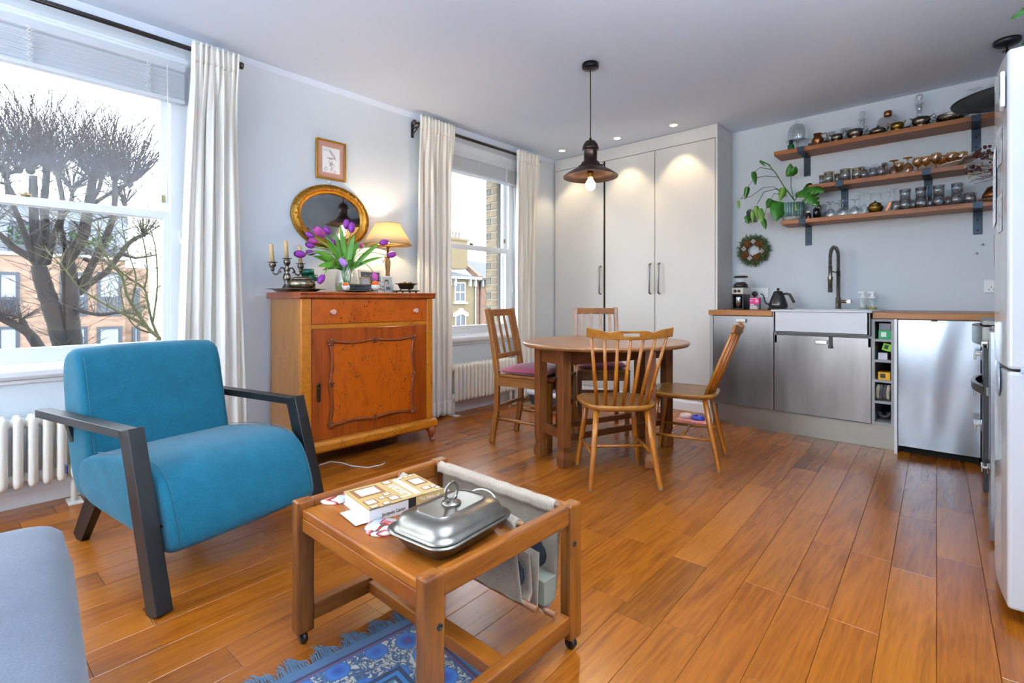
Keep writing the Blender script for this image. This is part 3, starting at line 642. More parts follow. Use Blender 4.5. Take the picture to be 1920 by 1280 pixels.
# =================================================================== FRIDGE
M_fr = plain('fridge_white_enamel', '#b9babc', .16, **{'Coat Weight': .5})
M_frgrey = plain('fridge_grey_trim', '#9aa7b5', .3)
fg = thing('fridge_freezer', 'tall white fridge freezer with curved doors and notes', 'fridge', (.11, 2.48, 0))
box(.035, .60, -.30, .30, .02, 1.774).build('cabinet', M_fr, fg, bevel=.012, seg=3)
def curved_door(z0, z1):
    ys = [-.30 + .6 * k / 20 for k in range(21)]; pts = [(-.028 - .022 * (1 - (y / .3) ** 2) - 0.0, y) for y in ys]
    return MB().prism(pts + [(.03, .30), (.03, -.30)], z0, z1, 'z')
fd1 = curved_door(.785, 1.774).build('upper_door', M_fr, fg, bevel=.010, seg=3); fd2 = curved_door(.045, .778).build('freezer_door', M_fr, fg, bevel=.010, seg=3)
MB().box(.0, .06, -.304, -.28, .775, .79).build('hinge', M_frgrey, fg, bevel=.002)
MB().lathe([(0, 0), (.11, 0), (.1, .004), (0, .006)], 24, M=Matrix.Translation((-.043, -.12, .735)) @ Matrix.Rotation(R(-90), 4, 'Y') @ Matrix.Scale(.55, 4, (1, 0, 0))).build('handle_recess', M_frgrey, fd2)
box(.02, .58, -.28, .28, 0, .03).build('base', M_dark, fg)
M_paper = plain('note_paper', '#dfe6ee', .7)
def note(name, label, cat, y, z, w_, h, mat, lines=0, thick=.001):
    yy = y - 2.48; x = .11 - .028 - .022 * (1 - (yy / .3) ** 2) - thick; ang = -math.atan2(.022 * 2 * yy / .09, 1)
    t = thing(name, label, cat, (x, y, z), ang)
    MB().box(-thick, 0, -w_ / 2, w_ / 2, 0, h).build('sheet', mat, t)
    for k in range(lines): MB().box(-thick - .0004, -thick, -w_ * .35, w_ * .1 + (k % 3) * .03, h * (.85 - .7 * k / max(1, lines)), h * (.85 - .7 * k / max(1, lines)) + .004).build('handwriting', plain('ink', '#39465c', .6), t)
note('note_sheet', 'white handwritten sheet stuck on the fridge door', 'note', 2.47, 1.26, .21, .26, M_paper, 9)
note('photo_print', 'grey photo print above the handwritten sheet on the fridge', 'photo', 2.30, 1.44, .09, .12, plain('grey_photo', '#a4a8ae', .4, mottle=.5, scale=30))
note('photo_print', 'pale photo print below the handwritten sheet on the fridge', 'photo', 2.30, 1.22, .09, .12, plain('pale_photo', '#b9bcc2', .4, mottle=.4, scale=25))
note('photo_strip', 'narrow photo strip low on the fridge door', 'photo', 2.58, 1.12, .05, .12, plain('strip_photo', '#a99c9c', .4, mottle=.5, scale=40))
tm = thing('kitchen_timer', 'white digital timer with dark screen on the fridge door', 'timer', (.0765, 2.212, 1.60)); MB().box(-.011, 0, -.03, .03, 0, .11).build('case', M_plastic, tm, bevel=.004, seg=3); MB().box(-.0118, -.010, -.022, .022, .04, .098).build('screen', plain('lcd_dark', '#39424a', .2), tm)
# =================================================================== SHELVES
M_shelf = wood('shelf_oak', '#6e3602', '#9c5a10', 'x', .45, 45); M_iron = metal('blued_iron', '#39424b', .45, .3, 30)
SHY = 4.55
def shelf(label, x0, x1, zt, brs, group):
    t = thing('wall_shelf', label, 'shelf', ((x0 + x1) / 2, YK, zt - .036)); w_ = (x1 - x0) / 2
    MB().box(-w_, w_, -.222, 0, 0, .036).build('board', M_shelf, t, bevel=.004)
    for bx in brs:
        b_ = thing('shelf_bracket', 'dark iron bracket under the ' + label.split(' carrying ')[0].split('long ')[-1] + ' carrying ' + label.split(' carrying ')[-1], 'bracket', (bx, YK, zt - .036), group=group)
        MB().box(-.024, .024, -.006, 0, -.16, .0).box(-.024, .024, -.228, 0, -.006, 0).box(-.024, .024, -.229, -.223, -.006, .038).build('strap', M_iron, b_, bevel=.001)
        for z in (-.06, -.13): MB().lathe([(0, 0), (.006, 0), (.005, .003), (0, .004)], 10, M=Matrix.Translation((0, -.006, z)) @ Matrix.Rotation(R(90), 4, 'X')).build('screw', M_black, b_)
Z1, Z2, Z3 = 2.226, 1.912, 1.648
shelf('long oak shelf carrying decanters and silverware', -1.213, .74, Z1, (-1.015, .022), 'brackets of the decanter shelf')
shelf('short oak shelf carrying amber goblets', -.96, -.02, Z2, (-.75, -.235), 'brackets of the goblet shelf')
shelf('long oak shelf carrying the potted monstera', -1.16, .74, Z3, (-1.005, .030), 'brackets of the monstera shelf')
M_silver = metal('tarnished_silver', '#7d746c', .25, .45, 30); M_copper = metal('old_copper', '#9a6440', .3, .35, 30); M_br2 = metal('polished_brass', '#8f7436', .28, .3, 25)
def spos(px_x, Y, z): p = onY(px_x, 300, Y); return (p.x, Y, z)
def S(name, label, cat, px_x, z, Y=4.66, rz=0, group=None): return thing(name, label, cat, spos(px_x, Y, z), rz, group)
def jug(t, r, h, mat, handle=1, spout=True, lip=1.0):
    MB().lathe([(0, 0), (r * .6, 0), (r * .62, h * .06), (r * .5, h * .1), (r, h * .4), (r * .95, h * .55), (r * .6, h * .8), (r * .72 * lip, h), (r * .68 * lip, h), (r * .56, h * .8), (r * .9, h * .5), (0, h * .2)], 22).build('body', mat, t)
    if handle: MB().tube([(r * .6, 0, h * .9), (r * 1.3, 0, h * .95), (r * 1.6, 0, h * .7), (r * 1.3, 0, h * .35), (r * .95, 0, h * .3)], r * .09, 8).build('handle', mat, t)
def creamer(t, r, h, mat, flip=1):
    MB().lathe([(0, 0), (r * .6, 0), (r * .5, h * .1), (r * .85, h * .3), (r, h * .6), (r * .92, h * .95), (r * .86, h * .95), (r * .9, h * .6), (0, h * .25)], 22, sx=1.15).build('body', mat, t)
    MB().tube([(flip * r * .9, 0, h * .85), (flip * r * 1.6, 0, h * 1.15), (flip * r * 1.75, 0, h * .85), (flip * r * 1.3, 0, h * .35), (flip * r * .95, 0, h * .3)], r * .09, 8).build('handle', mat, t)
    MB().prism([(-flip * r * .8, h * .92), (-flip * r * 1.45, h * 1.12), (-flip * r * .95, h * .55)], -r * .3, r * .3, 'y').build('spout', mat, t, bevel=.002)
# --- decanter shelf
s = S('green_bottle', 'small dark green bottle with black cap under the glass dome', 'bottle', 1483, Z1, 4.60); MB().lathe([(0, 0), (.024, 0), (.025, .004), (.025, .04), (.012, .05), (.012, .056)], 20).build('bottle', plain('bottle_green', '#0f5a2a', .12), s); MB().lathe([(0, .054), (.0145, .054), (.0145, .082), (0, .083)], 16).build('cap', M_black, s)
s = S('cake_stand', 'glass cake stand with domed glass cover on the top shelf', 'cake stand', 1495, Z1, 4.68)
MB().lathe([(0, 0), (.045, 0), (.043, .006), (.010, .014), (.009, .075), (.02, .082), (.085, .086), (.088, .092), (.02, .088), (0, .088)], 28).build('stand', G_clear2, s)
dm = MB().lathe([(.079, .092), (.078, .12), (.07, .18), (.052, .212), (.03, .225), (0, .229)], 28).build('dome', G_clear2, s); MB().ball((0, 0, .243), .015, 14, 10).build('knob', G_clear2, dm)
s = S('blue_box', 'dark blue box with cream lid behind the copper jug', 'box', 1522, Z1, 4.70); MB().box(-.02, .03, -.03, .03, 0, .05).build('box', plain('navy_card', '#22303f', .6), s); MB().box(-.021, .031, -.031, .031, .05, .063).build('lid', plain('cream_card', '#c9c39a', .6), s)
jug(S('copper_jug', 'small copper jug with flared rim on the top shelf', 'jug', 1533, Z1, 4.62), .042, .10, M_copper, spout=False)
s = S('black_pot', 'small round black pot beside the copper jug', 'pot', 1549, Z1, 4.64); MB().lathe([(0, 0), (.02, 0), (.024, .02), (.018, .035), (0, .036)], 16).build('pot', M_black, s)
for px_x, h, r, lab in ((1558, .105, .040, 'footed clear glass cup with handle beside the copper jug'), (1585, .115, .037, 'taller footed clear glass cup behind the silver creamer')):
    s = S('glass_cup', lab, 'glass cup', px_x, Z1, 4.69); MB().lathe([(0, 0), (r * .75, 0), (r * .7, .006), (r * .25, .014), (r * .5, .03), (r * .7, h * .5), (r, h), (r * .95, h), (r * .6, h * .5), (0, .035)], 22).build('bowl', G_clear2, s); MB().tube([(-r * .7, 0, h * .8), (-r * 1.3, 0, h * .75), (-r * 1.2, 0, h * .45), (-r * .55, 0, h * .35)], .004, 6).build('handle', G_clear2, s)
s = S('silver_cup', 'round tarnished silver sugar bowl with thin handle', 'cup', 1569, Z1, 4.60); creamer(s, .036, .06, M_silver)
s = S('silver_creamer', 'tarnished silver creamer in front of the round decanter', 'creamer', 1603, Z1, 4.60, R(0)); creamer(s, .046, .072, M_silver)
def decanter(label, px_x, h, r, Y=4.70):
    s = S('glass_decanter', label, 'decanter', px_x, Z1, Y); MB().lathe([(0, 0), (r * .75, 0), (r * .95, h * .06), (r, h * .14), (r * .9, h * .24), (r * .45, h * .36), (r * .30, h * .42), (r * .26, h * .66), (r * .5, h * .70), (r * .5, h * .72), (r * .26, h * .73)], 26).build('bottle', G_clear2, s)
    for k in (.5, .57): MB().tube([(r * .32 * math.cos(a), r * .32 * math.sin(a), h * (k + .1)) for a in [j * .5236 for j in range(12)]], .004, 6, closed=True).build('neck_ring', G_clear2, s)
    MB().lathe([(0, h * .72), (r * .2, h * .72), (r * .22, h * .76), (r * .12, h * .79), (r * .36, h * .85), (r * .40, h * .90), (r * .3, h * .96), (0, h)], 16).build('stopper', G_clear2, s)
decanter('round clear decanter with ball stopper behind the silver creamer', 1617, .235, .058)
decanter('tall clear decanter with ball stopper near the flat silver dish', 1724, .275, .062)
s = S('teapot', 'squat tarnished silver teapot with pointed lid on the top shelf', 'teapot', 1646, Z1, 4.60); MB().lathe([(0, 0), (.03, 0), (.044, .015), (.046, .03), (.032, .048), (.01, .055), (.004, .07), (0, .073)], 22, sx=1.15).build('body', M_silver, s); MB().tube([(-.045, 0, .04), (-.072, 0, .05), (-.075, 0, .025), (-.045, 0, .015)], .004, 6).build('handle', M_silver, s); MB().tube([(.045, 0, .02), (.058, 0, .03), (.064, 0, .05)], [.01, .007, .005], 8).build('spout', M_silver, s)
s = S('glass_flask', 'square clear glass flask with brown cap on the top shelf', 'flask', 1665, Z1, 4.70)
MB().prism([(-.058, 0), (.058, 0), (.062, .01), (.062, .125), (.045, .148), (-.045, .148), (-.062, .125), (-.062, .01)], -.022, .022, 'y').build('bottle', thin_glass('grey_glass', (.80, .80, .83), .5, .06, .22), s, bevel=.006); MB().lathe([(0, .148), (.02, .148), (.026, .155), (.026, .185), (.022, .190), (0, .190)], 18).build('cap', M_copper, s)
s = S('silver_creamer', 'small brassy creamer in front of the glass flask', 'creamer', 1682, Z1, 4.60); creamer(s, .036, .062, M_br2, -1)
s = S('serving_spoon', 'dark little ladle lying beside the brassy creamer', 'ladle', 1700, Z1, 4.60); MB().lathe([(0, .004), (.016, .006), (.02, .018)], 14).tube([(.01, 0, .02), (.03, 0, .03), (.055, 0, .032)], .004, 6).build('ladle', M_silver, s)
s = S('silver_creamer', 'dark silver creamer in front of the tall decanter', 'creamer', 1727, Z1, 4.60); creamer(s, .046, .068, M_silver)
s = S('silver_dish', 'flat tarnished silver dish with two loop handles', 'dish', 1782, Z1, 4.61); MB().lathe([(0, .0), (.05, .0), (.052, .006), (.07, .012), (.078, .03), (.07, .046), (.074, .05), (.06, .05), (0, .04)], 28).build('bowl', M_silver, s)
for q in (-1, 1): MB().tube([(q * .068, 0, .04), (q * .095, 0, .056), (q * .108, 0, .045), (q * .09, 0, .03), (q * .072, 0, .03)], .004, 6).build('handle', M_silver, s)
def wineglass(t, h, r, stem, mat, up=False):
    pr = [(0, 0), (r * .9, 0), (r * .85, .003), (.005, .008), (.004, stem), (r * .6, stem + (h - stem) * .2), (r, stem + (h - stem) * .5), (r * .82, h)]
    if not up: pr = [(q, h - z) for q, z in reversed(pr)]
    MB().lathe(pr, 20).build('glass', mat, t)
for px_x, Y in ((1828, 4.605), (1820, 4.716), (1868, 4.61)): wineglass(S('wine_glass', 'large wine glass upside down at the lamp end of the top shelf', 'wine glass', px_x, Z1, Y, group='large upturned wine glasses on the top shelf'), .19, .052, .09, G_clear)
# --- goblet shelf
G_gold = metal('gilt_rim', '#b8923f', .3)
def tumbler(t, r, h, mat, rim=None, taper=.9):
    MB().lathe([(0, 0), (r * taper, 0), (r, h), (r * .93, h), (r * taper * .9, .008), (0, .008)], 20).build('glass', mat, t)
    if rim: MB().tube([(r * .97 * math.cos(a), r * .97 * math.sin(a), h) for a in [j * .3142 for j in range(20)]], .0022, 6, closed=True).build('gilt_rim', rim, t)
for px_x, r, h, Y in ((1541, .022, .082, 4.66), (1554, .036, .09, 4.62), (1570, .026, .08, 4.68), (1585, .038, .092, 4.61), (1607, .036, .086, 4.61)):
    tumbler(S('gilt_rim_tumbler', 'cut glass tumbler with gilt rim on the short shelf', 'tumbler', px_x, Z2, Y, group='gilt rim tumblers'), r, h, G_clear2, G_gold)
for px_x, Y, r, h in ((1620, 4.62, .027, .07), (1637, 4.61, .028, .072), (1653, 4.60, .028, .074)): tumbler(S('small_tumbler', 'small plain upturned glass between gilt tumblers and amber goblets', 'tumbler', px_x, Z2, Y, group='small plain tumblers on the short shelf'), r, h, G_clear2, None, 1.05)
for px_x, h in ((1616, .115), (1659, .12)): tumbler(S('tall_glass', 'tall narrow clear glass at the back of the short shelf', 'glass', px_x, Z2, 4.71, group='tall narrow clear glasses'), .026, h, G_clear2)
wineglass(S('sherry_glass', 'single clear stem glass turned upside down on the short shelf', 'stem glass', 1640, Z2, 4.70), .115, .028, .05, G_clear)
for px_x, Y, h in ((1676, 4.62, .108), (1702, 4.60, .11)): wineglass(S('amber_goblet', 'amber glass goblet turned upside down on the short shelf', 'goblet', px_x, Z2, Y, group='upturned amber goblets'), h, .034, .035, G_amber)
for px_x, Y, h in ((1686, 4.70, .105), (1721, 4.63, .105), (1736, 4.61, .10), (1755, 4.61, .112), (1766, 4.66, .10), (1784, 4.66, .112), (1804, 4.68, .11)): wineglass(S('amber_goblet', 'amber glass goblet standing upright on the short shelf', 'goblet', px_x, Z2, Y, group='upright amber goblets'), h, .034, .035, G_amber, True)
M_leaf_dry = plain('dry_leaf', '#a89a8c', .8, mottle=.3, scale=30, bump=.4)
lf = S('dried_leaf', 'large crumpled dried leaf lying over the end of the goblet shelf', 'dried leaf', 1803, Z2, 4.60)
MB().grid(lambda u, v: ((u - .5) * .22, (v - .5) * .11 * math.sin(math.pi * min(1, u * .9 + .1)) - .0, .012 + .03 * u + .016 * math.sin(u * 9 + v * 5) * v + .012 * math.sin(v * 11) + (.018 if u > .5 else 0)), 22, 10).build('leaf', M_leaf_dry, lf, solid=.0015)
# dried flowers in a bunch hung by the fridge
M_red = plain('dried_red_berries', '#4b1d1c', .8, mottle=.4, scale=60); M_stalk = plain('dry_stalk', '#5f4a3c', .9); M_pale = plain('dried_white_bloom', '#a49a8a', .9, mottle=.3)
df = thing('dried_flower_bunch', 'bunch of dried dark red flowers sticking out beside the fridge', 'dried flowers', tuple(onY(1880, 310, 4.45)))
rr = random.Random(3); st_ = MB(); hd_ = MB(); pb = MB(); vsl = MB().tube([(.12, .0, -.14), (.12, 0, .0)], [.05, .045], 14)
for k in range(46):
    e = Vector((rr.uniform(-.17, .06), rr.uniform(-.08, .08), rr.uniform(-.04, .13))); st_.tube([(.1, 0, -.06), (.03 + e.x * .3, e.y * .5, e.z * .4 - .01), tuple(e)], .0018, 4)
    for j in range(3): (hd_ if k % 5 else pb).ball(e + Vector((rr.uniform(-.014, .014), rr.uniform(-.014, .014), rr.uniform(-.012, .014))), rr.uniform(.006, .011), 6, 4)
for k in range(14): st_.tube([(.1, 0, -.06), (-.02, rr.uniform(-.05, .05), -.06 + rr.uniform(-.02, .02)), (-.17 + rr.uniform(0, .1), rr.uniform(-.06, .06), -.07 + rr.uniform(-.03, .03))], .0014, 4)
st_.build('stalks', M_stalk, df); o = hd_.build('berry_heads', M_red, df); o['kind'] = 'stuff'; o = pb.build('pale_blooms', M_pale, df); o['kind'] = 'stuff'; vsl.build('wrap', M_stalk, df)
# --- monstera shelf
G_ceram = plain('celadon_glaze', '#6f8f8e', .15, mottle=.2, scale=20, **{'Coat Weight': .6})
pp = thing('potted_monstera', 'trailing monstera in a ribbed blue-green pot on the lowest shelf', 'potted plant', spos(1486, 4.645, Z3))
po = MB(); N = 40
for k in range(24):
    a = k * 2 * math.pi / 24; po.tube([(.073 * math.cos(a), .073 * math.sin(a), .035), (.080 * math.cos(a), .080 * math.sin(a), .145)], .0105, 6)
po.lathe([(0, .03), (.07, .03), (.078, .148), (.070, .148), (.066, .12), (0, .12)], 32); po.build('pot', G_ceram, pp)
MB().lathe([(0, 0), (.055, 0), (.068, .01), (.074, .036), (0, .036)], 32).build('pot_base', plain('bare_stoneware', '#9fa39f', .6, mottle=.3, scale=60), pp)
MB().lathe([(0, .125), (.066, .125), (.05, .132), (0, .134)], 20).build('soil', plain('potting_soil', '#2b1d14', .95, bump=.5, scale=80), pp)
M_lf = plain('monstera_leaf', '#2f6a1a', .35, mottle=.35, scale=12); M_lf2 = plain('pale_leaf', '#6f9a3a', .45, mottle=.3, scale=12); M_stem = plain('plant_stem', '#3d6b34', .5)
pb0 = Vector(spos(1486, 4.645, Z3))
def pxl(x, y, Y): return onY(x, y, Y) - pb0
def leaf(parent, base, tip, width, normal, mat, notch=False, heart=True):
    base, tip = Vector(base), Vector(tip); d = tip - base; L_ = d.length; d.normalize(); nrm = Vector(normal); sd = d.cross(nrm).normalized(); nn = sd.cross(d).normalized()
    mb = MB(); nu = 16
    def half(sgn):
        out = []
        for k in range(nu + 1):
            u = k / nu; w_ = width * (math.sin(math.pi * u ** .62) ** .8 if heart else math.sin(math.pi * u) ** .8)
            if notch and 3 < k < 14 and k % 3 == 0: w_ *= .42
            out.append((u, max(w_, 0)))
        return out
    vs = []; fs = []
    for k, (u, w_) in enumerate(half(1)):
        p = base + d * (L_ * u) - nn * (.10 * L_ * (u - .3) ** 2); vs += [p - sd * w_ + nn * (-.25 * w_) - d * (w_ * .45 if heart and u < .35 else 0), p, p + sd * w_ + nn * (-.25 * w_) - d * (w_ * .45 if heart and u < .35 else 0)]
        if k: i = 3 * k; fs += [(i - 3, i - 2, i + 1, i), (i - 2, i - 1, i + 2, i + 1)]
    mb._add(vs, fs, True); return mb.build('leaf', mat, parent, solid=.0012)
def stemp(pts, r=.0035): MB().tube([pxl(*p) for p in pts], r, 6).build('stem', M_stem, pp)
stemp([(1490, 376, 4.645), (1470, 350, 4.63), (1455, 325, 4.60), (1440, 308, 4.58), (1425, 302, 4.57)], .005); stemp([(1489, 376, 4.645), (1483, 350, 4.62), (1483, 330, 4.60)], .003)
stemp([(1490, 376, 4.645), (1500, 362, 4.58), (1506, 355, 4.54)], .003); stemp([(1458, 332, 4.6), (1435, 330, 4.56), (1418, 333, 4.53)], .0028); stemp([(1450, 318, 4.6), (1425, 314, 4.56), (1415, 322, 4.53), (1412, 330, 4.52)], .0028)
stemp([(1475, 365, 4.64), (1455, 354, 4.58), (1432, 360, 4.53), (1420, 382, 4.50)], .003); stemp([(1472, 362, 4.64), (1450, 350, 4.60), (1430, 352, 4.56), (1408, 368, 4.52), (1390, 372, 4.50)], .0026); stemp([(1476, 368, 4.64), (1452, 362, 4.56), (1438, 385, 4.52), (1432, 408, 4.5)], .003); stemp([(1445, 310, 4.58), (1434, 304, 4.57), (1424, 300, 4.57)], .002)
stemp([(1412, 338, 4.52), (1402, 350, 4.51), (1399, 358, 4.51), (1388, 374, 4.50)], .002)
V = Vector; tocam = V((.5, -.85, .1))
for b_, t_, w_, mt_, nt in (((1506, 355, 4.54), (1535, 385, 4.50), .075, M_lf, True), ((1507, 352, 4.55), (1545, 358, 4.50), .06, M_lf, True), ((1483, 330, 4.60), (1482, 306, 4.58), .036, M_lf, False), ((1487, 326, 4.60), (1492, 312, 4.57), .03, M_lf, False), ((1413, 321, 4.53), (1417, 347, 4.51), .022, M_lf, False), ((1402, 350, 4.51), (1397, 374, 4.50), .022, M_lf, False), ((1384, 376, 4.50), (1386, 392, 4.50), .012, M_lf2, False),
                      ((1462, 378, 4.56), (1455, 414, 4.50), .062, M_lf, False), ((1448, 374, 4.56), (1438, 390, 4.52), .034, M_lf, False), ((1470, 352, 4.62), (1463, 376, 4.58), .03, M_lf2, False), ((1418, 385, 4.5), (1421, 412, 4.49), .02, M_lf2, False), ((1425, 390, 4.5), (1432, 425, 4.49), .025, M_lf2, False), ((1412, 395, 4.5), (1412, 418, 4.49), .02, M_lf2, False), ((1398, 405, 4.5), (1404, 420, 4.49), .016, M_lf, False), ((1431, 410, 4.5), (1436, 430, 4.49), .022, M_lf, False), ((1424, 302, 4.57), (1436, 312, 4.56), .008, M_lf, False), ((1492, 382, 4.56), (1494, 396, 4.55), .01, M_lf2, False)):
    leaf(pp, pxl(*b_), pxl(*t_), w_, tocam, mt_, nt)
s = S('amber_bottle', 'tiny brown bottle with white cap beside the monstera pot', 'bottle', 1516, Z3, 4.60); MB().lathe([(0, 0), (.018, 0), (.019, .004), (.019, .04), (.012, .046), (.012, .05), (0, .05)], 16).build('bottle', plain('amber_brown', '#2a1512', .15), s); MB().lathe([(0, .05), (.015, .05), (.015, .064), (0, .065)], 16).build('cap', M_plastic, s)
s = S('dark_canister', 'dark metal canister standing behind the tiny brown bottle', 'canister', 1531, Z3, 4.62); MB().lathe([(0, 0), (.024, 0), (.024, .075), (.02, .08), (0, .082)], 20).build('canister', metal('dark_chrome', '#4a4a4c', .2), s)
s = S('dark_canister', 'slim steel shaker behind the goblets next to the dark canister', 'shaker', 1534, Z3, 4.73); MB().lathe([(0, 0), (.022, 0), (.028, .1), (.022, .12), (.012, .135), (0, .138)], 20).build('shaker', M_chrome, s)
for px_x, Y in ((1549, 4.715), (1557, 4.615), (1573, 4.715), (1580, 4.615), (1603, 4.62)): wineglass(S('water_goblet', 'thick footed goblet upside down on the monstera shelf', 'goblet', px_x, Z3, Y, group='upturned thick goblets'), .12, .036, .05, G_clear2)
for px_x, Y in ((1611, 4.715), (1620, 4.63), (1633, 4.715), (1651, 4.715), (1669, 4.715), (1677, 4.63)): wineglass(S('champagne_flute', 'tall thin stem glass upside down on the monstera shelf', 'stem glass', px_x, Z3, Y, group='upturned tall stem glasses'), .165, .032, .085, G_clear)
s = S('brass_pot', 'round polished brass pot with lid among the stem glasses', 'pot', 1641, Z3, 4.59); MB().lathe([(0, 0), (.035, 0), (.04, .01), (.05, .03), (.05, .042), (.035, .055), (.04, .062), (.02, .074), (.006, .078), (.006, .086), (0, .088)], 24).build('pot', M_br2, s)
s = S('copper_measure', 'little copper measure leaning against the brass pot', 'measure', 1661, Z3, 4.58); MB().box(-.008, .008, -.004, .004, 0, .07, M=Matrix.Rotation(R(25), 4, 'Y')).build('strip', M_copper, s, bevel=.001)
TUM = 'clear ribbed tumbler upside down in a two-high stack on the monstera shelf'
for px_x, Y in ((1697, 4.61), (1727, 4.61), (1760, 4.61), (1795, 4.61)):
    tumbler(S('ribbed_tumbler', TUM + ', lower one', 'tumbler', px_x, Z3, Y, group='lower stacked tumblers'), .036, .078, G_clear2, None, 1.06)
    tumbler(S('ribbed_tumbler', TUM + ', upper one', 'tumbler', px_x, Z3 + .079, Y, group='upper stacked tumblers'), .036, .07, G_clear2, None, .86)
for px_x, Y in ((1681, 4.64), (1713, 4.68), (1744, 4.68), (1778, 4.68), (1819, 4.62)): tumbler(S('low_tumbler', 'single low clear tumbler beside the stacked tumblers', 'tumbler', px_x, Z3, Y, group='single low tumblers'), .035, .075, G_clear2, None, .95)
s = S('copper_mould', 'round copper mould on a shallow brown dish beside the fridge', 'mould', 1868, Z3, 4.60); MB().lathe([(0, .02), (.07, .02), (.068, .05), (.045, .095), (0, .11)], 24).build('mould', M_copper, s); MB().lathe([(0, 0), (.085, 0), (.09, .018), (0, .02)], 24).build('dish', plain('brown_wicker', '#5a4029', .8, mottle=.4, scale=60), s)
# --- wall things
wr2 = thing('wreath', 'dried evergreen wreath with pine cones and pale pods on the kitchen wall', 'wreath', (-1.428, YK - .012, 1.437))
fo = MB(); rg_ = random.Random(8)
for k in range(900):
    a = rg_.uniform(0, 6.283); r0 = rg_.uniform(.045, .122); p = V((r0 * math.cos(a), -rg_.uniform(.0, .045), r0 * math.sin(a))); a2 = a + rg_.uniform(-1.2, .4); q = p + V((math.cos(a2), rg_.uniform(-.6, .1), math.sin(a2))) * rg_.uniform(.02, .045); sd = V((math.sin(a2), .3, -math.cos(a2))) * .0032
    fo._add([p - sd, p + sd, q + sd * .3, q - sd * .3], [(0, 1, 2, 3)], False)
o = fo.build('evergreen_sprigs', plain('dried_evergreen', '#43512e', .9, mottle=.5, scale=40), wr2); o['kind'] = 'stuff'
MB().tube([(.085 * math.cos(a), -.012, .085 * math.sin(a)) for a in [k * .2618 for k in range(24)]], .03, 8, closed=True).build('ring', plain('moss_ring', '#3a4426', .95, bump=.6, scale=60), wr2)
M_cone = plain('pine_cone', '#7a3d16', .7, mottle=.5, scale=50)
for a in (2.25, .75, 3.75, 5.2):
    cn = MB(); c_ = V((.072 * math.cos(a), -.052, .072 * math.sin(a)))
    for k in range(26): an = k * 2.4; rr_ = .006 * math.sqrt(k); cn.ball(c_ + V((rr_ * math.cos(an), .010 * k / 26 - .004, rr_ * math.sin(an))), .0062, 6, 4)
    cn.build('pine_cone', M_cone, wr2)
for a in (1.5, 2.95, 6.1, 4.4):
    for k in range(4): MB().ball((.075 * math.cos(a) + .012 * math.cos(k * 1.57), -.05, .075 * math.sin(a) + .012 * math.sin(k * 1.57)), .010, 10, 6).build('pale_pod', plain('pale_pod', '#b9a9ae', .7), wr2)
cn = thing('wall_candle_holder', 'small dark green metal holder on the wall behind the trailing plant', 'wall holder', (-1.452, YK, 1.74)); MB().box(-.045, .045, -.006, 0, -.05, .055).box(-.04, .04, -.07, 0, -.05, -.044).lathe([(0, -.044), (.022, -.044), (.024, .01), (.02, .01), (.018, -.04), (0, -.04)], 16, (-.01, -.045, 0)).tube([(-.03, -.04, .02), (-.02, -.045, .055), (0, -.045, .06), (.012, -.04, .03)], .005, 6).build('holder', plain('dark_green_metal', '#26332c', .4), cn)
for x, z in ((.057, 1.382), (.027, 1.321)):
    k_ = thing('wall_screw', 'small round steel screw head in the bare kitchen wall', 'screw', (x, YK, z), group='bare screw heads on the kitchen wall'); MB().lathe([(0, 0), (.008, 0), (.007, .01), (0, .014)], 12, M=Matrix.Rotation(R(90), 4, 'X')).build('screw_head', M_chrome, k_)
# =================================================================== ARMCHAIR
M_teal = fabric('teal_weave', '#0a4a5c', '#146a82', 420, .85, .35, .15); M_blackwood = plain('black_lacquered_wood', '#0b0b0d', .42, mottle=.15, scale=15)
M_seam = fabric('teal_seam', '#0c5266', '#125f74', 600)
ac = thing('armchair', 'teal fabric armchair with black wooden arm frames', 'armchair', (-2.423, .627, 0), R(14))
def rounded(mb_poly, y0, y1, name, bev, seg=4): return MB().prism(mb_poly, y0, y1, 'y').build(name, M_teal, ac, bevel=bev, seg=seg)
def loft_block(name, prof, hw, rad, puff=.0):
    """block with a side profile (x,z), soft rounded flanks"""
    mb = MB(); n = len(prof); cx = sum(p[0] for p in prof) / n; cz = sum(p[1] for p in prof) / n; rows = []
    for k, (yy, ins) in enumerate([(-hw, rad), (-hw + rad * .12, rad * .55), (-hw + rad * .45, rad * .15), (-hw + rad, 0), (0, -puff), (hw - rad, 0), (hw - rad * .45, rad * .15), (hw - rad * .12, rad * .55), (hw, rad)]):
        row = []
        for i, (x, z) in enumerate(prof):
            d = V((x - cx, z - cz)); L_ = d.length; f = max(.1, (L_ - ins) / L_); row.append(V((cx + d.x * f, yy, cz + d.y * f)))
        rows.append(row)
    vs = [p for r_ in rows for p in r_]; fs = []
    for k in range(len(rows) - 1):
        for i in range(n): fs.append((k * n + i, k * n + (i + 1) % n, (k + 1) * n + (i + 1) % n, (k + 1) * n + i))
    fs += [tuple(range(n - 1, -1, -1)), tuple((len(rows) - 1) * n + i for i in range(n))]
    mb._add(vs, fs, True); return mb.build(name, M_teal, ac, sub=1)
seat = loft_block('seat', [(-.20, .245), (-.05, .215), (.15, .19), (.36, .165), (.435, .158), (.46, .18), (.45, .24), (.42, .32), (.385, .385), (.33, .425), (.24, .445), (.08, .435), (-.08, .415), (-.20, .395), (-.22, .32)], .288, .03, .006)
back = loft_block('backrest', [(-.17, .225), (-.12, .30), (-.13, .42), (-.165, .56), (-.195, .70), (-.215, .765), (-.25, .805), (-.30, .812), (-.345, .785), (-.36, .73), (-.35, .60), (-.315, .42), (-.265, .28), (-.225, .225)], .282, .035, .008)
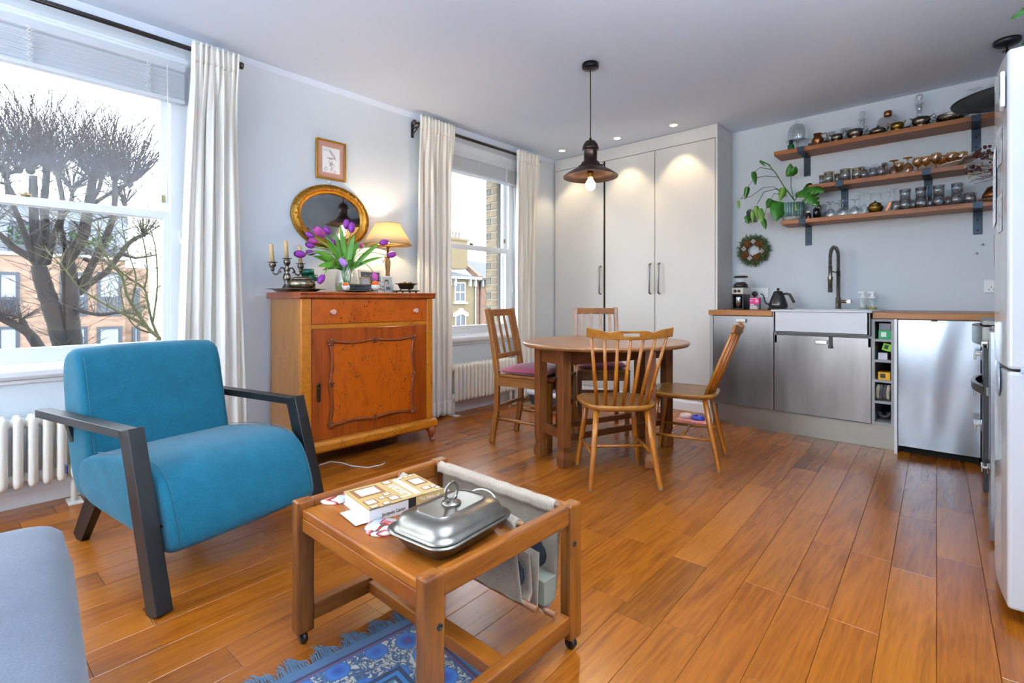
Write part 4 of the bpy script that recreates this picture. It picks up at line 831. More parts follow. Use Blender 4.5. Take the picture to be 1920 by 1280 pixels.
for yy in (-.262, .262):
    MB().tube([(-.12, yy, .40), (-.155, yy, .56), (-.187, yy, .70), (-.212, yy, .775)], .0016, 5).build('seam', M_seam, back)
    MB().tube([(-.1, yy, .418), (.08, yy, .441), (.24, yy, .449), (.335, yy, .428), (.39, yy, .385), (.43, yy, .30), (.458, yy, .2)], .0016, 5).build('seam', M_seam, seat)
for s in (-1, 1):
    yy = s * .32
    MB().beam((-.405, yy, .55), (.27, yy, .55), .05, .03).build('armrest', M_blackwood, ac, bevel=.002)
    MB().beam((.276, yy, .565), (.452, yy, .0), .05, .062, up=(1, 0, 0)).build('front_leg', M_blackwood, ac, bevel=.002)
    yb = s * .20
    MB().beam((-.22, yb, .26), (-.40, yb, 0), .035, .085, up=(1, 0, 0), w1=.03, h1=.07).build('rear_leg', M_blackwood, ac, bevel=.002)
    for z in (.18, .255): MB().tube([(.385, s * .295, z), (.41, s * .27, z)], .006, 8).build('frame_bolt', M_chrome, ac)
    MB().beam((-.26, s * .265, .40), (-.26, s * .30, .54), .03, .012).build('arm_bracket', M_blackwood, ac)
MB().box(-.296, -.276, -.2905, -.2875, .315, .35).build('fabric_tag', M_navy, ac)
# =================================================================== SOFA
M_sofa = fabric('blue_grey_cord', '#4c525e', '#626873', 320, .95, .4, .2)
sf = thing('sofa', 'blue-grey corduroy chaise end of a sofa', 'sofa', (-1.30, -.6, 0), R(-4.2))
def cushion(name, x0, x1, y0, y1, z0, z1, r_, mat, parent, puff=.02, wr=0.0, seed=1, n=26, sharp=5):
    rn = random.Random(seed); ph = [rn.uniform(0, 6.28) for _ in range(6)]
    def top(u, v, sg):
        a, b_ = u * 2 - 1, v * 2 - 1; e = 4.0; ex = (1 - abs(a) ** sharp) ** .45 * (1 - abs(b_) ** sharp) ** .45
        x = x0 + (x1 - x0) * u; y = y0 + (y1 - y0) * v; h = (z1 - z0) / 2; z = (z0 + z1) / 2 + sg * (h * ex + puff * ex * (1 - a * a) * (1 - b_ * b_))
        if wr and sg > 0: z += wr * ex * (math.sin(9 * u + 14 * v + ph[0]) * math.sin(4 * v + ph[1]) + .6 * math.sin(23 * v - 6 * u + ph[2]) * max(0, a))
        return (x, y, z)
    mb = MB(); mb.grid(lambda u, v: top(u, v, 1), n, n); mb.grid(lambda u, v: top(u, v, -1), n, n); return mb.build(name, mat, parent)
cushion('chaise_cushion', -.605, .52, -.62, .766, .12, .425, .06, M_sofa, sf, .012, .006, 4, 60, 22)
MB().box(-.585, .5, -.60, .73, .05, .24).build('base', M_sofa, sf, bevel=.02, seg=3)
for x in (-.48, .45):
    for y in (-.55, .67): MB().box(x - .025, x + .025, y - .025, y + .025, 0, .06).build('leg', M_blackwood, sf)
# =================================================================== COFFEE TABLE
M_pine = wood('teak_rail_y', '#5a2806', '#9a5816', 'y', .4, 40, c3='#5e2c08'); M_pinex = wood('teak_top_x', '#743608', '#a05c14', 'x', .36, 40); M_pinez = wood('teak_leg_z', '#522606', '#925416', 'z', .4, 36, c3='#562808')
CX0, CX1, CY0, CY1, CT = -1.44, -.85, .672, 1.18, .418
cm = ((CX0 + CX1) / 2, (CY0 + CY1) / 2); hx, hy = (CX1 - CX0) / 2, (CY1 - CY0) / 2
tb = thing('coffee_table', 'square teak coffee table with linen magazine sling', 'coffee table', (*cm, 0))
lw, ld_ = .0195, .030
for sx in (-1, 1):
    for sy in (-1, 1):
        l = MB().box(sx * hx - lw, sx * hx + lw, sy * hy - ld_ * .85, sy * hy + ld_ * .85, .035, CT).build('leg', M_pinez, tb, bevel=.005)
        c_ = MB().box(sx * hx - .010, sx * hx + .010, sy * hy - .008, sy * hy + .008, .02, .036); 
        c_.lathe([(0, -.008), (.016, -.008), (.017, 0), (.016, .008), (0, .008)], 16, M=Matrix.Translation((sx * hx, sy * hy, .017)) @ Matrix.Rotation(R(90), 4, 'X')); c_.build('caster', metal('grey_caster', '#55585c', .35), l)
        MB().lathe([(0, 0), (.0075, 0), (.0075, .002), (.004, .002), (.004, .0005), (0, .0005)], 12, M=Matrix.Translation((sx * (hx + lw), sy * hy - sy * .01, CT - .11)) @ Matrix.Rotation(sx * R(90), 4, 'Y')).build('bolt_hole', M_dark, l)
for sx in (-1, 1):
    MB().box(sx * hx - .014, sx * hx + .014, -hy + ld_ * .85, hy - ld_ * .85, CT - .056, CT - .002).build('top_rail', M_pine, tb, bevel=.005)
    MB().box(sx * hx - .016, sx * hx + .016, -hy + ld_ * .85, hy - ld_ * .85, .06, .108).build('lower_rail', M_pine, tb, bevel=.004)
MB().box(-hx + .018, hx - .018, -hy - .012, hy - .20, CT - .045, CT - .022).build('table_top', M_pinex, tb, bevel=.004)
MB().box(-hx + lw, hx - lw, -hy - .012, -hy + .012, CT - .085, CT - .0455).build('apron', M_pinex, tb, bevel=.003)
MB().box(-hx + .016, hx - .016, hy - .005, hy + .022, CT - .05, CT - .012).build('end_rail', M_pinex, tb, bevel=.006)
MB().box(-hx + .016, hx - .016, -.05, .0, .065, .1).build('cross_rail', M_pinex, tb, bevel=.004)
M_linen = fabric('linen_sling', '#9a8a78', '#b9aa97', 260, .95, .5, .2)
dw = wood('dowel', '#6f3f1e', '#8e5a30', 'x', .5)
for yy, z in ((hy - .185, CT - .012), (hy - .022, CT - .012)):
    MB().tube([(-hx + .016, yy, z), (hx - .016, yy, z)], .0095, 10).build('dowel', dw, tb)
def sling(pts, th=.004, x0=-hx + .035, x1=hx - .035):
    n = len(pts) - 1
    def fn(u, v):
        k = min(n - 1, int(v * n)); f = v * n - k; a, b_ = pts[k], pts[k + 1]; w_ = .001 * math.sin(u * 40 + v * 9)
        return (x0 + (x1 - x0) * u, a[0] + (b_[0] - a[0]) * f + w_, a[1] + (b_[1] - a[1]) * f + w_)
    return MB().grid(fn, 40, n * 3).build('linen_sling', M_linen, tb, solid=th)
y1_, y2_ = hy - .185, hy - .022
sling([(y1_ + .014, CT - .03), (y1_ + .013, CT - .008), (y1_, CT + .003), (y1_ - .013, CT - .008), (y1_ - .014, CT - .03), (y1_ - .010, .33), (y1_ + .01, .20), (y1_ + .035, .168), (y1_ + .055, .20), (y1_ + .045, .31)])
sling([(y2_ - .014, CT - .03), (y2_ - .013, CT - .008), (y2_, CT + .003), (y2_ + .013, CT - .008), (y2_ + .014, CT - .03), (y2_ + .012, .30), (y2_ + .0, .16), (y2_ - .05, .115), (y2_ - .085, .15), (y2_ - .078, .30)])
for yy, z in ((y1_ + .033, .178), (y2_ - .05, .126)): MB().tube([(-hx + .02, yy, z), (hx - .0, yy, z)], .009, 10).build('dowel', dw, tb)
# things in the sling and on the table
def T(x, y, z=CT - .022): p = onZ(x, y, z); return (p.x, p.y, z)
for k, (yy, z, lab) in enumerate(((cm[1] + y1_ + .032, .195, 'pair half of dark padded slippers in the sling pocket nearer the table top'), (cm[1] + y2_ - .035, .215, 'dark padded slipper in the outer sling pocket'))):
    h_ = thing('slipper', lab, 'slipper', (CX1 - .12, yy, z)); MB().ball((0, 0, .055), .055, 16, 10, sx=1.3, sy=.3, sz=1.0).build('upper', plain('dark_felt', '#2b3038', .9), h_); MB().ball((0, .006, .05), .05, 14, 8, sx=1.45, sy=.16).build('sole', plain('dark_sole', '#191b20', .8), h_)
bx_ = thing('grey_box', 'pale grey-green box lying at the bottom of the outer sling', 'box', (CX1 - .14, cm[1] + y2_ - .035, .142)); MB().box(-.10, .11, -.028, .026, 0, .07).build('box', plain('grey_green_card', '#8f907f', .7), bx_, bevel=.002)
M_pew = metal('worn_silver_plate', '#908a80', .33, .25, 18, .0)
ds = thing('serving_dish', 'lidded silver-plated entree dish with ring handle on the coffee table', 'serving dish', (-.975, .838, CT - .022), R(96))
def rr(hx_, hy_, r_, n=6): return [(sx * (hx_ - r_) + r_ * math.cos(a), sy * (hy_ - r_) + r_ * math.sin(a)) for sx, sy, a0 in ((1, 1, 0), (-1, 1, 90), (-1, -1, 180), (1, -1, 270)) for a in [R(a0 + 90 * k / n) for k in range(n + 1)]]
def lofted(levels, name, mat, parent, cap=True):
    mb = MB(); rows = [[(x, y, z) for x, y in rr(a, b_, c_)] for a, b_, c_, z in levels]; n = len(rows[0]); vs = [p for r_ in rows for p in r_]; fs = []
    for k in range(len(rows) - 1): fs += [(k * n + i, k * n + (i + 1) % n, (k + 1) * n + (i + 1) % n, (k + 1) * n + i) for i in range(n)]
    mb._add(vs, fs, True)
    if cap: mb.f += [tuple(range(n - 1, -1, -1)), tuple((len(rows) - 1) * n + i for i in range(n))]; mb.sm += [False, False]
    return mb.build(name, mat, parent)
lofted([(.098, .062, .03, 0), (.108, .072, .035, .004), (.124, .088, .042, .028), (.130, .094, .045, .040), (.142, .106, .05, .043), (.143, .107, .05, .046), (.13, .094, .045, .047)], 'base_dish', M_pew, ds)
ldd = lofted([(.134, .098, .046, .0475), (.136, .1, .047, .050), (.128, .092, .045, .052), (.125, .089, .045, .062), (.118, .082, .042, .076), (.100, .064, .035, .084), (.088, .052, .03, .086), (.086, .050, .028, .089), (.0855, .0495, .028, .0895), (.083, .047, .026, .0875)], 'lid', M_pew, ds)
MB().lathe([(0, .087), (.026, .087), (.024, .092), (.012, .095), (.008, .099), (0, .1)], 20).tube([(.022 * math.cos(a), 0, .118 + .022 * math.sin(a)) for a in [k * .3142 for k in range(20)]], .0042, 8, closed=True).ball((.015, 0, .100), .006, 8, 6).ball((-.015, 0, .100), .006, 8, 6).build('ring_handle', M_pew, ldd)
# slip-cased book
M_bookw = plain('book_page_white', '#e6e4e0', .6); M_bookg = plain('book_cover_olive', '#b89a5e', .4); M_bkp = plain('pale_frame_print', '#f1ede4', .5); M_bkb = plain('brown_frame_print', '#8a5a32', .5)
bk = thing('boxed_book', 'olive and white psychoanalysis book lying on the coffee table', 'book', (-1.27, .868, CT - .022), R(-7))
MB().box(-.085, .085, -.115, .115, 0, .034).build('page_block', M_bookw, bk, bevel=.001); MB().box(-.088, .088, -.118, .118, .034, .037).build('front_cover', M_bookg, bk); MB().box(-.088, .088, -.118, .118, -.0, .002).build('back_cover', M_bookw, bk); MB().box(.085, .088, -.118, .118, .0, .037).build('spine', M_bookw, bk)
rb = random.Random(2)
frames = [(-.039, -.065, .035, .042), (-.02, .088, .030, .024), (.047, .082, .013, .013), (.047, .106, .009, .008), (.066, .110, .008, .008), (-.069, .010, .012, .014), (-.076, .060, .008, .009), (-.076, .080, .007, .006), (-.076, .097, .008, .006), (.041, -.092, .018, .018), (.054, -.028, .016, .016), (.031, -.054, .008, .009), (.016, -.032, .009, .011), (.074, -.061, .008, .011), (.076, -.098, .007, .013)]
for x, y, w_, h_ in frames:
    MB().box(x - w_, x + w_, y - h_, y + h_, .037, .0378).build('printed_frame', M_bkb, bk); MB().box(x - w_ * .72, x + w_ * .72, y - h_ * .72, y + h_ * .72, .0378, .0382).build('printed_frame', M_bkp, bk)
MB().box(-.075, .068, .034, .052, .037, .0378).build('title_panel', M_bkp, bk)
text('Lacan', .05, M_wprint, bk, (.012, .008, .0376), (0, 0, R(180)))
text('The Ethics of', .013, M_wprint, bk, (.0892, .068, .026), (R(90), 0, R(90))); text('Psychoanalysis', .013, M_wprint, bk, (.0892, .068, .011), (R(90), 0, R(90)))
text('Jacques Lacan', .013, M_bprint, bk, (.0885, -.045, .014), (R(90), 0, R(90)))
MB().box(.0881, .0887, .024, .118, .0, .037).build('spine_band', M_bookg, bk); MB().box(.0881, .0889, .0, .024, .0, .037).build('publisher_block', M_bprint, bk)
MB().box(-.02, .085, -.155, -.117, .004, .0055).build('flap', M_bookw, bk)
# coasters
t = NT('agate_coaster'); b = t.bsdf('#d8d3d2', .15); f = t.noise(t.coords('Object', rnd=True), 14, 1, .3, 1.0); t.link(t.ramp(f, [(.36, '#cfd2de'), (.44, '#d9d6d6'), (.46, '#4c1c14'), (.50, '#b0351c'), (.54, '#e58a94'), (.60, '#e9dfda')]), b.inputs['Base Color']); M_coast = t.m
for x, y, z, lab in ((630, 935, 0, 'marbled coaster with red streak near the table edge'), (719, 991, 0, 'marbled pink coaster between the book and silver dish'), (690, 915, 0, 'brown marbled coaster half hidden behind the book')):
    o = MB().lathe([(0, 0), (.047, 0), (.048, .004), (.047, .008), (0, .0085)], 32).build('coaster', M_coast, None, T(x, y)); tag(o, lab, 'coaster')
# =================================================================== RUG
e0, e1 = onZ(560, 1262), onZ(770, 1160); rd = (e1 - e0).normalized(); rn_ = V((rd.y, -rd.x, 0)); corner = onZ(787, 1152)
ra = math.atan2(rd.y, rd.x)
t = NT('blue_rug'); b = t.bsdf('#1b4a7a', .95, **{'Sheen Weight': .3}); tc = t.add('TexCoord'); mp = t.add('Mapping'); t.link(tc.outputs['Object'], mp.inputs[0]); sx = t.add('SeparateXYZ'); t.link(mp.outputs[0], sx.inputs[0])
def mth(op, a, b_=None, c_=None):
    n = t.add('Math', operation=op)
    for k, v in enumerate((a, b_, c_)):
        if v is None: continue
        if hasattr(v, 'links'): t.link(v, n.inputs[k])
        else: n.inputs[k].default_value = v
    return n.outputs[0]
RW, RL = 1.0, 1.5
ex = mth('SUBTRACT', RW, mth('MULTIPLY', sx.outputs[0], -1)) if False else mth('MULTIPLY', sx.outputs[0], -1.0)   # distance from the long edge
ey = mth('MULTIPLY', sx.outputs[1], -1.0)                                                                              # distance from the fringe edge
dist = mth('MINIMUM', ex, ey)
def band(lo, hi): return mth('MULTIPLY', mth('GREATER_THAN', dist, lo), mth('LESS_THAN', dist, hi))
def voro(scale, rnd_, feat='F1'):
    v = t.add('TexVoronoi'); v.feature = feat; v.inputs['Scale'].default_value = scale; v.inputs['Randomness'].default_value = rnd_; t.link(tc.outputs['Object'], v.inputs['Vector']); return v
v1 = voro(10, .3); v2 = voro(34, .8); nz = t.noise(t.coords(), 30, 2, .5, 2.2); nz2 = t.noise(t.coords(), 12, 2, .5, 3.0)
scroll = t.ramp(nz, [(.40, '#b9b4a4'), (.46, '#16294a'), (.50, '#2d638f'), (.57, '#16294a'), (.62, '#b9b4a4')])
flower = t.ramp(v1.outputs['Distance'], [(.0, '#8a1f2e'), (.12, '#123a86'), (.3, '#2f6ab0'), (.42, '#101f3f')]); fm = mth('LESS_THAN', v1.outputs['Distance'], .36)
bord = t.mix(scroll, flower, fm); field = t.ramp(nz2, [(.35, '#2f6b98'), (.45, '#184878'), (.52, '#b9b4a4'), (.60, '#35759a'), (.68, '#1a7354')])
c = t.mix(field, bord, band(.05, .165)); c = t.mix(c, '#122a4a', band(.165, .178)); c = t.mix(c, '#2d74ad', band(.178, .19)); c = t.mix(c, '#122a4a', band(.19, .2)); c = t.mix(c, '#3d5d7c', mth('LESS_THAN', dist, .03)); c = t.mix(c, '#16264a', band(.03, .04)); c = t.mix(c, '#8c3550', band(.04, .044)); c = t.mix(c, '#1d4f80', band(.044, .05))
t.link(c, b.inputs['Base Color']); t.bump(t.noise(t.coords(), 300, 2), b, .4, .003); M_rug = t.m
rg2 = thing('rug', 'blue patterned oriental rug with tufted fringe under the coffee table', 'rug', (corner.x, corner.y, 0), ra)
MB().box(-RW, 0, -RL, 0, .001, .009).build('pile', M_rug, rg2, bevel=.003)
fr = MB(); rf = random.Random(4)
for k in range(520):
    x = -RW * k / 520; cl = math.floor(x / .085); fx = (x / .085 - cl); L_ = .03 + .035 * math.sin(math.pi * fx) + rf.uniform(-.01, .01); sk2 = -.03 * (fx - .3) + rf.uniform(-.012, .012)
    pts = [V((x, -.004, .006)), V((x + sk2 * .4, L_ * .5, .009 + rf.uniform(0, .006))), V((x + sk2, L_, .003 + rf.uniform(0, .004)))]
    fr.tube(pts, [.0012, .0011, .0006], 3, caps=False)
o = fr.build('fringe', fabric('fringe_blue', '#3a617e', '#557c97', 400), rg2); o['kind'] = 'stuff'
# =================================================================== BURL CABINET
M_burl = burl('burl_front', '#8a3402', '#ac5006', '#2a0c02', 'z', .3, .53); M_burls = burl('burl_side', '#7c4c1c', '#9c682c', '#5a3414', 'z', .35, .6); M_walnut = wood('walnut_veneer', '#6e2804', '#9a440a', 'z', .28, 45, .4); M_carve = wood('carved_walnut', '#5a2208', '#803a12', 'x', .35, 40); M_burlb = burl('burl_base', '#945008', '#b06a12', '#2a1206', 'y')
CW, CD = .945, .49
cb2 = thing('burl_cabinet', 'burl walnut cabinet with one drawer and carved panel door', 'cabinet', (-2.845, 2.272, 0), R(88.5 - 90))
# local: x outwards from front (0) to -CD, y from -CW to 0
MB().box(-CD, -.012, -CW + .012, -.012, .10, 1.006).build('carcass', M_burls, cb2)
tp2 = MB(); tp2.prism([(-CD - .005, 1.006), (.004, 1.006), (.016, 1.012), (.014, 1.03), (.020, 1.036), (.018, 1.046), (-CD - .005, 1.046)], -CW - .012, .014, 'y'); tp2.build('top', M_walnut, cb2, bevel=.002)
for a, b_ in ((-CW, -CW + .062), (-.05, 0)): MB().box(-.04, .0, a, b_, .155, 1.006).build('front_post', M_burlb, cb2, bevel=.006)
MB().box(-.03, -.006, -CW + .062, -.05, .826, .848).build('rail', M_burlb, cb2)
dw_ = MB().box(-.03, -.004, -CW + .066, -.054, .852, 1.002).build('drawer', M_burl, cb2, bevel=.003)
for yy in (-CW * .80, -.155):
    MB().lathe([(0, 0), (.011, 0), (.011, .006), (.007, .008), (.008, .016), (.016, .02), (.0165, .03), (.012, .033), (0, .034)], 8, M=Matrix.Translation((-.004, yy, .925)) @ Matrix.Rotation(R(90), 4, 'Y'), smooth=False).build('glass_knob', plain('rosy_glass_knob', '#c9a39a', .12), dw_)
do_ = MB().box(-.03, -.006, -CW + .066, -.054, .158, .822).build('door', M_walnut, cb2, bevel=.002)
dy0, dy1 = -CW + .066, -.054; dcy = (dy0 + dy1) / 2; pw = (dy1 - dy0) / 2 - .115; ph_ = .25; pz = .49
MB().box(-.008, -.002, dcy - pw, dcy + pw, pz - ph_, pz + ph_).build('burl_panel', M_burl, do_, bevel=.002)
mo = []
for s0, s1 in (((-1, 1), (1, 1)), ((1, 1), (1, -1)), ((1, -1), (-1, -1)), ((-1, -1), (-1, 1))):
    for k in range(16):
        f = k / 16; y = dcy + (s0[0] + (s1[0] - s0[0]) * f) * pw; z = pz + (s0[1] + (s1[1] - s0[1]) * f) * ph_; wv = .016 * (abs(math.sin(2 * math.pi * f)) - .45)
        if s0[1] == s1[1]: z += s0[1] * -wv
        else: y += s0[0] * -wv
        mo.append((.0, y, z))
MB().tube(mo, .0095, 8, closed=True).build('carved_frame', M_carve, do_)
for sy, sz in ((-1, 1), (0, 1), (1, 1), (1, 0), (1, -1), (0, -1), (-1, -1), (-1, 0)):
    c_ = V((.006, dcy + sy * pw, pz + sz * ph_)); r_ = MB()
    for k in range(5): a = k * 1.2566 + .3; r_.ball(c_ + V((0, .015 * math.cos(a), .015 * math.sin(a))), .0105 if sy * sz else .008, 8, 6, sx=.7)
    r_.ball(c_ + V((.006, 0, 0)), .007, 8, 6); r_.build('rosette', M_carve, do_)
MB().box(-.006, -.002, dy0 + .028, dy0 + .052, .40, .49).lathe([(0, 0), (.012, 0), (.012, .004), (0, .004)], 14, M=Matrix.Translation((-.006, dy0 + .04, .49)) @ Matrix.Rotation(R(90), 4, 'Y')).lathe([(0, 0), (.012, 0), (.012, .004), (0, .004)], 14, M=Matrix.Translation((-.006, dy0 + .04, .40)) @ Matrix.Rotation(R(90), 4, 'Y')).ball((0, dy0 + .04, .468), .008, 8, 6).build('lock_plate', metal('bronze_plate', '#4d4330', .4, .3), do_)
MB().prism([(-CD, .09), (.022, .09), (.032, .105), (.032, .135), (.022, .152), (-.002, .157), (-CD, .157)], -CW - .02, .02, 'y').build('base_moulding', M_burlb, cb2, bevel=.004)
for yy in (-CW + .03, -.02):
    MB().tube([(-.02, yy, .092), (.006, yy, .085), (.018, yy, .06), (.006, yy, .03), (.012, yy, .012), (.028, yy, .008)], [.03, .034, .026, .016, .014, .012], 10).ball((.03, yy, .012), .012, 10, 6).build('cabriole_foot', M_carve, cb2)
    MB().box(-CD + .01, -CD + .05, yy - .02, yy + .02, 0, .092).build('rear_foot', M_carve, cb2)
cbl = thing('white_cable', 'thin white charging cable lying on the floor by the cabinet', 'cable', tuple(onZ(655, 872))); b0 = onZ(655, 872)
pts = [onZ(x, y) - b0 + V((0, 0, .003)) for x, y in ((590, 880), (600, 872), (620, 866), (640, 868), (660, 874), (690, 877), (715, 872), (722, 868))]; MB().tube(pts, .0025, 6).build('cable', M_plastic, cbl); MB().beam(pts[-1], pts[-1] + (pts[-1] - pts[-2]).normalized() * .022, .009, .005).build('connector', M_black, cbl)
# =================================================================== DINING TABLE (gate-leg)
M_oaktop = wood('table_top_wood', '#7a4a26', '#9b6c41', 'x', .3, 30, .25); M_oakd = wood('table_leg_wood', '#542b12', '#7d4820', 'z', .36, 40, .1); M_oakdx = wood('table_rail_wood', '#50290f', '#74401c', 'y', .36, 40)
dt = thing('gateleg_table', 'oval dark oak gate-leg dining table', 'dining table', (-1.795, 2.885, 0), R(72.3 - 90))
A_, B_ = .565, .50   # along local y, local x
el = lambda a, b_: [(b_ * math.cos(k * 2 * math.pi / 64), a * math.sin(k * 2 * math.pi / 64)) for k in range(64)]
mb = MB(); lv = [(.955, .700), (.985, .702), (.992, .710), (1.0, .713), (1.0, .722), (.985, .727)]; rows = [[(x, y, z) for x, y in el(A_ * s, B_ * s)] for s, z in lv]; vs = [p for r_ in rows for p in r_]; fs = []
for k in range(len(lv) - 1): fs += [(k * 64 + i, k * 64 + (i + 1) % 64, (k + 1) * 64 + (i + 1) % 64, (k + 1) * 64 + i) for i in range(64)]
mb._add(vs, fs, True); 
mb.f += [tuple(range(63, -1, -1)), tuple(len(vs) - 64 + i for i in range(64))]; mb.sm += [False, False]; mb.build('table_top', M_oaktop, dt)
fx_, fy_ = .128, .43
def tleg(x, y, rz=0, name='leg'):
    m = MB(); Mx = TR((x, y, 0), rz)
    lv2 = [(.030, 0), (.033, .012), (.033, .05), (.024, .085), (.024, .095), (.030, .12), (.030, .70)]
    vs = [Mx @ V((sx * w_, sy * w_, z)) for w_, z in lv2 for sx, sy in ((-1, -1), (1, -1), (1, 1), (-1, 1))]; fs = [(3, 2, 1, 0), tuple(4 * 6 + k for k in range(4))]
    for k in range(6): fs += [(4 * k + i, 4 * k + (i + 1) % 4, 4 * k + 4 + (i + 1) % 4, 4 * k + 4 + i) for i in range(4)]
    m._add(vs, fs, False); return m.build(name, M_oakd, dt, bevel=.003)
for sx in (-1, 1):
    for sy in (-1, 1): tleg(sx * fx_, sy * fy_)
for sy in (-1, 1): MB().box(-fx_ + .03, fx_ - .03, sy * fy_ - .011, sy * fy_ + .011, .605, .70).build('apron', M_oakdx, dt); MB().box(-fx_ + .03, fx_ - .03, sy * fy_ - .011, sy * fy_ + .011, .16, .215).build('stretcher', M_oakdx, dt)
for sx in (-1, 1): MB().box(sx * fx_ - .011, sx * fx_ + .011, -fy_ + .03, fy_ - .03, .605, .70).build('apron', M_oakdx, dt); MB().box(sx * fx_ - .012, sx * fx_ + .012, -fy_ + .03, fy_ - .03, .15, .185).build('stretcher', M_oakdx, dt)
inv = Matrix.Rotation(-R(72.3 - 90), 4, 'Z'); gC = inv @ (V((-1.408, 2.761, 0)) - V((-1.795, 2.885, 0)))
for s in (1, -1):
    g0 = V((s * (fx_ + .045), -s * .27 * -1 if False else s * .25, 0)); g1 = V((gC.x * s, gC.y * s, 0)); rz = math.atan2(g1.y - g0.y, g1.x - g0.x)
    tleg(g1.x, g1.y, rz, 'gate_leg'); MB().box(-.026, .026, -.022, .022, .15, .60, M=TR(g0, rz)).build('gate_post', M_oakd, dt)
    MB().beam((g0.x, g0.y, .58), (g1.x, g1.y, .58), .022, .05).build('gate_rail', M_oakdx, dt); MB().beam((g0.x, g0.y, .175), (g1.x, g1.y, .175), .022, .045).build('gate_rail', M_oakdx, dt)
# =================================================================== SPINDLE CHAIRS
M_beech = wood('honey_beech', '#844606', '#a86412', 'z', .33, 40, .2); M_beechs = wood('honey_beech_seat', '#7a4510', '#a06a24', 'x', .38, 40, .1)
def spindle_chair(label, loc, rz):
    """local +x is the facing direction; rear feet at -x"""
    t = thing('spindle_chair', label, 'chair', (*loc, 0), rz)
    # seat outline
    out = []
    for k in range(40):
        a = 2 * math.pi * k / 40; ca, sa = math.cos(a), math.sin(a); x = .20 * math.copysign(abs(ca) ** .6, ca); y = .205 * math.copysign(abs(sa) ** .6, sa); y *= 1 + .06 * (x / .2)
        out.append((x, y))
    mb = MB(); lv = [(.90, .405), (.97, .412), (1.0, .425), (1.0, .433), (.985, .437), (.75, .431), (.4, .427)]; vs = [(x * s, y * s, z) for s, z in lv for x, y in out] + [(0, 0, .426)]; fs = [tuple(range(39, -1, -1))]
    for k in range(len(lv) - 1): fs += [(k * 40 + i, k * 40 + (i + 1) % 40, (k + 1) * 40 + (i + 1) % 40, (k + 1) * 40 + i) for i in range(40)]
    fs += [((len(lv) - 1) * 40 + i, (len(lv) - 1) * 40 + (i + 1) % 40, len(vs) - 1) for i in range(40)]; mb._add(vs, fs, True); mb.build('seat', M_beechs, t)
    L_ = {}
    for sx, fx2, tx in ((-1, -.215, -.13), (1, .20, .14)):
        for s in (-1, 1):
            a, b_ = V((tx, s * .135, .41)), V((fx2, s * .185, 0)); L_[(sx, s)] = (a, b_)
            MB().tube([a, a.lerp(b_, .4), b_ + V((0, 0, .012)), b_], [.015, .0165, .0125, .0125], 12).build('leg', M_beech, t); MB().lathe([(0, 0), (.014, 0), (.013, .005), (0, .006)], 10, b_).build('felt_pad', plain('felt', '#6b6660', .95), t)
    mids = []
    for s in (-1, 1):
        p, q = L_[(-1, s)][0].lerp(L_[(-1, s)][1], .58), L_[(1, s)][0].lerp(L_[(1, s)][1], .58); MB().tube([p, p.lerp(q, .5), q], [.008, .0105, .008], 8).build('stretcher', M_beech, t); mids.append(p.lerp(q, .5))
    MB().tube([mids[0], mids[0].lerp(mids[1], .5), mids[1]], [.008, .010, .008], 8).build('stretcher', M_beech, t)
    # crest rail, curved, wavy top, hand slot
    def cx(y): return -.285 + .035 * (1 - (y / .22) ** 2) * -1 + .0
    ys = [-.222 + .444 * k / 32 for k in range(33)]
    def ztop(y): a = abs(y) / .222; return .8425 - .007 * math.sin(math.pi * min(1, max(0, (a - .36) / .3))) + .017 * max(0, (a - .55) / .45) ** 1.2
    def zbot(y): a = abs(y) / .222; return .796 + .015 * a ** 2
    mb = MB(); vs = []; fs = []; slot = lambda y: abs(y) < .046
    for k, y in enumerate(ys):
        x = cx(y); zm0, zm1 = .814, .830
        for z in (zbot(y), zm0, zm1, ztop(y)):
            lean = -(z - .80) * .28; vs += [(x + lean - .009, y, z), (x + lean + .009, y, z)]
    for k in range(32):
        a, b_ = 8 * k, 8 * (k + 1); open_ = slot((ys[k] + ys[k + 1]) / 2)
        for j in range(3):
            if j == 1 and open_: continue
            i0, i1 = a + 2 * j, a + 2 * j + 2; j0, j1 = b_ + 2 * j, b_ + 2 * j + 2; fs += [(i0, j0, j1, i1), (i0 + 1, i1 + 1, j1 + 1, j0 + 1)]
        fs += [(a, a + 1, b_ + 1, b_), (a + 6, b_ + 6, b_ + 7, a + 7)]
        if open_: fs += [(a + 2, b_ + 2, b_ + 3, a + 3), (a + 4, a + 5, b_ + 5, b_ + 4)]
    for k in range(33):
        pass
    for e in (0, 32): fs += [(8 * e + 2 * j, 8 * e + 2 * j + 1, 8 * e + 2 * j + 3, 8 * e + 2 * j + 2) for j in range(3)]
    kk = [k for k in range(32) if slot((ys[k] + ys[k + 1]) / 2)]
    for k in (kk[0], kk[-1] + 1): fs += [(8 * k + 2, 8 * k + 3, 8 * k + 5, 8 * k + 4)]
    mb._add(vs, fs, False); mb.build('crest_rail', M_beechs, t, bevel=.004)
    for k in range(7):
        f = (k - 3) / 3; y1 = f * .195; y0 = f * .135; zb = zbot(y1)
        p0 = V((-.165 + .03 * abs(f) ** 2, y0, .43)); p1 = V((cx(y1) + .004, y1, zb + .006)); MB().tube([p0, p0.lerp(p1, .35), p1], [.0085, .0105, .007], 10).build('spindle', M_beech, t)
    return t
spindle_chair('honey beech spindle-back chair pushed in with its back to the floor planks', (-1.490, 2.500), R(134.6)); bpy.data.objects['spindle_chair']['label'] = 'honey beech spindle-back chair whose crest rail has its hand slot in full view'
spindle_chair('honey beech spindle-back chair at the table end beside the steel units', (-1.335, 3.085), R(194.5))
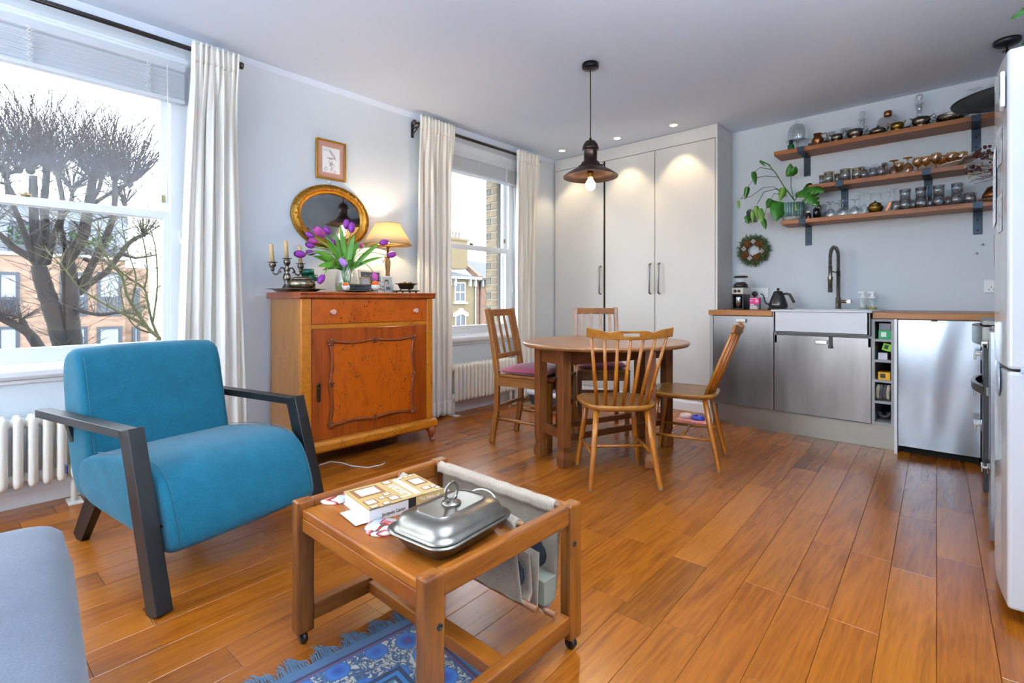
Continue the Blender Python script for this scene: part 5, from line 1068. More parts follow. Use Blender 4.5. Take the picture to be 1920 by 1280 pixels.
# =================================================================== SLAT CHAIRS
M_oakc = wood('oak_chair', '#6a3a0c', '#8e5a1c', 'z', .36, 40, .1); M_oakcx = wood('oak_chair_x', '#6a3a0c', '#8e5a1c', 'x', .36, 40, .1); M_cush = fabric('dusky_red_cushion', '#8a3550', '#a5566c', 300)
def slat_chair(label, loc, rz, clabel, w_=.17, d_=.225):
    t = thing('slat_chair', label, 'chair', (*loc, 0), rz)
    for s in (-1, 1):
        pts = [(-d_ - .01, s * w_, 0), (-d_ + .03, s * w_, .22), (-d_ + .035, s * w_, .47), (-d_ - .0, s * w_, .70), (-d_ - .05, s * w_, .935)]
        m = MB()
        for a, b_ in zip(pts, pts[1:]): m.beam(a, b_, .032, .036 if b_[2] < .9 else .03, up=(1, 0, 0))
        m.build('rear_post', M_oakc, t, bevel=.004)
        MB().beam((d_ - .005, s * (w_ + .012), .455), (d_ - .005, s * (w_ + .008), 0), .036, .036, up=(1, 0, 0), w1=.03, h1=.03).build('front_leg', M_oakc, t, bevel=.003)
        MB().box(-d_ + .03, d_ - .02, s * (w_ + .004) - .010, s * (w_ + .004) + .010, .40, .46).build('side_rail', M_oakcx, t)
        MB().tube([(-d_ + .03, s * w_, .165), (0, s * w_, .165), (d_ - .01, s * (w_ + .01), .165)], [.009, .012, .009], 8).build('stretcher', M_oakcx, t)
    MB().box(d_ - .02, d_ + .0, -w_, w_, .40, .46).build('front_rail', M_oakcx, t); MB().box(-d_ + .02, -d_ + .045, -w_, w_, .40, .46).build('rear_rail', M_oakcx, t)
    MB().box(-d_ + .03, -d_ + .045, -w_, w_, .24, .265).build('stretcher', M_oakcx, t); MB().box(d_ - .012, d_ + .004, -w_, w_, .26, .29).build('stretcher', M_oakcx, t)
    MB().prism([(-d_ + .03, -w_), (d_ + .02, -w_ - .03), (d_ + .03, -w_ - .02), (d_ + .03, w_ + .02), (d_ + .02, w_ + .03), (-d_ + .03, w_)], .46, .482, 'z').build('seat', M_oakcx, t, bevel=.006, seg=3)
    MB().beam((-d_ - .047, -w_, .905), (-d_ - .047, w_, .905), .022, .05).build('top_rail', M_oakcx, t, bevel=.004); MB().beam((-d_ + .022, -w_, .60), (-d_ + .022, w_, .60), .02, .035).build('lower_back_rail', M_oakcx, t, bevel=.003)
    for k in range(4):
        y = (k - 1.5) * w_ * .46; MB().beam((-d_ + .02, y, .61), (-d_ - .043, y, .89), .022, .010, up=(1, 0, 0)).build('back_slat', M_oakc, t, bevel=.002)
    c_ = thing('seat_cushion', clabel, 'cushion', t.matrix_basis @ V((0.005, 0, .4835)), rz); cushion('cover', -.185, .195, -.18, .18, 0, .045, .02, M_cush, c_, .018, .002, 7, 18)
    return t
slat_chair('slat-back oak chair beside the radiator and curtain', (-2.30, 2.735), R(12), 'dusky red cushion on the oak chair beside the radiator')
slat_chair('slat-back oak chair between the table and the wardrobe doors', (-2.145, 3.36), R(-50), 'dusky red cushion on the oak chair facing the wardrobe gap', .165, .21); bpy.data.objects['seat_cushion.001']['label'] = 'dusky red cushion on the oak chair in front of the wardrobe'
# litter tray, mat, pet bowls
lt = onZ(1035, 772); LT = thing('litter_tray', 'grey plastic litter tray with pale rim on the floor by the wardrobe', 'litter tray', (-2.91, 3.79, .006), R(2))
lofted([(.19, .14, .05, 0), (.20, .15, .055, .01), (.225, .17, .06, .105), (.228, .173, .06, .108)], 'tray', plain('slate_plastic', '#4d5566', .4), LT); 
lofted([(.236, .181, .065, .103), (.240, .185, .066, .112), (.232, .177, .062, .14), (.215, .16, .055, .142), (.20, .145, .05, .12)], 'rim', plain('pale_plastic', '#c5cad2', .4), LT, False)
mt2 = thing('coir_mat', 'thin tan mat under the litter tray', 'mat', (-2.92, 3.80, 0), R(2)); MB().box(-.27, .25, -.21, .21, .0, .005).build('mat', fabric('coir', '#8a6a44', '#a58258', 200), mt2)
pm = thing('feeding_mat', 'pink patterned pet feeding mat on the floor by the wardrobe', 'mat', tuple(onZ(1303, 787) + V((0, 0, 0))), R(0)); MB().box(-.13, .13, -.09, .09, 0, .004).build('mat', plain('pink_print', '#d98b8f', .6, mottle=.4, scale=25), pm)
for dx, cc, lab in ((.02, '#2a3fae', 'blue pet bowl on the pink feeding mat'), (-.085, '#d9c7c5', 'pale pet bowl on the pink feeding mat')):
    pbw = thing('pet_bowl', lab, 'bowl', pm.location + V((dx, .02, .004))); MB().lathe([(0, 0), (.05, 0), (.055, .004), (.045, .03), (.04, .03), (.034, .012), (0, .010)], 24).build('bowl', plain('bowl_' + cc, cc, .3), pbw)
sl = thing('string_loop', 'pale string loop lying over the linen sling behind the silver dish', 'string', (-1.02, 1.0, CT - .005)); MB().tube([(.06 * math.cos(a) - .02, .028 * math.sin(a), .004 + .03 * max(0, math.sin(a))) for a in [k * .3142 for k in range(-2, 13)]], .0022, 6).build('string', M_cord, sl)
# =================================================================== ON THE WALL ABOVE THE CABINET
M_gilt = metal('antique_gilt', '#c08c3a', .32, .45, 40, .2)
mi = thing('oval_mirror', 'oval mirror in a carved gilt frame', 'mirror', (XW, 1.791, 1.588))
HW, HH = .295, .232
def oval(prof, name, mat, parent, n=64, cap=False):
    """profile of (inset, height off wall) swept round the oval"""
    mb = MB(); rows = [[(h_, (HW - i_) * math.cos(2 * math.pi * k / n), (HH - i_) * math.sin(2 * math.pi * k / n)) for k in range(n)] for i_, h_ in prof]; vs = [p for r_ in rows for p in r_]; fs = []
    for k in range(len(rows) - 1): fs += [(k * n + i, k * n + (i + 1) % n, (k + 1) * n + (i + 1) % n, (k + 1) * n + i) for i in range(n)]
    if cap: fs.append(tuple((len(rows) - 1) * n + i for i in range(n)))
    mb._add(vs, fs, True); return mb.build(name, mat, parent)
oval([(0, .002), (0, .016), (.006, .024), (.016, .026), (.024, .034), (.036, .036), (.046, .028), (.052, .024), (.060, .026), (.066, .02), (.07, .010)], 'frame', M_gilt, mi)
oval([(.0665, .012), (.2, .012)], 'mirror_glass', None, mi, cap=True)
t = NT('old_mirror'); b = t.bsdf('#c0c6c8', .03, 1.0); f = t.noise(t.coords(), 6, 4); t.link(t.ramp(f, [(.3, '#b2b9bc'), (.7, '#cdd3d5')]), b.inputs['Base Color']); bpy.data.objects['mirror_glass'].data.materials.append(t.m)
bd = MB()
for k in range(120): a = 2 * math.pi * k / 120; bd.ball((.028, (HW - .006) * math.cos(a), (HH - .006) * math.sin(a)), .0048, 6, 4)
bd.build('beading', M_gilt, mi)['kind'] = 'stuff'
cv = MB()
for k in range(44):
    a = 2 * math.pi * k / 44
    if k % 11 in (2, 3): continue
    cv.ball((.036, (HW - .028 + .005 * (-1) ** k) * math.cos(a), (HH - .028 + .005 * (-1) ** k) * math.sin(a)), .0085, 8, 5, sx=.6)
cv.build('carving', M_gilt, mi)['kind'] = 'stuff'
hk2 = thing('wall_hook', 'small white hook holding the oval mirror', 'hook', (XW, 1.775, 1.838)); MB().lathe([(0, 0), (.010, 0), (.009, .008), (.005, .016), (0, .017)], 14, M=Matrix.Rotation(R(90), 4, 'Y')).build('hook_knob', M_plastic, hk2); MB().tube([(.012, -.012, -.025), (.014, 0, -.002), (.012, .012, -.025)], .001, 5).build('wire', M_cord, hk2)
pc = thing('framed_sketch', 'small bird sketch in a gilt frame with pink mount', 'picture', (XW, 1.787, 1.857), 0)
fw_, fh_ = .114, .282
m = MB(); ring(m, .001, .018, -fw_, fw_, 0, fh_, .013, .013, .013, .013); m.build('frame', metal('bright_gilt', '#c08a2e', .3, .2), pc, bevel=.003)
MB().box(.003, .008, -fw_ + .012, fw_ - .012, .012, fh_ - .012).build('mount', plain('dusty_pink_mount', '#b98a78', .8), pc)
MB().box(.008, .009, -.066, .066, .05, fh_ - .052).build('paper', plain('sketch_paper', '#e3e4e8', .8), pc)
sk1 = MB(); rs_ = random.Random(21)
def stroke(pts, r_=.0007): sk1.tube([(.0095, y, z) for y, z in pts], r_, 4)
stroke([(-.06, .206), (-.04, .21), (-.022, .216), (-.010, .214), (.0, .204), (.012, .196), (.024, .182), (.03, .170), (.028, .158), (.018, .152)], .0009)
stroke([(-.06, .203), (-.035, .204), (-.018, .206), (-.012, .196), (-.004, .186), (.006, .172), (.014, .160), (.02, .152)])
for k in range(16): y, z = -.012 + k * .0026, .208 - k * .0034; stroke([(y, z), (y + .008, z - .006), (y + .012 + rs_.uniform(-.003, .003), z - .014)], .0008)
for k in range(7): stroke([(-.035 + k * .006, .15 + .006 * math.sin(k)), (-.02 + k * .006, .157), (-.01 + k * .005, .146)])
for k in range(8): y, z = rs_.uniform(-.018, .012), rs_.uniform(.118, .145); stroke([(y, z), (y + rs_.uniform(-.006, .006), z - .012), (y + rs_.uniform(-.01, .01), z - .022)])
for cy, cz, r_ in ((.012, .102, .017), (-.04, .072, .014), (.005, .075, .010), (.03, .062, .009)):
    for k in range(5): stroke([(cy + r_ * math.cos(a + k) * rs_.uniform(.6, 1), cz + r_ * math.sin(a + k) * rs_.uniform(.6, 1)) for a in (0, .6, 1.2, 1.8)])
sk1.build('ink_drawing', plain('sketch_ink', '#3a3a40', .8), pc)

# =================================================================== ON THE CABINET
CTZ = 1.047
def K(px_x, X, z=CTZ): p = onX(px_x, 540, X); return V((X, p.y, z))
M_tray = metal('tarnished_tray', '#7a6f5c', .35, .4, 25)
p = K(556, -3.10); tr_ = thing('silver_tray', 'round tarnished tray under the candelabra and lidded dish', 'tray', p); MB().lathe([(0, 0), (.11, 0), (.118, .004), (.140, .014), (.172, .017), (.172, .019), (.138, .017), (.112, .007), (0, .005)], 40).build('tray', M_tray, tr_)
p = K(538, -3.14, CTZ + .0055); cd_ = thing('candelabra', 'three-arm tarnished silver candelabra', 'candelabra', p, R(0))
MB().lathe([(0, 0), (.045, 0), (.043, .006), (.03, .018), (.018, .04), (.012, .052), (.022, .072), (.024, .085), (.018, .105), (.010, .118), (.014, .128), (.016, .14), (.009, .15), (.012, .158), (.016, .165), (.021, .175), (.020, .19), (.012, .197), (.03, .201), (.03, .203), (.011, .203), (0, .203)], 20).build('stem', M_silver, cd_)
for s in (-1, 1):
    MB().tube([(0, s * .010, .12), (0, s * .018, .142), (0, s * .034, .145), (0, s * .046, .128), (0, s * .054, .108), (0, s * .07, .100), (0, s * .083, .108), (0, s * .086, .125)], [.006, .005, .005, .005, .005, .005, .0055, .006], 8).ball((0, s * .040, .118), .007, 8, 6).build('arm', M_silver, cd_)
    MB().lathe([(0, .12), (.008, .12), (.012, .13), (.010, .14), (.02, .152), (.020, .165), (.014, .171), (.031, .174), (.031, .176), (.011, .176), (0, .176)], 18, (0, s * .087, 0)).build('candle_cup', M_silver, cd_)
M_wax = plain('beeswax_candle', '#c9ac7c', .5, **{'Subsurface Weight': .15})
for s, z, lab in ((-1, .177, 'stubby beeswax candle in the candelabra arm away from the tulips'), (0, .204, 'beeswax candle on the tall centre of the candelabra'), (1, .177, 'beeswax candle in the candelabra arm next to the tulips')):
    c_ = thing('candle', lab, 'candle', p + V((0, s * .087, z)), rot=(R(5), 0, 0)); MB().lathe([(0, 0), (.0125, 0), (.0118, .105), (.010, .108), (0, .106)], 18).build('wax', M_wax, c_); MB().tube([(0, 0, .105), (.001, .0, .114)], .001, 5).build('wick', M_black, c_)
p = K(566, -3.02, CTZ + .0055); ld2 = thing('lidded_pot', 'squat round silver pot with lid on the tray', 'pot', p); MB().lathe([(0, 0), (.055, 0), (.056, .006), (.05, .010), (.07, .022), (.08, .038), (.076, .055), (.06, .066), (.058, .068), (0, .068)], 30).build('bowl', metal('dull_silver', '#8f8672', .26, .3), ld2); MB().lathe([(0, .0685), (.060, .0685), (.062, .072), (.05, .082), (.025, .088), (0, .089)], 30).build('lid', M_tray, ld2)
M_green = plain('racing_green_enamel', '#0c5b41', .25)
p = K(578, -3.22); tn = thing('green_tin', 'stacked round green tin behind the lidded pot', 'tin', p); MB().lathe([(0, 0), (.044, 0), (.044, .075), (0, .075)], 28).build('base_tin', M_green, tn, bevel=.002); MB().lathe([(0, .075), (.050, .075), (.050, .115), (0, .115)], 28, (0, .01, 0)).build('middle_tin', M_green, tn); MB().lathe([(0, .115), (.044, .115), (.043, .153), (0, .154)], 28, (0, -.008, 0)).build('top_tin', M_green, tn)
# vase and tulips
pv = K(649, -3.06, CTZ + .007); vs_ = thing('glass_vase', 'clear tapering glass vase holding the tulips', 'vase', pv)
MB().lathe([(0, .004), (.066, .004), (.0685, 0), (.071, .01), (.074, .04), (.070, .09), (.058, .14), (.052, .168), (.055, .176)], 36).build('glass', thin_glass('vase_glass', (.90, .94, .93), .7, .03, .07), vs_)
MB().lathe([(0, .008), (.064, .008), (.069, .04), (.067, .052), (0, .053)], 30).build('water', thin_glass('vase_water', (.78, .84, .62), .3, .02, .05), vs_)
M_tul = plain('purple_petal', '#8a2f9e', .5, mottle=.35, scale=40, **{'Subsurface Weight': .1}); M_tul2 = plain('lilac_petal', '#a678c8', .5, mottle=.3, scale=40); M_tul3 = plain('magenta_petal', '#b3489a', .5, mottle=.35, scale=40); M_tst = plain('tulip_stem', '#6f9a3c', .5, mottle=.2); M_tlf = plain('tulip_leaf', '#4f8a22', .42, mottle=.35, scale=9)
rt_ = random.Random(13)
def tulip(label, x, y, X, size=1.0, mat=M_tul, leaf_tip=None, lw_=.02, dirv=None):
    h = onX(x, y, X); base = pv + V((rt_.uniform(-.035, .035), rt_.uniform(-.035, .035), .015)); t = thing('tulip', label, 'tulip', base)
    hd = h - base; neck = V((rt_.uniform(-.02, .02), rt_.uniform(-.025, .025) + .03 * (1 if hd.y > 0 else -1) * min(1, abs(hd.y) * 6), .17)) + V((0, 0, 0))
    neck = V((pv.x - base.x + .035 * max(-1, min(1, hd.x * 6)), pv.y - base.y + .04 * max(-1, min(1, hd.y * 5)), .172)); d = V(dirv) if dirv else (hd - neck); d.normalize() if d.length > .001 else None
    e = hd - d * .018 * size; ctrl = neck + (neck.normalized() * .5 + V((0, 0, .5))) * min(.12, (e - neck).length * .5) if hd.z > .17 else neck + V((hd.x * .35, hd.y * .35, .05))
    pts = [V((0, 0, 0)), neck * .5, neck] + [neck * (1 - f) ** 2 + ctrl * 2 * f * (1 - f) + e * f ** 2 for f in (.2, .4, .6, .8, 1)]
    MB().tube(pts, .0032, 6).build('stem', M_tst, t)
    d = (pts[-1] - pts[-2]).normalized() if not dirv else d
    q = d.to_track_quat('Z', 'Y').to_matrix().to_4x4(); Mx = Matrix.Translation(e) @ q
    for k in range(6):
        a = k * 1.0472 + rt_.uniform(-.1, .1); off = .0 if k % 2 else .0015; pm_ = MB(); Rz = Matrix.Rotation(a, 4, 'Z')
        def fn(u, v):
            w_ = .019 * size * math.sin(math.pi * min(1, .12 + v * .9)) ** .7; z = v * .062 * size; r_ = (.003 + .0165 * math.sin(math.pi * min(1, v * .80 + .10)) ** .8) * size + off
            ang_ = (u - .5) * 2 * .85 * math.sin(math.pi * min(1, .15 + v * .82)) ** .5; return Mx @ Rz @ V((r_ * math.cos(ang_), r_ * math.sin(ang_), z))
        pm_.grid(fn, 6, 8).build('petal', mat, t)
    if leaf_tip:
        lx, ly, lX = leaf_tip; tp_ = onX(lx, ly, lX) - base; b_ = neck * .72; mid = (b_ + tp_) / 2 + V((0, 0, .035)); dd = (tp_ - b_); sd = dd.cross(V((1, -.6, .35))).normalized(); nu = 14
        nn = sd.cross(dd.normalized()); vs2 = []; fs2 = []
        for k in range(nu + 1):
            f = k / nu; c_ = b_ * (1 - f) ** 2 + mid * 2 * f * (1 - f) + tp_ * f ** 2; w_ = lw_ * math.sin(math.pi * (f * .94 + .06)) ** .75; vs2 += [c_ - sd * w_ + nn * w_ * .35, c_, c_ + sd * w_ + nn * w_ * .35]
            if k: i = 3 * k; fs2 += [(i - 3, i - 2, i + 1, i), (i - 2, i - 1, i + 2, i + 1)]
        m_ = MB(); m_._add(vs2, fs2, True); m_.build('leaf', M_tlf, t, solid=.001)
TP = [('large open purple tulip in front of the mirror glass', 604, 436, -3.04, 1.35, M_tul3, (589, 470, -3.02), .02, None),
 ('purple tulip beside the large open one in front of the mirror', 617, 434, -3.12, .95, M_tul, (612, 448, -3.05), .018, None),
 ('dusky purple tulip over the lower mirror frame', 585, 441, -3.2, .9, M_tul, (586, 480, -3.1), .017, None),
 ('dark magenta tulip against the lower mirror frame', 591, 451, -3.08, .95, M_tul3, None, 0, None),
 ('purple and white tulip below the dark magenta one', 584, 461, -3.05, .9, M_tul, (604, 507, -2.98), .013, (.1, -1, .25)),
 ('purple tulip hanging just beyond the mirror frame edge', 585, 474, -3.15, .9, M_tul, None, 0, (-.1, -1, .1)),
 ('purple tulip stretching out to touch a candle', 566, 477, -3.0, 1.1, M_tul, (596, 499, -2.98), .022, (.1, -1, .05)),
 ('upright purple tulip, taller of the pair above the leaves', 649, 424, -3.1, 1.05, M_tul, (638, 421, -3.06), .018, (0, .1, 1)),
 ('upright purple tulip, shorter of the pair above the leaves', 659, 430, -3.04, 1.1, M_tul, (664, 440, -3.04), .019, (0, .15, 1)),
 ('small faded tulip hidden among the leaves before the mirror', 627, 455, -3.18, .85, M_tul, (628, 437, -3.1), .017, None),
 ('pink tulip peeking past the mirror frame beside the lamp shade', 676, 460, -3.16, .8, M_tul3, (672, 452, -3.12), .018, None),
 ('purple tulip in front of the lamp shade', 716, 453, -3.0, 1.0, M_tul, (711, 458, -3.0), .017, None),
 ('purple tulip crossing the lamp stem', 731, 478, -3.0, 1.05, M_tul, (720, 482, -3.0), .012, (.1, 1, .25)),
 ('pale lilac tulip hanging over the vase rim', 641, 489, -2.93, 1.0, M_tul2, (660, 487, -2.94), .014, (.4, .3, -.5)),
 ('drooping purple tulip beside the green tin', 604, 520, -2.96, 1.0, M_tul, (625, 505, -2.95), .012, (.1, -.5, -.8)),
 ('drooping purple tulip in front of the photo frames', 702, 515, -2.96, .95, M_tul3, (671, 497, -2.94), .022, (.1, .3, -1))]
for a in TP: tulip(*a)
# lamp
pl_ = K(727, -3.205); lp = thing('table_lamp', 'table lamp with cream conical shade and turned stem', 'table lamp', pl_)
M_stem2 = wood('aged_lamp_wood', '#6a4420', '#a0763c', 'z', .5, 40); M_lb = metal('lamp_brass', '#a07a38', .35, .3)
MB().lathe([(0, 0), (.055, 0), (.055, .012), (.03, .022), (.016, .04), (.013, .08), (.017, .12), (.014, .16), (.019, .20), (.021, .235), (.016, .25), (.012, .258), (.026, .266), (.026, .272), (0, .273)], 20).build('stem', M_stem2, lp)
MB().lathe([(0, .273), (.009, .273), (.009, .335), (.022, .345), (.022, .352), (0, .352)], 16).tube([(-.01, -.01, .268), (-.018, -.02, .24), (-.022, -.028, .225)], .003, 6).build('lamp_holder', M_lb, lp)
t = NT('lit_shade'); d_ = t.add('BsdfDiffuse'); d_.inputs[0].default_value = (*lin('#ead9b8'), 1); tl = t.add('BsdfTranslucent'); tl.inputs[0].default_value = (*lin('#ecd3a4'), 1); mx = t.add('MixShader'); mx.inputs[0].default_value = .45; t.link(d_.outputs[0], mx.inputs[1]); t.link(tl.outputs[0], mx.inputs[2]); t.link(mx.outputs[0], t.out.inputs[0])
MB().lathe([(.178, .358), (.086, .516)], 44).build('lamp_shade', t.m, lp, solid=.0015)
for r_, z in ((.178, .358), (.086, .516)): MB().tube([(r_ * math.cos(a), r_ * math.sin(a), z) for a in [k * .1309 for k in range(48)]], .0022, 6, closed=True).build('shade_trim', M_lb, lp)
m = MB()
for k in range(3): m.tube([(0, 0, .352), (.174 * math.cos(k * 2.09 + .5), .174 * math.sin(k * 2.09 + .5), .362)], .0015, 5)
m.build('shade_spokes', M_lb, lp)
MB().ball((0, 0, .40), .028, 14, 10).build('bulb', emit('lamp_bulb', (1, .72, .38), 12), lp)
def point(name, loc, power, color, r_=.03, parent=None):
    l = bpy.data.lights.new(name, 'POINT'); l.energy = power; l.color = color; l.shadow_soft_size = r_; o = bpy.data.objects.new(name, l); COL.objects.link(o); o.location = loc
    if parent: o.parent = parent
    return o
point('lamp_light', (0, 0, .445), 5.0, (1, .76, .45), .02, lp)
# photo frames
def pframe(label, px_x, X, w_, h_, rz, fmat, fw2, tone, seed, glyph=None):
    p = K(px_x, X); t = thing('framed_photo', label, 'framed photo', p, rot=(0, R(-8), rz))
    m = MB(); ring(m, -.008, .004, -w_ / 2, w_ / 2, 0, h_, fw2, fw2, fw2, fw2); m.build('frame', fmat, t, bevel=.0015)
    MB().box(-.006, -.002, -w_ / 2 + fw2 * .8, w_ / 2 - fw2 * .8, fw2 * .8, h_ - fw2 * .8).build('photo', tone, t)
    MB().beam((-.006, 0, h_ * .7), (-.05, 0, .006), .02, .003).build('strut', M_black, t); return t
M_wf = plain('white_frame', '#dfe0e2', .4); M_tanf = plain('tan_frame', '#b69a78', .5); M_silf = metal('thin_silver_frame', '#a9a5a0', .3)
tB = pframe('white framed photo of a chalk-covered blackboard', 697, -3.17, .195, .165, R(6), M_wf, .015, plain('blackboard_photo', '#3d4650', .4, mottle=.25, scale=30), 1)
M_chalk = plain('chalk_marks', '#a9b0b6', .8); rch = random.Random(31); ch = MB()
for k in range(46): y, z = rch.uniform(-.07, .07), rch.uniform(.075, .14); ch.tube([(-.0015, y + j * .005, z + rch.uniform(-.003, .003)) for j in range(4)], .0008, 4)
ch.build('chalk_marks', M_chalk, tB)
def portrait(t, w_, h_, cx_=0, cz=.5, sc=1.0, pale=None):
    M_hair = plain('photo_dark', '#2f2f31', .5); M_face = plain('photo_mid', '#a2a2a2', .5); M_cloth = plain('photo_cloth', '#6f7072', .5); z0 = h_ * cz
    MB().prism([(cx_ + .020 * sc * math.cos(a), z0 + .024 * sc * math.sin(a)) for a in [k * .3927 for k in range(16)]], -.0018, -.0014, 'x').build('printed_hair', M_hair, t)
    MB().prism([(cx_ + .0135 * sc * math.cos(a), z0 - .006 * sc + .018 * sc * math.sin(a)) for a in [k * .3927 for k in range(16)]], -.0013, -.001, 'x').build('printed_face', M_face, t)
    MB().prism([(cx_ - .03 * sc, z0 - .055 * sc), (cx_ + .03 * sc, z0 - .055 * sc), (cx_ + .022 * sc, z0 - .03 * sc), (cx_ - .022 * sc, z0 - .03 * sc)], -.0018, -.0014, 'x').build('printed_clothing', M_cloth, t)
M_ph = plain('bw_photo', '#b9bbbd', .4, mottle=.15, scale=15)
t4 = pframe('white framed black and white portrait photo', 727, -3.08, .098, .122, R(0), M_wf, .012, M_ph, 2); portrait(t4, .098, .122, 0, .62, .95)
t2f = pframe('small tan framed photo of a person by water', 687, -3.03, .085, .105, R(10), M_tanf, .006, M_ph, 3); portrait(t2f, .085, .105, .018, .42, .62); MB().prism([(-.035, .03), (.035, .022), (.035, .012), (-.035, .012)], -.0017, -.0013, 'x').build('printed_water', plain('photo_cloth', '#6f7072', .5), t2f)
t3f = pframe('tiny silver framed photo of two people', 716, -2.99, .06, .078, R(-4), M_silf, .005, M_ph, 4); portrait(t3f, .06, .078, -.01, .6, .5); portrait(t3f, .06, .078, .012, .5, .45)
# tray, notebooks, robins, bowl
p = K(667, -2.93); t5 = thing('shallow_tray', 'flat tarnished tray carrying notebooks and felt birds', 'tray', p, R(4)); MB().lathe([(0, 0), (.06, 0), (.075, .004), (.125, .008), (.125, .010), (.07, .007), (0, .005)], 36, sx=.7).build('tray', M_tray, t5)
for k, (w_, z, lab) in enumerate(((.10, .006, 'lower black notebook on the flat tray'), (.112, .021, 'middle dark blue notebook on the flat tray'), (.118, .036, 'top black notebook on the flat tray'))):
    nb = thing('notebook', lab, 'notebook', K(675, -2.93, CTZ + z + .001), R(3 * k - 2)); MB().box(-.038, .038, -w_ / 2, w_ / 2, 0, .003).box(-.038, .038, -w_ / 2, w_ / 2, .010, .013).box(-.038, -.035, -w_ / 2, w_ / 2, 0, .013).build('cover', plain('notebook_' + str(k), ('#101318', '#1b2a3c', '#14181c')[k], .5), nb); MB().box(-.035, .036, -w_ / 2 + .002, w_ / 2 - .002, .003, .010).build('pages', plain('aged_pages', '#3b3d40', .8), nb)
M_felt = fabric('white_felt', '#d9d7d2', '#e8e6e2', 300); M_felto = fabric('orange_felt', '#d9560f', '#e8691c', 300)
for px_x, X, sc, lab in ((649, -2.88, .92, 'smaller white and orange felt robin on the tray'), (704, -2.90, 1.2, 'larger white and orange felt robin by the photo frames')):
    rb_ = thing('felt_robin', lab, 'felt bird', K(px_x, X, CTZ + .009), R(-60)); bdy = MB(); bdy.ball((0, 0, .024 * sc), .024 * sc, 18, 12, sx=1.15, sz=.95).build('body', M_felt, rb_)
    MB().ball((.004, 0, .036 * sc), .0205 * sc, 18, 12, sx=1.1, sz=.95).build('head', M_felto, rb_); MB().lathe([(.003, 0), (0, .008)], 8, M=Matrix.Translation((.025 * sc, 0, .040 * sc)) @ Matrix.Rotation(R(90), 4, 'Y')).build('beak', M_dark, rb_)
    for s in (-1, 1): MB().ball((.02 * sc, s * .010 * sc, .046 * sc), .0022, 6, 4).build('eye', M_black, rb_)
    MB().beam((-.02 * sc, 0, .018), (-.048 * sc, 0, .012), .014, .004).build('tail', plain('grey_felt', '#6b6158', .9), rb_)
    for s in (-1, 1): MB().tube([(0, s * .007, .008), (.002, s * .008, -.0), (.010, s * .009, 0)], .0012, 5).build('foot', M_dark, rb_)
p = K(762, -2.97); t6 = thing('footed_salver', 'small footed salver on the cabinet corner by the curtain', 'salver', p); MB().lathe([(0, .010), (.085, .010), (.098, .014), (.098, .017), (.08, .014), (0, .014)], 36).build('plate', M_tray, t6)
for k in range(4): MB().ball((.072 * math.cos(k * 1.57 + .6), .072 * math.sin(k * 1.57 + .6), .006), .007, 8, 6).build('foot', M_tray, t6)
t7 = thing('footed_bowl', 'small footed silver bowl with shells standing on the salver', 'bowl', p + V((0, 0, .0145))); MB().lathe([(0, .012), (.042, .012), (.05, .02), (.058, .042), (.082, .05), (.082, .052), (.055, .045), (.046, .024), (0, .018)], 32).build('bowl', M_tray, t7)
for k in range(3): MB().ball((.04 * math.cos(k * 2.1), .04 * math.sin(k * 2.1), .006), .0065, 8, 6).build('foot', M_tray, t7)
for k, (dx, dy) in enumerate(((-.01, -.022), (.0, .02))): 
    o = MB().ball((0, 0, 0), .026, 16, 8, sz=.35).build('shell', M_tray, None, p + V((dx, dy, .0705)), (R(8), R(6), 0)); tag(o, ('grey oyster shell in the footed bowl, the one by the photo frames', 'grey oyster shell in the footed bowl, the one by the curtain')[k], 'shell')

# =================================================================== CEILING LIGHTS
M_bronze = metal('dark_bronze', '#4a3c36', .35, .25, 20); M_bronzein = metal('bronze_inner', '#6a5650', .4, .2)
pd = thing('pendant_lamp', 'dark bronze fisherman pendant lamp with glowing bulb over the table', 'pendant lamp', (-1.823, 2.747, 1.70))
z0 = 1.70
MB().lathe([(0, 2.488 - z0), (.02, 2.488 - z0), (.035, 2.492 - z0), (.052, 2.496 - z0), (.054, 2.502 - z0), (.054, ZC - z0), (0, ZC - z0)], 30).build('ceiling_rose', plain('black_metal', '#16181a', .3, .6), pd)
MB().tube([(0, 0, 2.49 - z0), (.001, 0, 2.25 - z0), (0, 0, 2.035 - z0)], .0035, 8).build('cord', M_black, pd)
MB().lathe([(0, 2.045 - z0), (.008, 2.045 - z0), (.008, 2.03 - z0), (.03, 2.025 - z0), (.045, 2.005 - z0), (.053, 1.98 - z0), (.055, 1.97 - z0), (.045, 1.968 - z0), (.043, 1.965 - z0), (.043, 1.895 - z0), (.056, 1.888 - z0), (.062, 1.876 - z0), (.066, 1.868 - z0), (.080, 1.862 - z0), (.082, 1.848 - z0)], 36).build('lamp_body', M_bronze, pd)
MB().lathe([(.082, 1.850 - z0), (.10, 1.845 - z0), (.135, 1.826 - z0), (.168, 1.802 - z0), (.177, 1.795 - z0), (.176, 1.792 - z0), (.13, 1.82 - z0), (.10, 1.838 - z0), (.06, 1.842 - z0), (.03, 1.842 - z0)], 44).build('shade', M_bronzein, pd)
for s in (-1, 1): MB().tube([(s * .08, 0, 1.858 - z0), (s * .098, 0, 1.858 - z0)], .004, 8).ball((s * .1, 0, 1.858 - z0), .006, 8, 6).build('shade_screw', M_bronze, pd)
MB().lathe([(0, 1.842 - z0), (.02, 1.842 - z0), (.02, 1.79 - z0), (0, 1.788 - z0)], 18).build('bulb_holder', M_lb, pd)
MB().lathe([(.013, 1.79 - z0), (.016, 1.778 - z0), (.03, 1.755 - z0), (.032, 1.738 - z0), (.026, 1.718 - z0), (.012, 1.708 - z0), (0, 1.706 - z0)], 20).build('bulb', emit('pendant_bulb', (1, .72, .30), 16), pd)
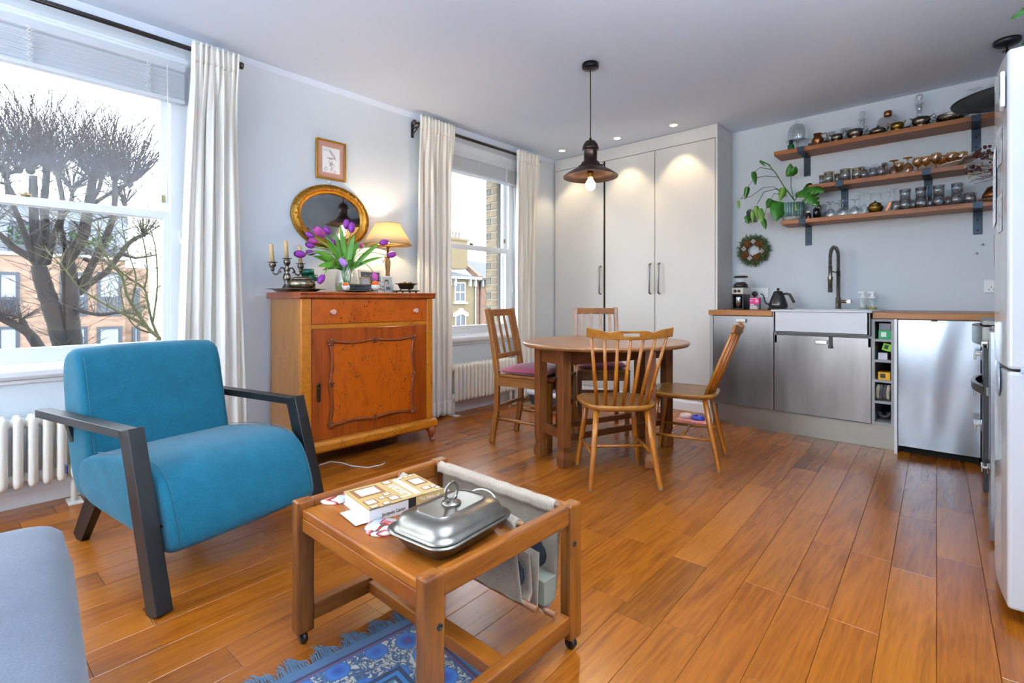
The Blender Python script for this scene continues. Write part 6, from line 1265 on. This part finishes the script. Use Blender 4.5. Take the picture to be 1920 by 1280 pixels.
point('pendant_light', (0, 0, -.02), 9, (1, .74, .42), .03, pd)
def downlight(label, x, y, power=9):
    t = thing('downlight', label, 'downlight', (x, y, ZC - .004), group='downlights above the wardrobe'); MB().lathe([(.030, .003), (.032, 0), (.043, 0), (.045, .004), (.03, .004)], 28).build('trim_ring', M_plastic, t); MB().lathe([(0, .002), (.029, .002), (.029, .004), (0, .004)], 24).build('lamp_face', emit('downlight_face', (1, .86, .62), 9), t)
    l = bpy.data.lights.new('downlight_beam', 'SPOT'); l.energy = power; l.color = (1, .76, .44); l.spot_size = R(78); l.spot_blend = .45; l.shadow_soft_size = .03; o = bpy.data.objects.new('downlight_beam', l); COL.objects.link(o); o.parent = t; o.location = (0, 0, -.012); o.rotation_euler = (R(8), 0, 0)
for x, y, lab in ((-3.098, 4.15, 'recessed ceiling spotlight next to the curtain'), (-2.475, 4.18, 'recessed ceiling spotlight above the middle wardrobe door'), (-1.924, 4.20, 'recessed ceiling spotlight above the wardrobe door by the shelves')): downlight(lab, x, y)
p2 = thing('black_pendant_lamp', 'wide black dish pendant lamp hanging in the kitchen corner', 'pendant lamp', (.153, 4.145, 2.17)); z0 = 2.17
MB().lathe([(0, 2.49 - z0), (.02, 2.49 - z0), (.05, 2.495 - z0), (.062, 2.505 - z0), (.062, ZC - z0), (0, ZC - z0)], 26).build('ceiling_rose', M_matblack, p2); MB().tube([(0, 0, 2.49 - z0), (0, 0, 2.36 - z0)], .006, 8).tube([(-.02, 0, 2.46 - z0), (.0, 0, 2.465 - z0), (.05, .02, 2.44 - z0)], .005, 6).build('stem', M_matblack, p2)
MB().lathe([(0, 2.36 - z0), (.014, 2.36 - z0), (.026, 2.33 - z0), (.024, 2.29 - z0), (.035, 2.28 - z0), (.04, 2.245 - z0), (0, 2.24 - z0)], 20).build('brass_holder', M_br2, p2)
MB().lathe([(.03, 2.25 - z0), (.09, 2.235 - z0), (.20, 2.21 - z0), (.250, 2.188 - z0), (.253, 2.184 - z0), (.2, 2.20 - z0), (.09, 2.225 - z0), (.03, 2.235 - z0)], 48).build('shade', M_matblack, p2)
# plant on the fridge
pf = thing('fridge_top_plant', 'potted green plant on top of the fridge', 'potted plant', (.42, 2.45, 1.774)); MB().lathe([(0, 0), (.06, 0), (.08, .12), (.072, .12), (.07, .1), (0, .1)], 24).build('pot', plain('terracotta', '#9a5f42', .8), pf)
bq = V((.42, 2.45, 1.774))
for k, (x, y, X, w_) in enumerate(((1917, 16, .14, .03), (1945, 60, .2, .05), (1985, 90, .22, .05))):
    q = onX(x, y, X); q = q - bq; s0 = V((0, 0, .11)); mid = (s0 + q) / 2 + V((0, 0, .06)); MB().tube([s0, mid, q], .003, 6).build('stem', M_stem, pf); leaf(pf, q, q + V((-.02, -.06, -.05)), w_, (-.4, -.8, .3), M_lf)
# =================================================================== ADDED FILL LAMPS (unseen uplighters that brighten the room)
def uplighter(label, x, y, power):  # invented lamp out of view, bounces fill light off the ceiling
    t = thing('added_fill_lamp', label, 'added fill lamp', (x, y, 0))
    MB().lathe([(0, 0), (.14, 0), (.14, .015), (.02, .025), (0, .025)], 32).build('base', M_matblack, t); MB().tube([(0, 0, .02), (0, 0, 1.78)], .012, 12).build('pole', M_matblack, t)
    MB().lathe([(0, 1.76), (.03, 1.76), (.10, 1.79), (.17, 1.84), (.172, 1.845), (.10, 1.80), (.03, 1.775), (0, 1.775)], 36).build('bowl', M_matblack, t)
    MB().lathe([(0, 1.79), (.08, 1.80), (.09, 1.812), (0, 1.815)], 28).build('lamp_glass', emit('fill_lamp_glass', (1, .97, .93), 20), t)
    l = bpy.data.lights.new('fill_lamp_beam', 'AREA'); l.shape = 'DISK'; l.size = .30; l.energy = power; l.color = (.89, .95, 1.0); l.spread = R(170)
    o = bpy.data.objects.new('fill_lamp_beam', l); COL.objects.link(o); o.parent = t; o.location = (0, 0, 1.85); o.rotation_euler = (R(180), 0, 0); return t
uplighter('unseen black uplighter added as fill light behind the sofa', -2.3, -1.9, 70)
uplighter('unseen black uplighter added as fill light between the sofa end and the fridge', .42, .75, 110)
# =================================================================== OUTSIDE
GZ = -4.4
struct(box(-80, -3.7, -45, 75, GZ - .3, GZ).build('ground', plain('street_tarmac', '#5c5a57', .9, mottle=.2, scale=.6)), 'street below the windows')
M_bark = plain('plane_bark', '#221a15', .95, mottle=.5, scale=6, bump=.6); M_twig = plain('twig_bark', '#382e2a', .95); M_bark2 = plain('mossy_bark', '#3d3d20', .95, mottle=.4, scale=9); M_twig2 = plain('mossy_twig', '#4a4828', .95)
rT = random.Random(77)
def c2(x, y, X): return onX(x / 3.765, 300 + y / 3.765, X)
def limb(mb, pts, w0, w1, X0, dX=0.0):
    n = len(pts); P = [c2(x, y, X0 + dX * k / max(1, n - 1)) for k, (x, y) in enumerate(pts)]
    # resample smoothly
    out = []
    for k in range(n - 1):
        a = P[max(0, k - 1)]; b_ = P[k]; c_ = P[k + 1]; d = P[min(n - 1, k + 2)]
        for j in range(4):
            t_ = j / 4; out.append(.5 * ((2 * b_) + (c_ - a) * t_ + (2 * a - 5 * b_ + 4 * c_ - d) * t_ * t_ + (3 * b_ - a - 3 * c_ + d) * t_ ** 3))
    out.append(P[-1]); m = len(out); px2m = 1 / 3.765 * 7.0 / 943
    rs = [max(.006, (w0 + (w1 - w0) * k / (m - 1)) / 2 * px2m * (1 + rT.uniform(-.06, .06))) for k in range(m)]
    mb.tube(out, rs, 10); return out, rs
def twigs(mb, p, n, ln, up=1.0, spread=1.0, r_=.006, sub=2):
    for k in range(n):
        d = V((rT.uniform(-1, 1) * spread, rT.uniform(-1, 1) * spread, rT.uniform(.25, 1.1) * up)).normalized(); L_ = ln * rT.uniform(.5, 1.1); q = [p]
        for j in range(4):
            d = (d + V((rT.uniform(-.12, .12), rT.uniform(-.12, .12), rT.uniform(0, .16) * up))).normalized(); q.append(q[-1] + d * L_ / 4)
        mb.tube(q, [r_, r_ * .8, r_ * .6, r_ * .45, r_ * .25], 4, caps=False)
        for j in range(sub):
            a = q[rT.choice((1, 2, 3))]; dd = (d + V((rT.uniform(-.7, .7), rT.uniform(-.7, .7), rT.uniform(-.2, .4)))).normalized(); mb.tube([a, a + dd * L_ * .16, a + dd * L_ * .32], [r_ * .5, r_ * .35, r_ * .2], 3, caps=False)
XT = -9.5
gb = c2(520, 1500, XT); tr = thing('pollarded_tree', 'big bare pollarded street tree with dense twig tufts', 'tree', (gb.x, gb.y, GZ)); o0 = V((gb.x, gb.y, GZ))
tb_, tw_ = MB(), MB()
base = V((0, 0, 0)) + o0
a0 = c2(495, 1420, XT); tb_.tube([o0 + V((0, .0, 0)), (o0 + a0) / 2 + V((0, .1, 0)), a0], [.34, .26, .17], 12)
tips = []
L1 = [([(470, 1420), (440, 1290), (400, 1150), (350, 1000), (300, 850), (272, 740)], 130, 88, 0), ([(272, 740), (220, 690), (100, 620), (0, 530), (-90, 480)], 58, 34, -.4), ([(285, 720), (250, 560), (240, 430), (235, 250), (235, 110)], 62, 44, .3), ([(310, 720), (320, 500), (310, 330), (320, 200), (332, 70)], 58, 40, -.3), ([(335, 720), (370, 560), (425, 430), (432, 350), (440, 270), (405, 100)], 42, 28, .5),
      ([(525, 1420), (520, 1300), (498, 1100), (500, 950), (488, 800), (480, 700), (540, 620), (590, 520), (612, 400), (632, 290), (655, 130)], 115, 52, .2), ([(500, 900), (590, 850), (640, 760), (680, 680), (740, 560), (790, 430), (810, 310), (812, 135)], 58, 34, .6), ([(560, 930), (650, 860), (760, 780), (850, 660), (930, 570), (1015, 530)], 50, 30, -.5),
      ([(630, 330), (720, 270), (850, 190), (915, 170)], 30, 24, .6), ([(805, 330), (830, 240), (900, 165)], 26, 22, .7), ([(640, 300), (700, 200), (715, 115)], 34, 26, -.4), ([(470, 700), (450, 560), (432, 440), (500, 300), (510, 200)], 34, 26, -.5), ([(600, 700), (650, 720), (680, 690)], 26, 18, 0), ([(640, 430), (720, 410), (780, 400)], 18, 12, .4), ([(860, 660), (960, 690), (1100, 670)], 26, 14, -.3), ([(60, 240), (40, 120), (0, 60)], 34, 20, 0), ([(100, 260), (60, 180), (0, 160)], 30, 18, .3), ([(480, 1010), (560, 1060), (700, 1090), (850, 1075), (1000, 1090)], 34, 16, .6), ([(230, 700), (160, 480), (60, 250)], 40, 28, .4)]
for pts, w0, w1, dX in L1:
    o_, r_ = limb(tb_, pts, w0, w1, XT, dX); tips.append(o_[-1])
    tb_.ball(o_[0], r_[0] * 1.02, 10, 8)
    for q in o_[3::2]: twigs(tw_, q, 3, .6, .6, 1.2, .007, 2)
for x, y, X, n, ln in ((215, 75, XT + .2, 46, 1.15), (330, 70, XT - .3, 34, 1.15), (405, 95, XT + .4, 30, .95), (655, 140, XT + .2, 52, 1.2), (812, 130, XT + .6, 34, 1.0), (915, 170, XT + .6, 40, .95), (905, 165, XT + .7, 22, .8), (510, 210, XT - .5, 36, .9), (715, 120, XT - .4, 30, 1.1), (1015, 530, XT - .5, 24, .5), (40, 110, XT, 30, .95), (0, 60, XT + .3, 26, 1.0), (-90, 480, XT - .4, 16, .7), (880, 310, XT + .2, 18, .5), (440, 20, XT - .1, 20, .9), (130, 70, XT + .2, 24, 1.0)):
    k_ = c2(x, y, X); tb_.ball(k_, .05 * (ln ** .5), 10, 8); twigs(tw_, k_, int(n * 1.5), ln * 1.15, 1.15, .8, .0085, 3)
for v_ in (tb_, tw_): v_.v = [tuple(V(p) - o0) for p in v_.v]
tb_.build('trunk', M_bark, tr); o = tw_.build('twigs', M_twig, tr); o['kind'] = 'stuff'
# slim mossy tree nearer the window
XS = -7.6; sb0 = c2(1120, 1500, XS); st2 = thing('mossy_tree', 'slim bare mossy tree nearer the glass than the pollard', 'tree', (sb0.x, sb0.y, GZ)); o1 = V((sb0.x, sb0.y, GZ)); a, b2 = MB(), MB()
a0 = c2(1130, 1260, XS); a.tube([o1, (o1 + a0) / 2, a0], [.09, .07, .05], 8)
for pts, w0, w1 in (([(1130, 1260), (1050, 1190), (980, 1090), (900, 960), (860, 820), (790, 740), (720, 600), (690, 430)], 24, 6), ([(1120, 1250), (1070, 1130), (1040, 980), (1010, 900), (880, 810), (760, 690), (690, 560)], 18, 5), ([(1050, 1190), (920, 1110), (760, 1030), (560, 900), (470, 780), (390, 700)], 16, 5), ([(1020, 900), (1040, 780), (1010, 560), (940, 440)], 12, 5), ([(1080, 1140), (1110, 900), (1100, 640), (1060, 480)], 14, 5), ([(930, 1010), (960, 830), (900, 640), (870, 500)], 12, 4), ([(1100, 1230), (960, 1180), (880, 1060), (850, 900)], 12, 5)):
    o_, r_ = limb(a, pts, w0, w1, XS, rT.uniform(-.3, .3))
    for q in o_[4::2]: twigs(b2, q, 3, .45, .5, 1.2, .0055, 2)
for v_ in (a, b2): v_.v = [tuple(V(p) - o1) for p in v_.v]
a.build('trunk', M_bark2, st2); o = b2.build('twigs', M_twig2, st2); o['kind'] = 'stuff'
# dark limb in the lower corner from a third trunk
XL = -8.6; l0 = c2(330, 1420, XL); t3 = thing('cut_back_tree', 'stubby dark cut-back tree limb below the pollard', 'tree', (l0.x, l0.y, GZ)); o2 = V((l0.x, l0.y, GZ)); a = MB(); a.tube([o2, (o2 + l0) / 2, l0], [.16, .13, .09], 10)
limb(a, [(330, 1420), (250, 1280), (185, 1205), (120, 1170), (0, 1110), (-90, 1080)], 62, 40, XL); limb(a, [(185, 1205), (165, 1150), (150, 1120)], 40, 34, XL); b2 = MB()
for x, y in ((150, 1120), (0, 1100), (60, 1140)): twigs(b2, c2(x, y, XL), 26, .4, .6, 1.2, .006, 2)
for v_ in (a, b2): v_.v = [tuple(V(p) - o2) for p in v_.v]
a.build('trunk', M_bark, t3); o = b2.build('twigs', M_twig, t3); o['kind'] = 'stuff'
# ---- brick apartment block across the street
XB = -24.0
t = NT('pale_brick_wall'); b = t.bsdf('#9a7a62', .95); br = t.add('TexBrick'); br.inputs['Scale'].default_value = 1.0; br.inputs['Brick Width'].default_value = .46; br.inputs['Row Height'].default_value = .13; br.inputs['Mortar Size'].default_value = .014
br.inputs['Color1'].default_value = (*lin('#8f7160'), 1); br.inputs['Color2'].default_value = (*lin('#7a5e4c'), 1); br.inputs['Mortar'].default_value = (*lin('#6c655c'), 1)
sx = t.add('SeparateXYZ'); cx_ = t.add('CombineXYZ'); g_ = t.add('NewGeometry'); t.link(g_.outputs['Position'], sx.inputs[0]); t.link(sx.outputs[1], cx_.inputs[0]); t.link(sx.outputs[2], cx_.inputs[1]); t.link(cx_.outputs[0], br.inputs['Vector'])
nzb = t.noise(t.coords('World', (.3, 1.2, 5)), 1.1, 3); t.link(t.mix(br.outputs[0], t.ramp(nzb, [(.38, '#523e32'), (.55, '#8a6e5c')]), .35), b.inputs['Base Color']); M_bw = t.m
def Bp(x, y, X=XB): return onX(x, y, X)
M_clad = plain('grey_cladding', '#666a72', .6, mottle=.1, scale=.4); M_wfr = plain('slate_window_frame', '#2c323d', .4); M_pane = plain('far_window_pane', '#7f8a97', .12, mottle=.25, scale=1.2); M_pdark = plain('dark_window_pane', '#272f38', .1, mottle=.3, scale=1.5); M_net = plain('net_curtain', '#787d86', .7)
c0 = Bp(100, 640); ab = thing('apartment_block', 'pale brick apartment block with grey clad top storey', 'building', (XB, c0.y, GZ)); A0 = V((XB, c0.y, GZ))
def ya(x, X=XB): return Bp(x, 500, X).y - A0.y
def za(x, y, X=XB): return Bp(x, y, X).z - GZ
zr = za(150, 484); MB().box(-8, 0, -16, ya(235), 0, zr).build('brick_wall', M_bw, ab); MB().box(-8, -.6, ya(235), ya(286), 0, za(250, 500)).build('brick_wing', M_bw, ab); MB().box(-8.05, .08, -16, ya(235) + .05, zr, zr + .12).build('coping', M_mortar, ab)
MB().box(-8, -1.6, -16, ya(240, XB - 1.6), zr + .1, za(150, 395, XB - 1.6)).build('top_storey', M_clad, ab); MB().box(-8.1, -1.3, -16, ya(243, XB - 1.5), za(150, 395, XB - 1.6), za(150, 392, XB - 1.6) + .1).build('roof', M_wfr, ab)
bl = MB()
for k in range(26): bl.box(-.12, -.09, -12 + k * .55, -11.96 + k * .55, zr + .1, zr + 1.1)
bl.box(-.13, -.08, -12, ya(225), zr + 1.06, zr + 1.1); bl.build('balcony_rail', M_wfr, ab)
def bwin(x0, x1, y0, y1, net=True, X=XB):
    a, b_ = ya(x0, X), ya(x1, X); zb, zt = za((x0 + x1) / 2, y1, X), za((x0 + x1) / 2, y0, X); w = MB(); off = X - XB
    ring(w, off - .05, off + .05, a, b_, zb, zt, .09, .09, .09, .09); w.box(off - .03, off + .04, a, b_, (zb + zt) / 2 - .2, (zb + zt) / 2 - .1); o = w.build('window', M_wfr, ab)
    MB().box(off + .005, off + .02, a + .08, b_ - .08, zb + .08, zt - .08).build('pane', M_pdark, o)
    if net: MB().box(off + .021, off + .025, a + .1, b_ - .1, (zb + zt) / 2 - .1, zt - .09).build('net_curtain', M_net, o)
for y0, y1 in ((510, 592), (612, 694), (714, 790)):
    for x0, x1 in ((-60, -18), (-6, 37), (112, 164), (182, 228)): bwin(x0, x1, y0, y1)
bwin(250, 262, 540, 590, X=XB - .6); bwin(248, 262, 612, 680, X=XB - .6)
for x0, x1 in ((20, 52), (66, 100), (130, 160)): bwin(x0, x1, 415, 470, False, XB - 1.6)
M_bush = plain('balcony_green', '#2c4420', .9, mottle=.5, scale=4)
for x in (48, 118, 190):
    q = Bp(x, 478, XB - .5); pl3 = thing('balcony_plant', 'small green shrub on the balcony of the brick block', 'shrub', (XB - .45, q.y, zr + GZ + .1), group='balcony shrubs'); m = MB(); rq = random.Random(x)
    for k in range(90): c_ = V((rq.uniform(-.25, .25), rq.uniform(-.45, .45), rq.uniform(.1, .9))); d = V((rq.uniform(-1, 1), rq.uniform(-1, 1), rq.uniform(-1, 1))).normalized() * .12; e = d.orthogonal().normalized() * .05; m._add([c_ - d, c_ + e, c_ + d, c_ - e], [(0, 1, 2, 3)], False)
    m.build('foliage', M_bush, pl3); MB().box(-.25, .25, -.45, .45, 0, .3).build('planter', M_wfr, pl3)
# ---- terrace houses seen through the second window
XH = -34.0
t = NT('london_stock_wall'); b = t.bsdf('#8d7d62', .95); f = t.noise(t.coords('World', (1, 3, 9)), 3.0, 5, .7); g2 = t.noise(t.coords('World'), .5, 3); t.link(t.mix(t.ramp(f, [(.3, '#544835'), (.7, '#75684c')]), t.ramp(g2, [(.3, '#5f4e36'), (.7, '#6d6048')]), .4), b.inputs['Base Color']); M_stock = t.m
M_slate = plain('slate_roof', '#2b2d33', .7, mottle=.25, scale=3); M_pale = plain('painted_trim', '#b4b4b2', .6); M_stockr = plain('reddish_stock', '#6a5040', .95, mottle=.25, scale=3); M_lead = plain('lead_grey', '#7e848c', .6)
hq = onX(880, 560, XH); H0 = V((XH, hq.y, GZ)); hz = GZ - 4
ho = thing('terrace_house', 'yellow stock brick house with white sash and arched window', 'building', (XH, hq.y, hz)); h2 = thing('terrace_house', 'pinker brick house with plain slate roof beyond the downpipes', 'building', (XH, onX(915, 560, XH).y, hz))
def yh(x, base, X=XH): return onX(x, 560, X).y - base
def zh(x, y, X=XH): return onX(x, y, X).z - hz
B1 = hq.y; ze = zh(870, 521)
MB().box(-8, 0, yh(700, B1), yh(892, B1), 0, ze).build('front_wall', M_stock, ho)
e0_, e1_ = yh(690, B1), yh(897, B1); rz_ = zh(858, 488, XH - 4)
m = MB(); m._add([V((.35, e0_, ze)), V((.35, e1_, ze)), V((-4, e1_ - .2, zh(893, 516, XH - 4))), V((-4, yh(856, B1, XH - 4), rz_)), V((-4, e0_, zh(840, 480, XH - 4)))], [(0, 1, 2, 3, 4)], False); m.build('roof', M_slate, ho, solid=.12)
MB().box(.2, .5, e0_, e1_, ze - .12, ze + .1).build('gutter', M_lead, ho)
for x in (842, 851, 879, 889): q = yh(x, B1); MB().box(0, .32, q - .09, q + .09, ze - .75, ze - .12).build('eaves_bracket', M_pale, ho, bevel=.03)
def hwin(x0, x1, y0, y1, root, B, arch=False, X=XH):
    a, b_ = yh(x0, B), yh(x1, B); zb, zt = zh((x0 + x1) / 2, y1), zh((x0 + x1) / 2, y0); w = MB(); ring(w, -.02, .06, a, b_, zb, zt, .1, .1, .1, .1); w.box(-.02, .05, a, b_, (zb + zt) / 2 - .05, (zb + zt) / 2 + .05).box(-.02, .04, (a + b_) / 2 - .035, (a + b_) / 2 + .035, zb, zt); o = w.build('window', M_pale, root)
    MB().box(0, .015, a + .08, b_ - .08, zb + .08, zt - .08).build('pane', M_pdark, o); MB().box(0, .22, a - .15, b_ + .15, zb - .16, zb).build('window_sill', M_pale, root)
    if arch:
        pts = [(a - .22, zt - .25), (a - .22, zt + .05), ((a + b_) / 2 - .3, zt + .30), ((a + b_) / 2 - .14, zt + .5), ((a + b_) / 2 + .14, zt + .5), ((a + b_) / 2 + .3, zt + .30), (b_ + .22, zt + .05), (b_ + .22, zt - .25), (b_ - .05, zt - .25), ((a + b_) / 2, zt - .0), (a + .05, zt - .25)]
        MB().prism(pts, .0, .14, 'x').build('window_arch', M_pale, root)
hwin(852, 872, 529, 566, ho, B1); hwin(853, 873, 588, 640, ho, B1, True); hwin(810, 828, 529, 566, ho, B1); hwin(810, 828, 588, 640, ho, B1, True)
for x, mm in ((890, M_lead), (899, M_bronze)): q = yh(x, B1); MB().tube([(.1, q, 0), (.1, q, ze - .2)], .07, 8).build('downpipe', mm, ho)
# chimney stack
XC = XH - 3; ca, cb_ = yh(838, B1, XC), yh(869, B1, XC); czb, czt = zh(858, 505, XC), zh(858, 452, XC); ch_ = MB().box(-3.6, -2.4, ca, cb_, czb, czt).box(-3.7, -2.3, ca - .1, cb_ + .1, czt, czt + .2).build('chimney', M_stock, ho)
for x in (843, 850, 856, 862): q = yh(x, B1, XC); MB().lathe([(.17, 0), (.15, .55), (.19, .6), (.19, .7), (.15, .72), (0, .72)], 12, (-3, q, czt + .2)).build('chimney_pot', plain('pale_clay_pot', '#8a7d74', .8), ch_)
# party wall with stepped coping
pw_ = MB(); pw_._add([V((.3, yh(893, B1), ze)), V((.3, yh(899, B1), ze)), V((-4, yh(872, B1, XH - 4), zh(866, 494, XH - 4))), V((-4, yh(866, B1, XH - 4), zh(862, 494, XH - 4)))], [(0, 1, 2, 3)], False); pw_.build('party_wall_coping', M_stockr, ho, solid=.5)
B2 = h2.location.y; MB().box(-8, -.05, yh(892, B2) + .02, yh(1010, B2), 0, ze).build('front_wall', M_stockr, h2)
m = MB(); m._add([V((.3, yh(896, B2), ze)), V((.3, yh(1015, B2), ze)), V((-5, yh(1000, B2, XH - 5), zh(930, 505, XH - 5))), V((-5, yh(869, B2, XH - 5), zh(869, 487, XH - 5)))], [(0, 1, 2, 3)], False); m.build('roof', M_slate, h2, solid=.12)
MB().box(.15, .45, yh(896, B2), yh(1015, B2), ze - .15, ze + .05).build('gutter', M_bronze, h2)
for x in (902, 911): q = yh(x, B2); MB().box(0, .32, q - .1, q + .1, ze - .75, ze - .12).build('eaves_bracket', M_lead, h2, bevel=.03)
hwin(913, 931, 531, 566, h2, B2); hwin(913, 931, 588, 640, h2, B2); hwin(945, 963, 531, 566, h2, B2)
# misty bare trees behind the terrace
for k, (x, X, lab) in enumerate(((893, -52, 'bare misty tree rising behind the terrace roofs'), (917, -58, 'fainter bare tree top behind the pinker house'))):
    q = onX(x, 500, X); td = thing('distant_tree', lab, 'tree', (X, q.y, hz)); zt = onX(x, 478, X).z - hz; a, b2 = MB(), MB(); a.tube([(0, 0, 0), (0, .2, zt * .5), (0, 0, zt * .8)], [.35, .25, .1], 8)
    for j in range(10): s = V((rT.uniform(-.4, .4), rT.uniform(-.6, .6), zt * rT.uniform(.55, .8))); e = s + V((rT.uniform(-1.5, 1.5), rT.uniform(-2.2, 2.2), rT.uniform(.8, 2.2))); a.tube([(0, 0, s.z - .4), s, e], [.1, .08, .03], 5); twigs(b2, e, 12, 1.6, .8, 1.0, .022, 3)
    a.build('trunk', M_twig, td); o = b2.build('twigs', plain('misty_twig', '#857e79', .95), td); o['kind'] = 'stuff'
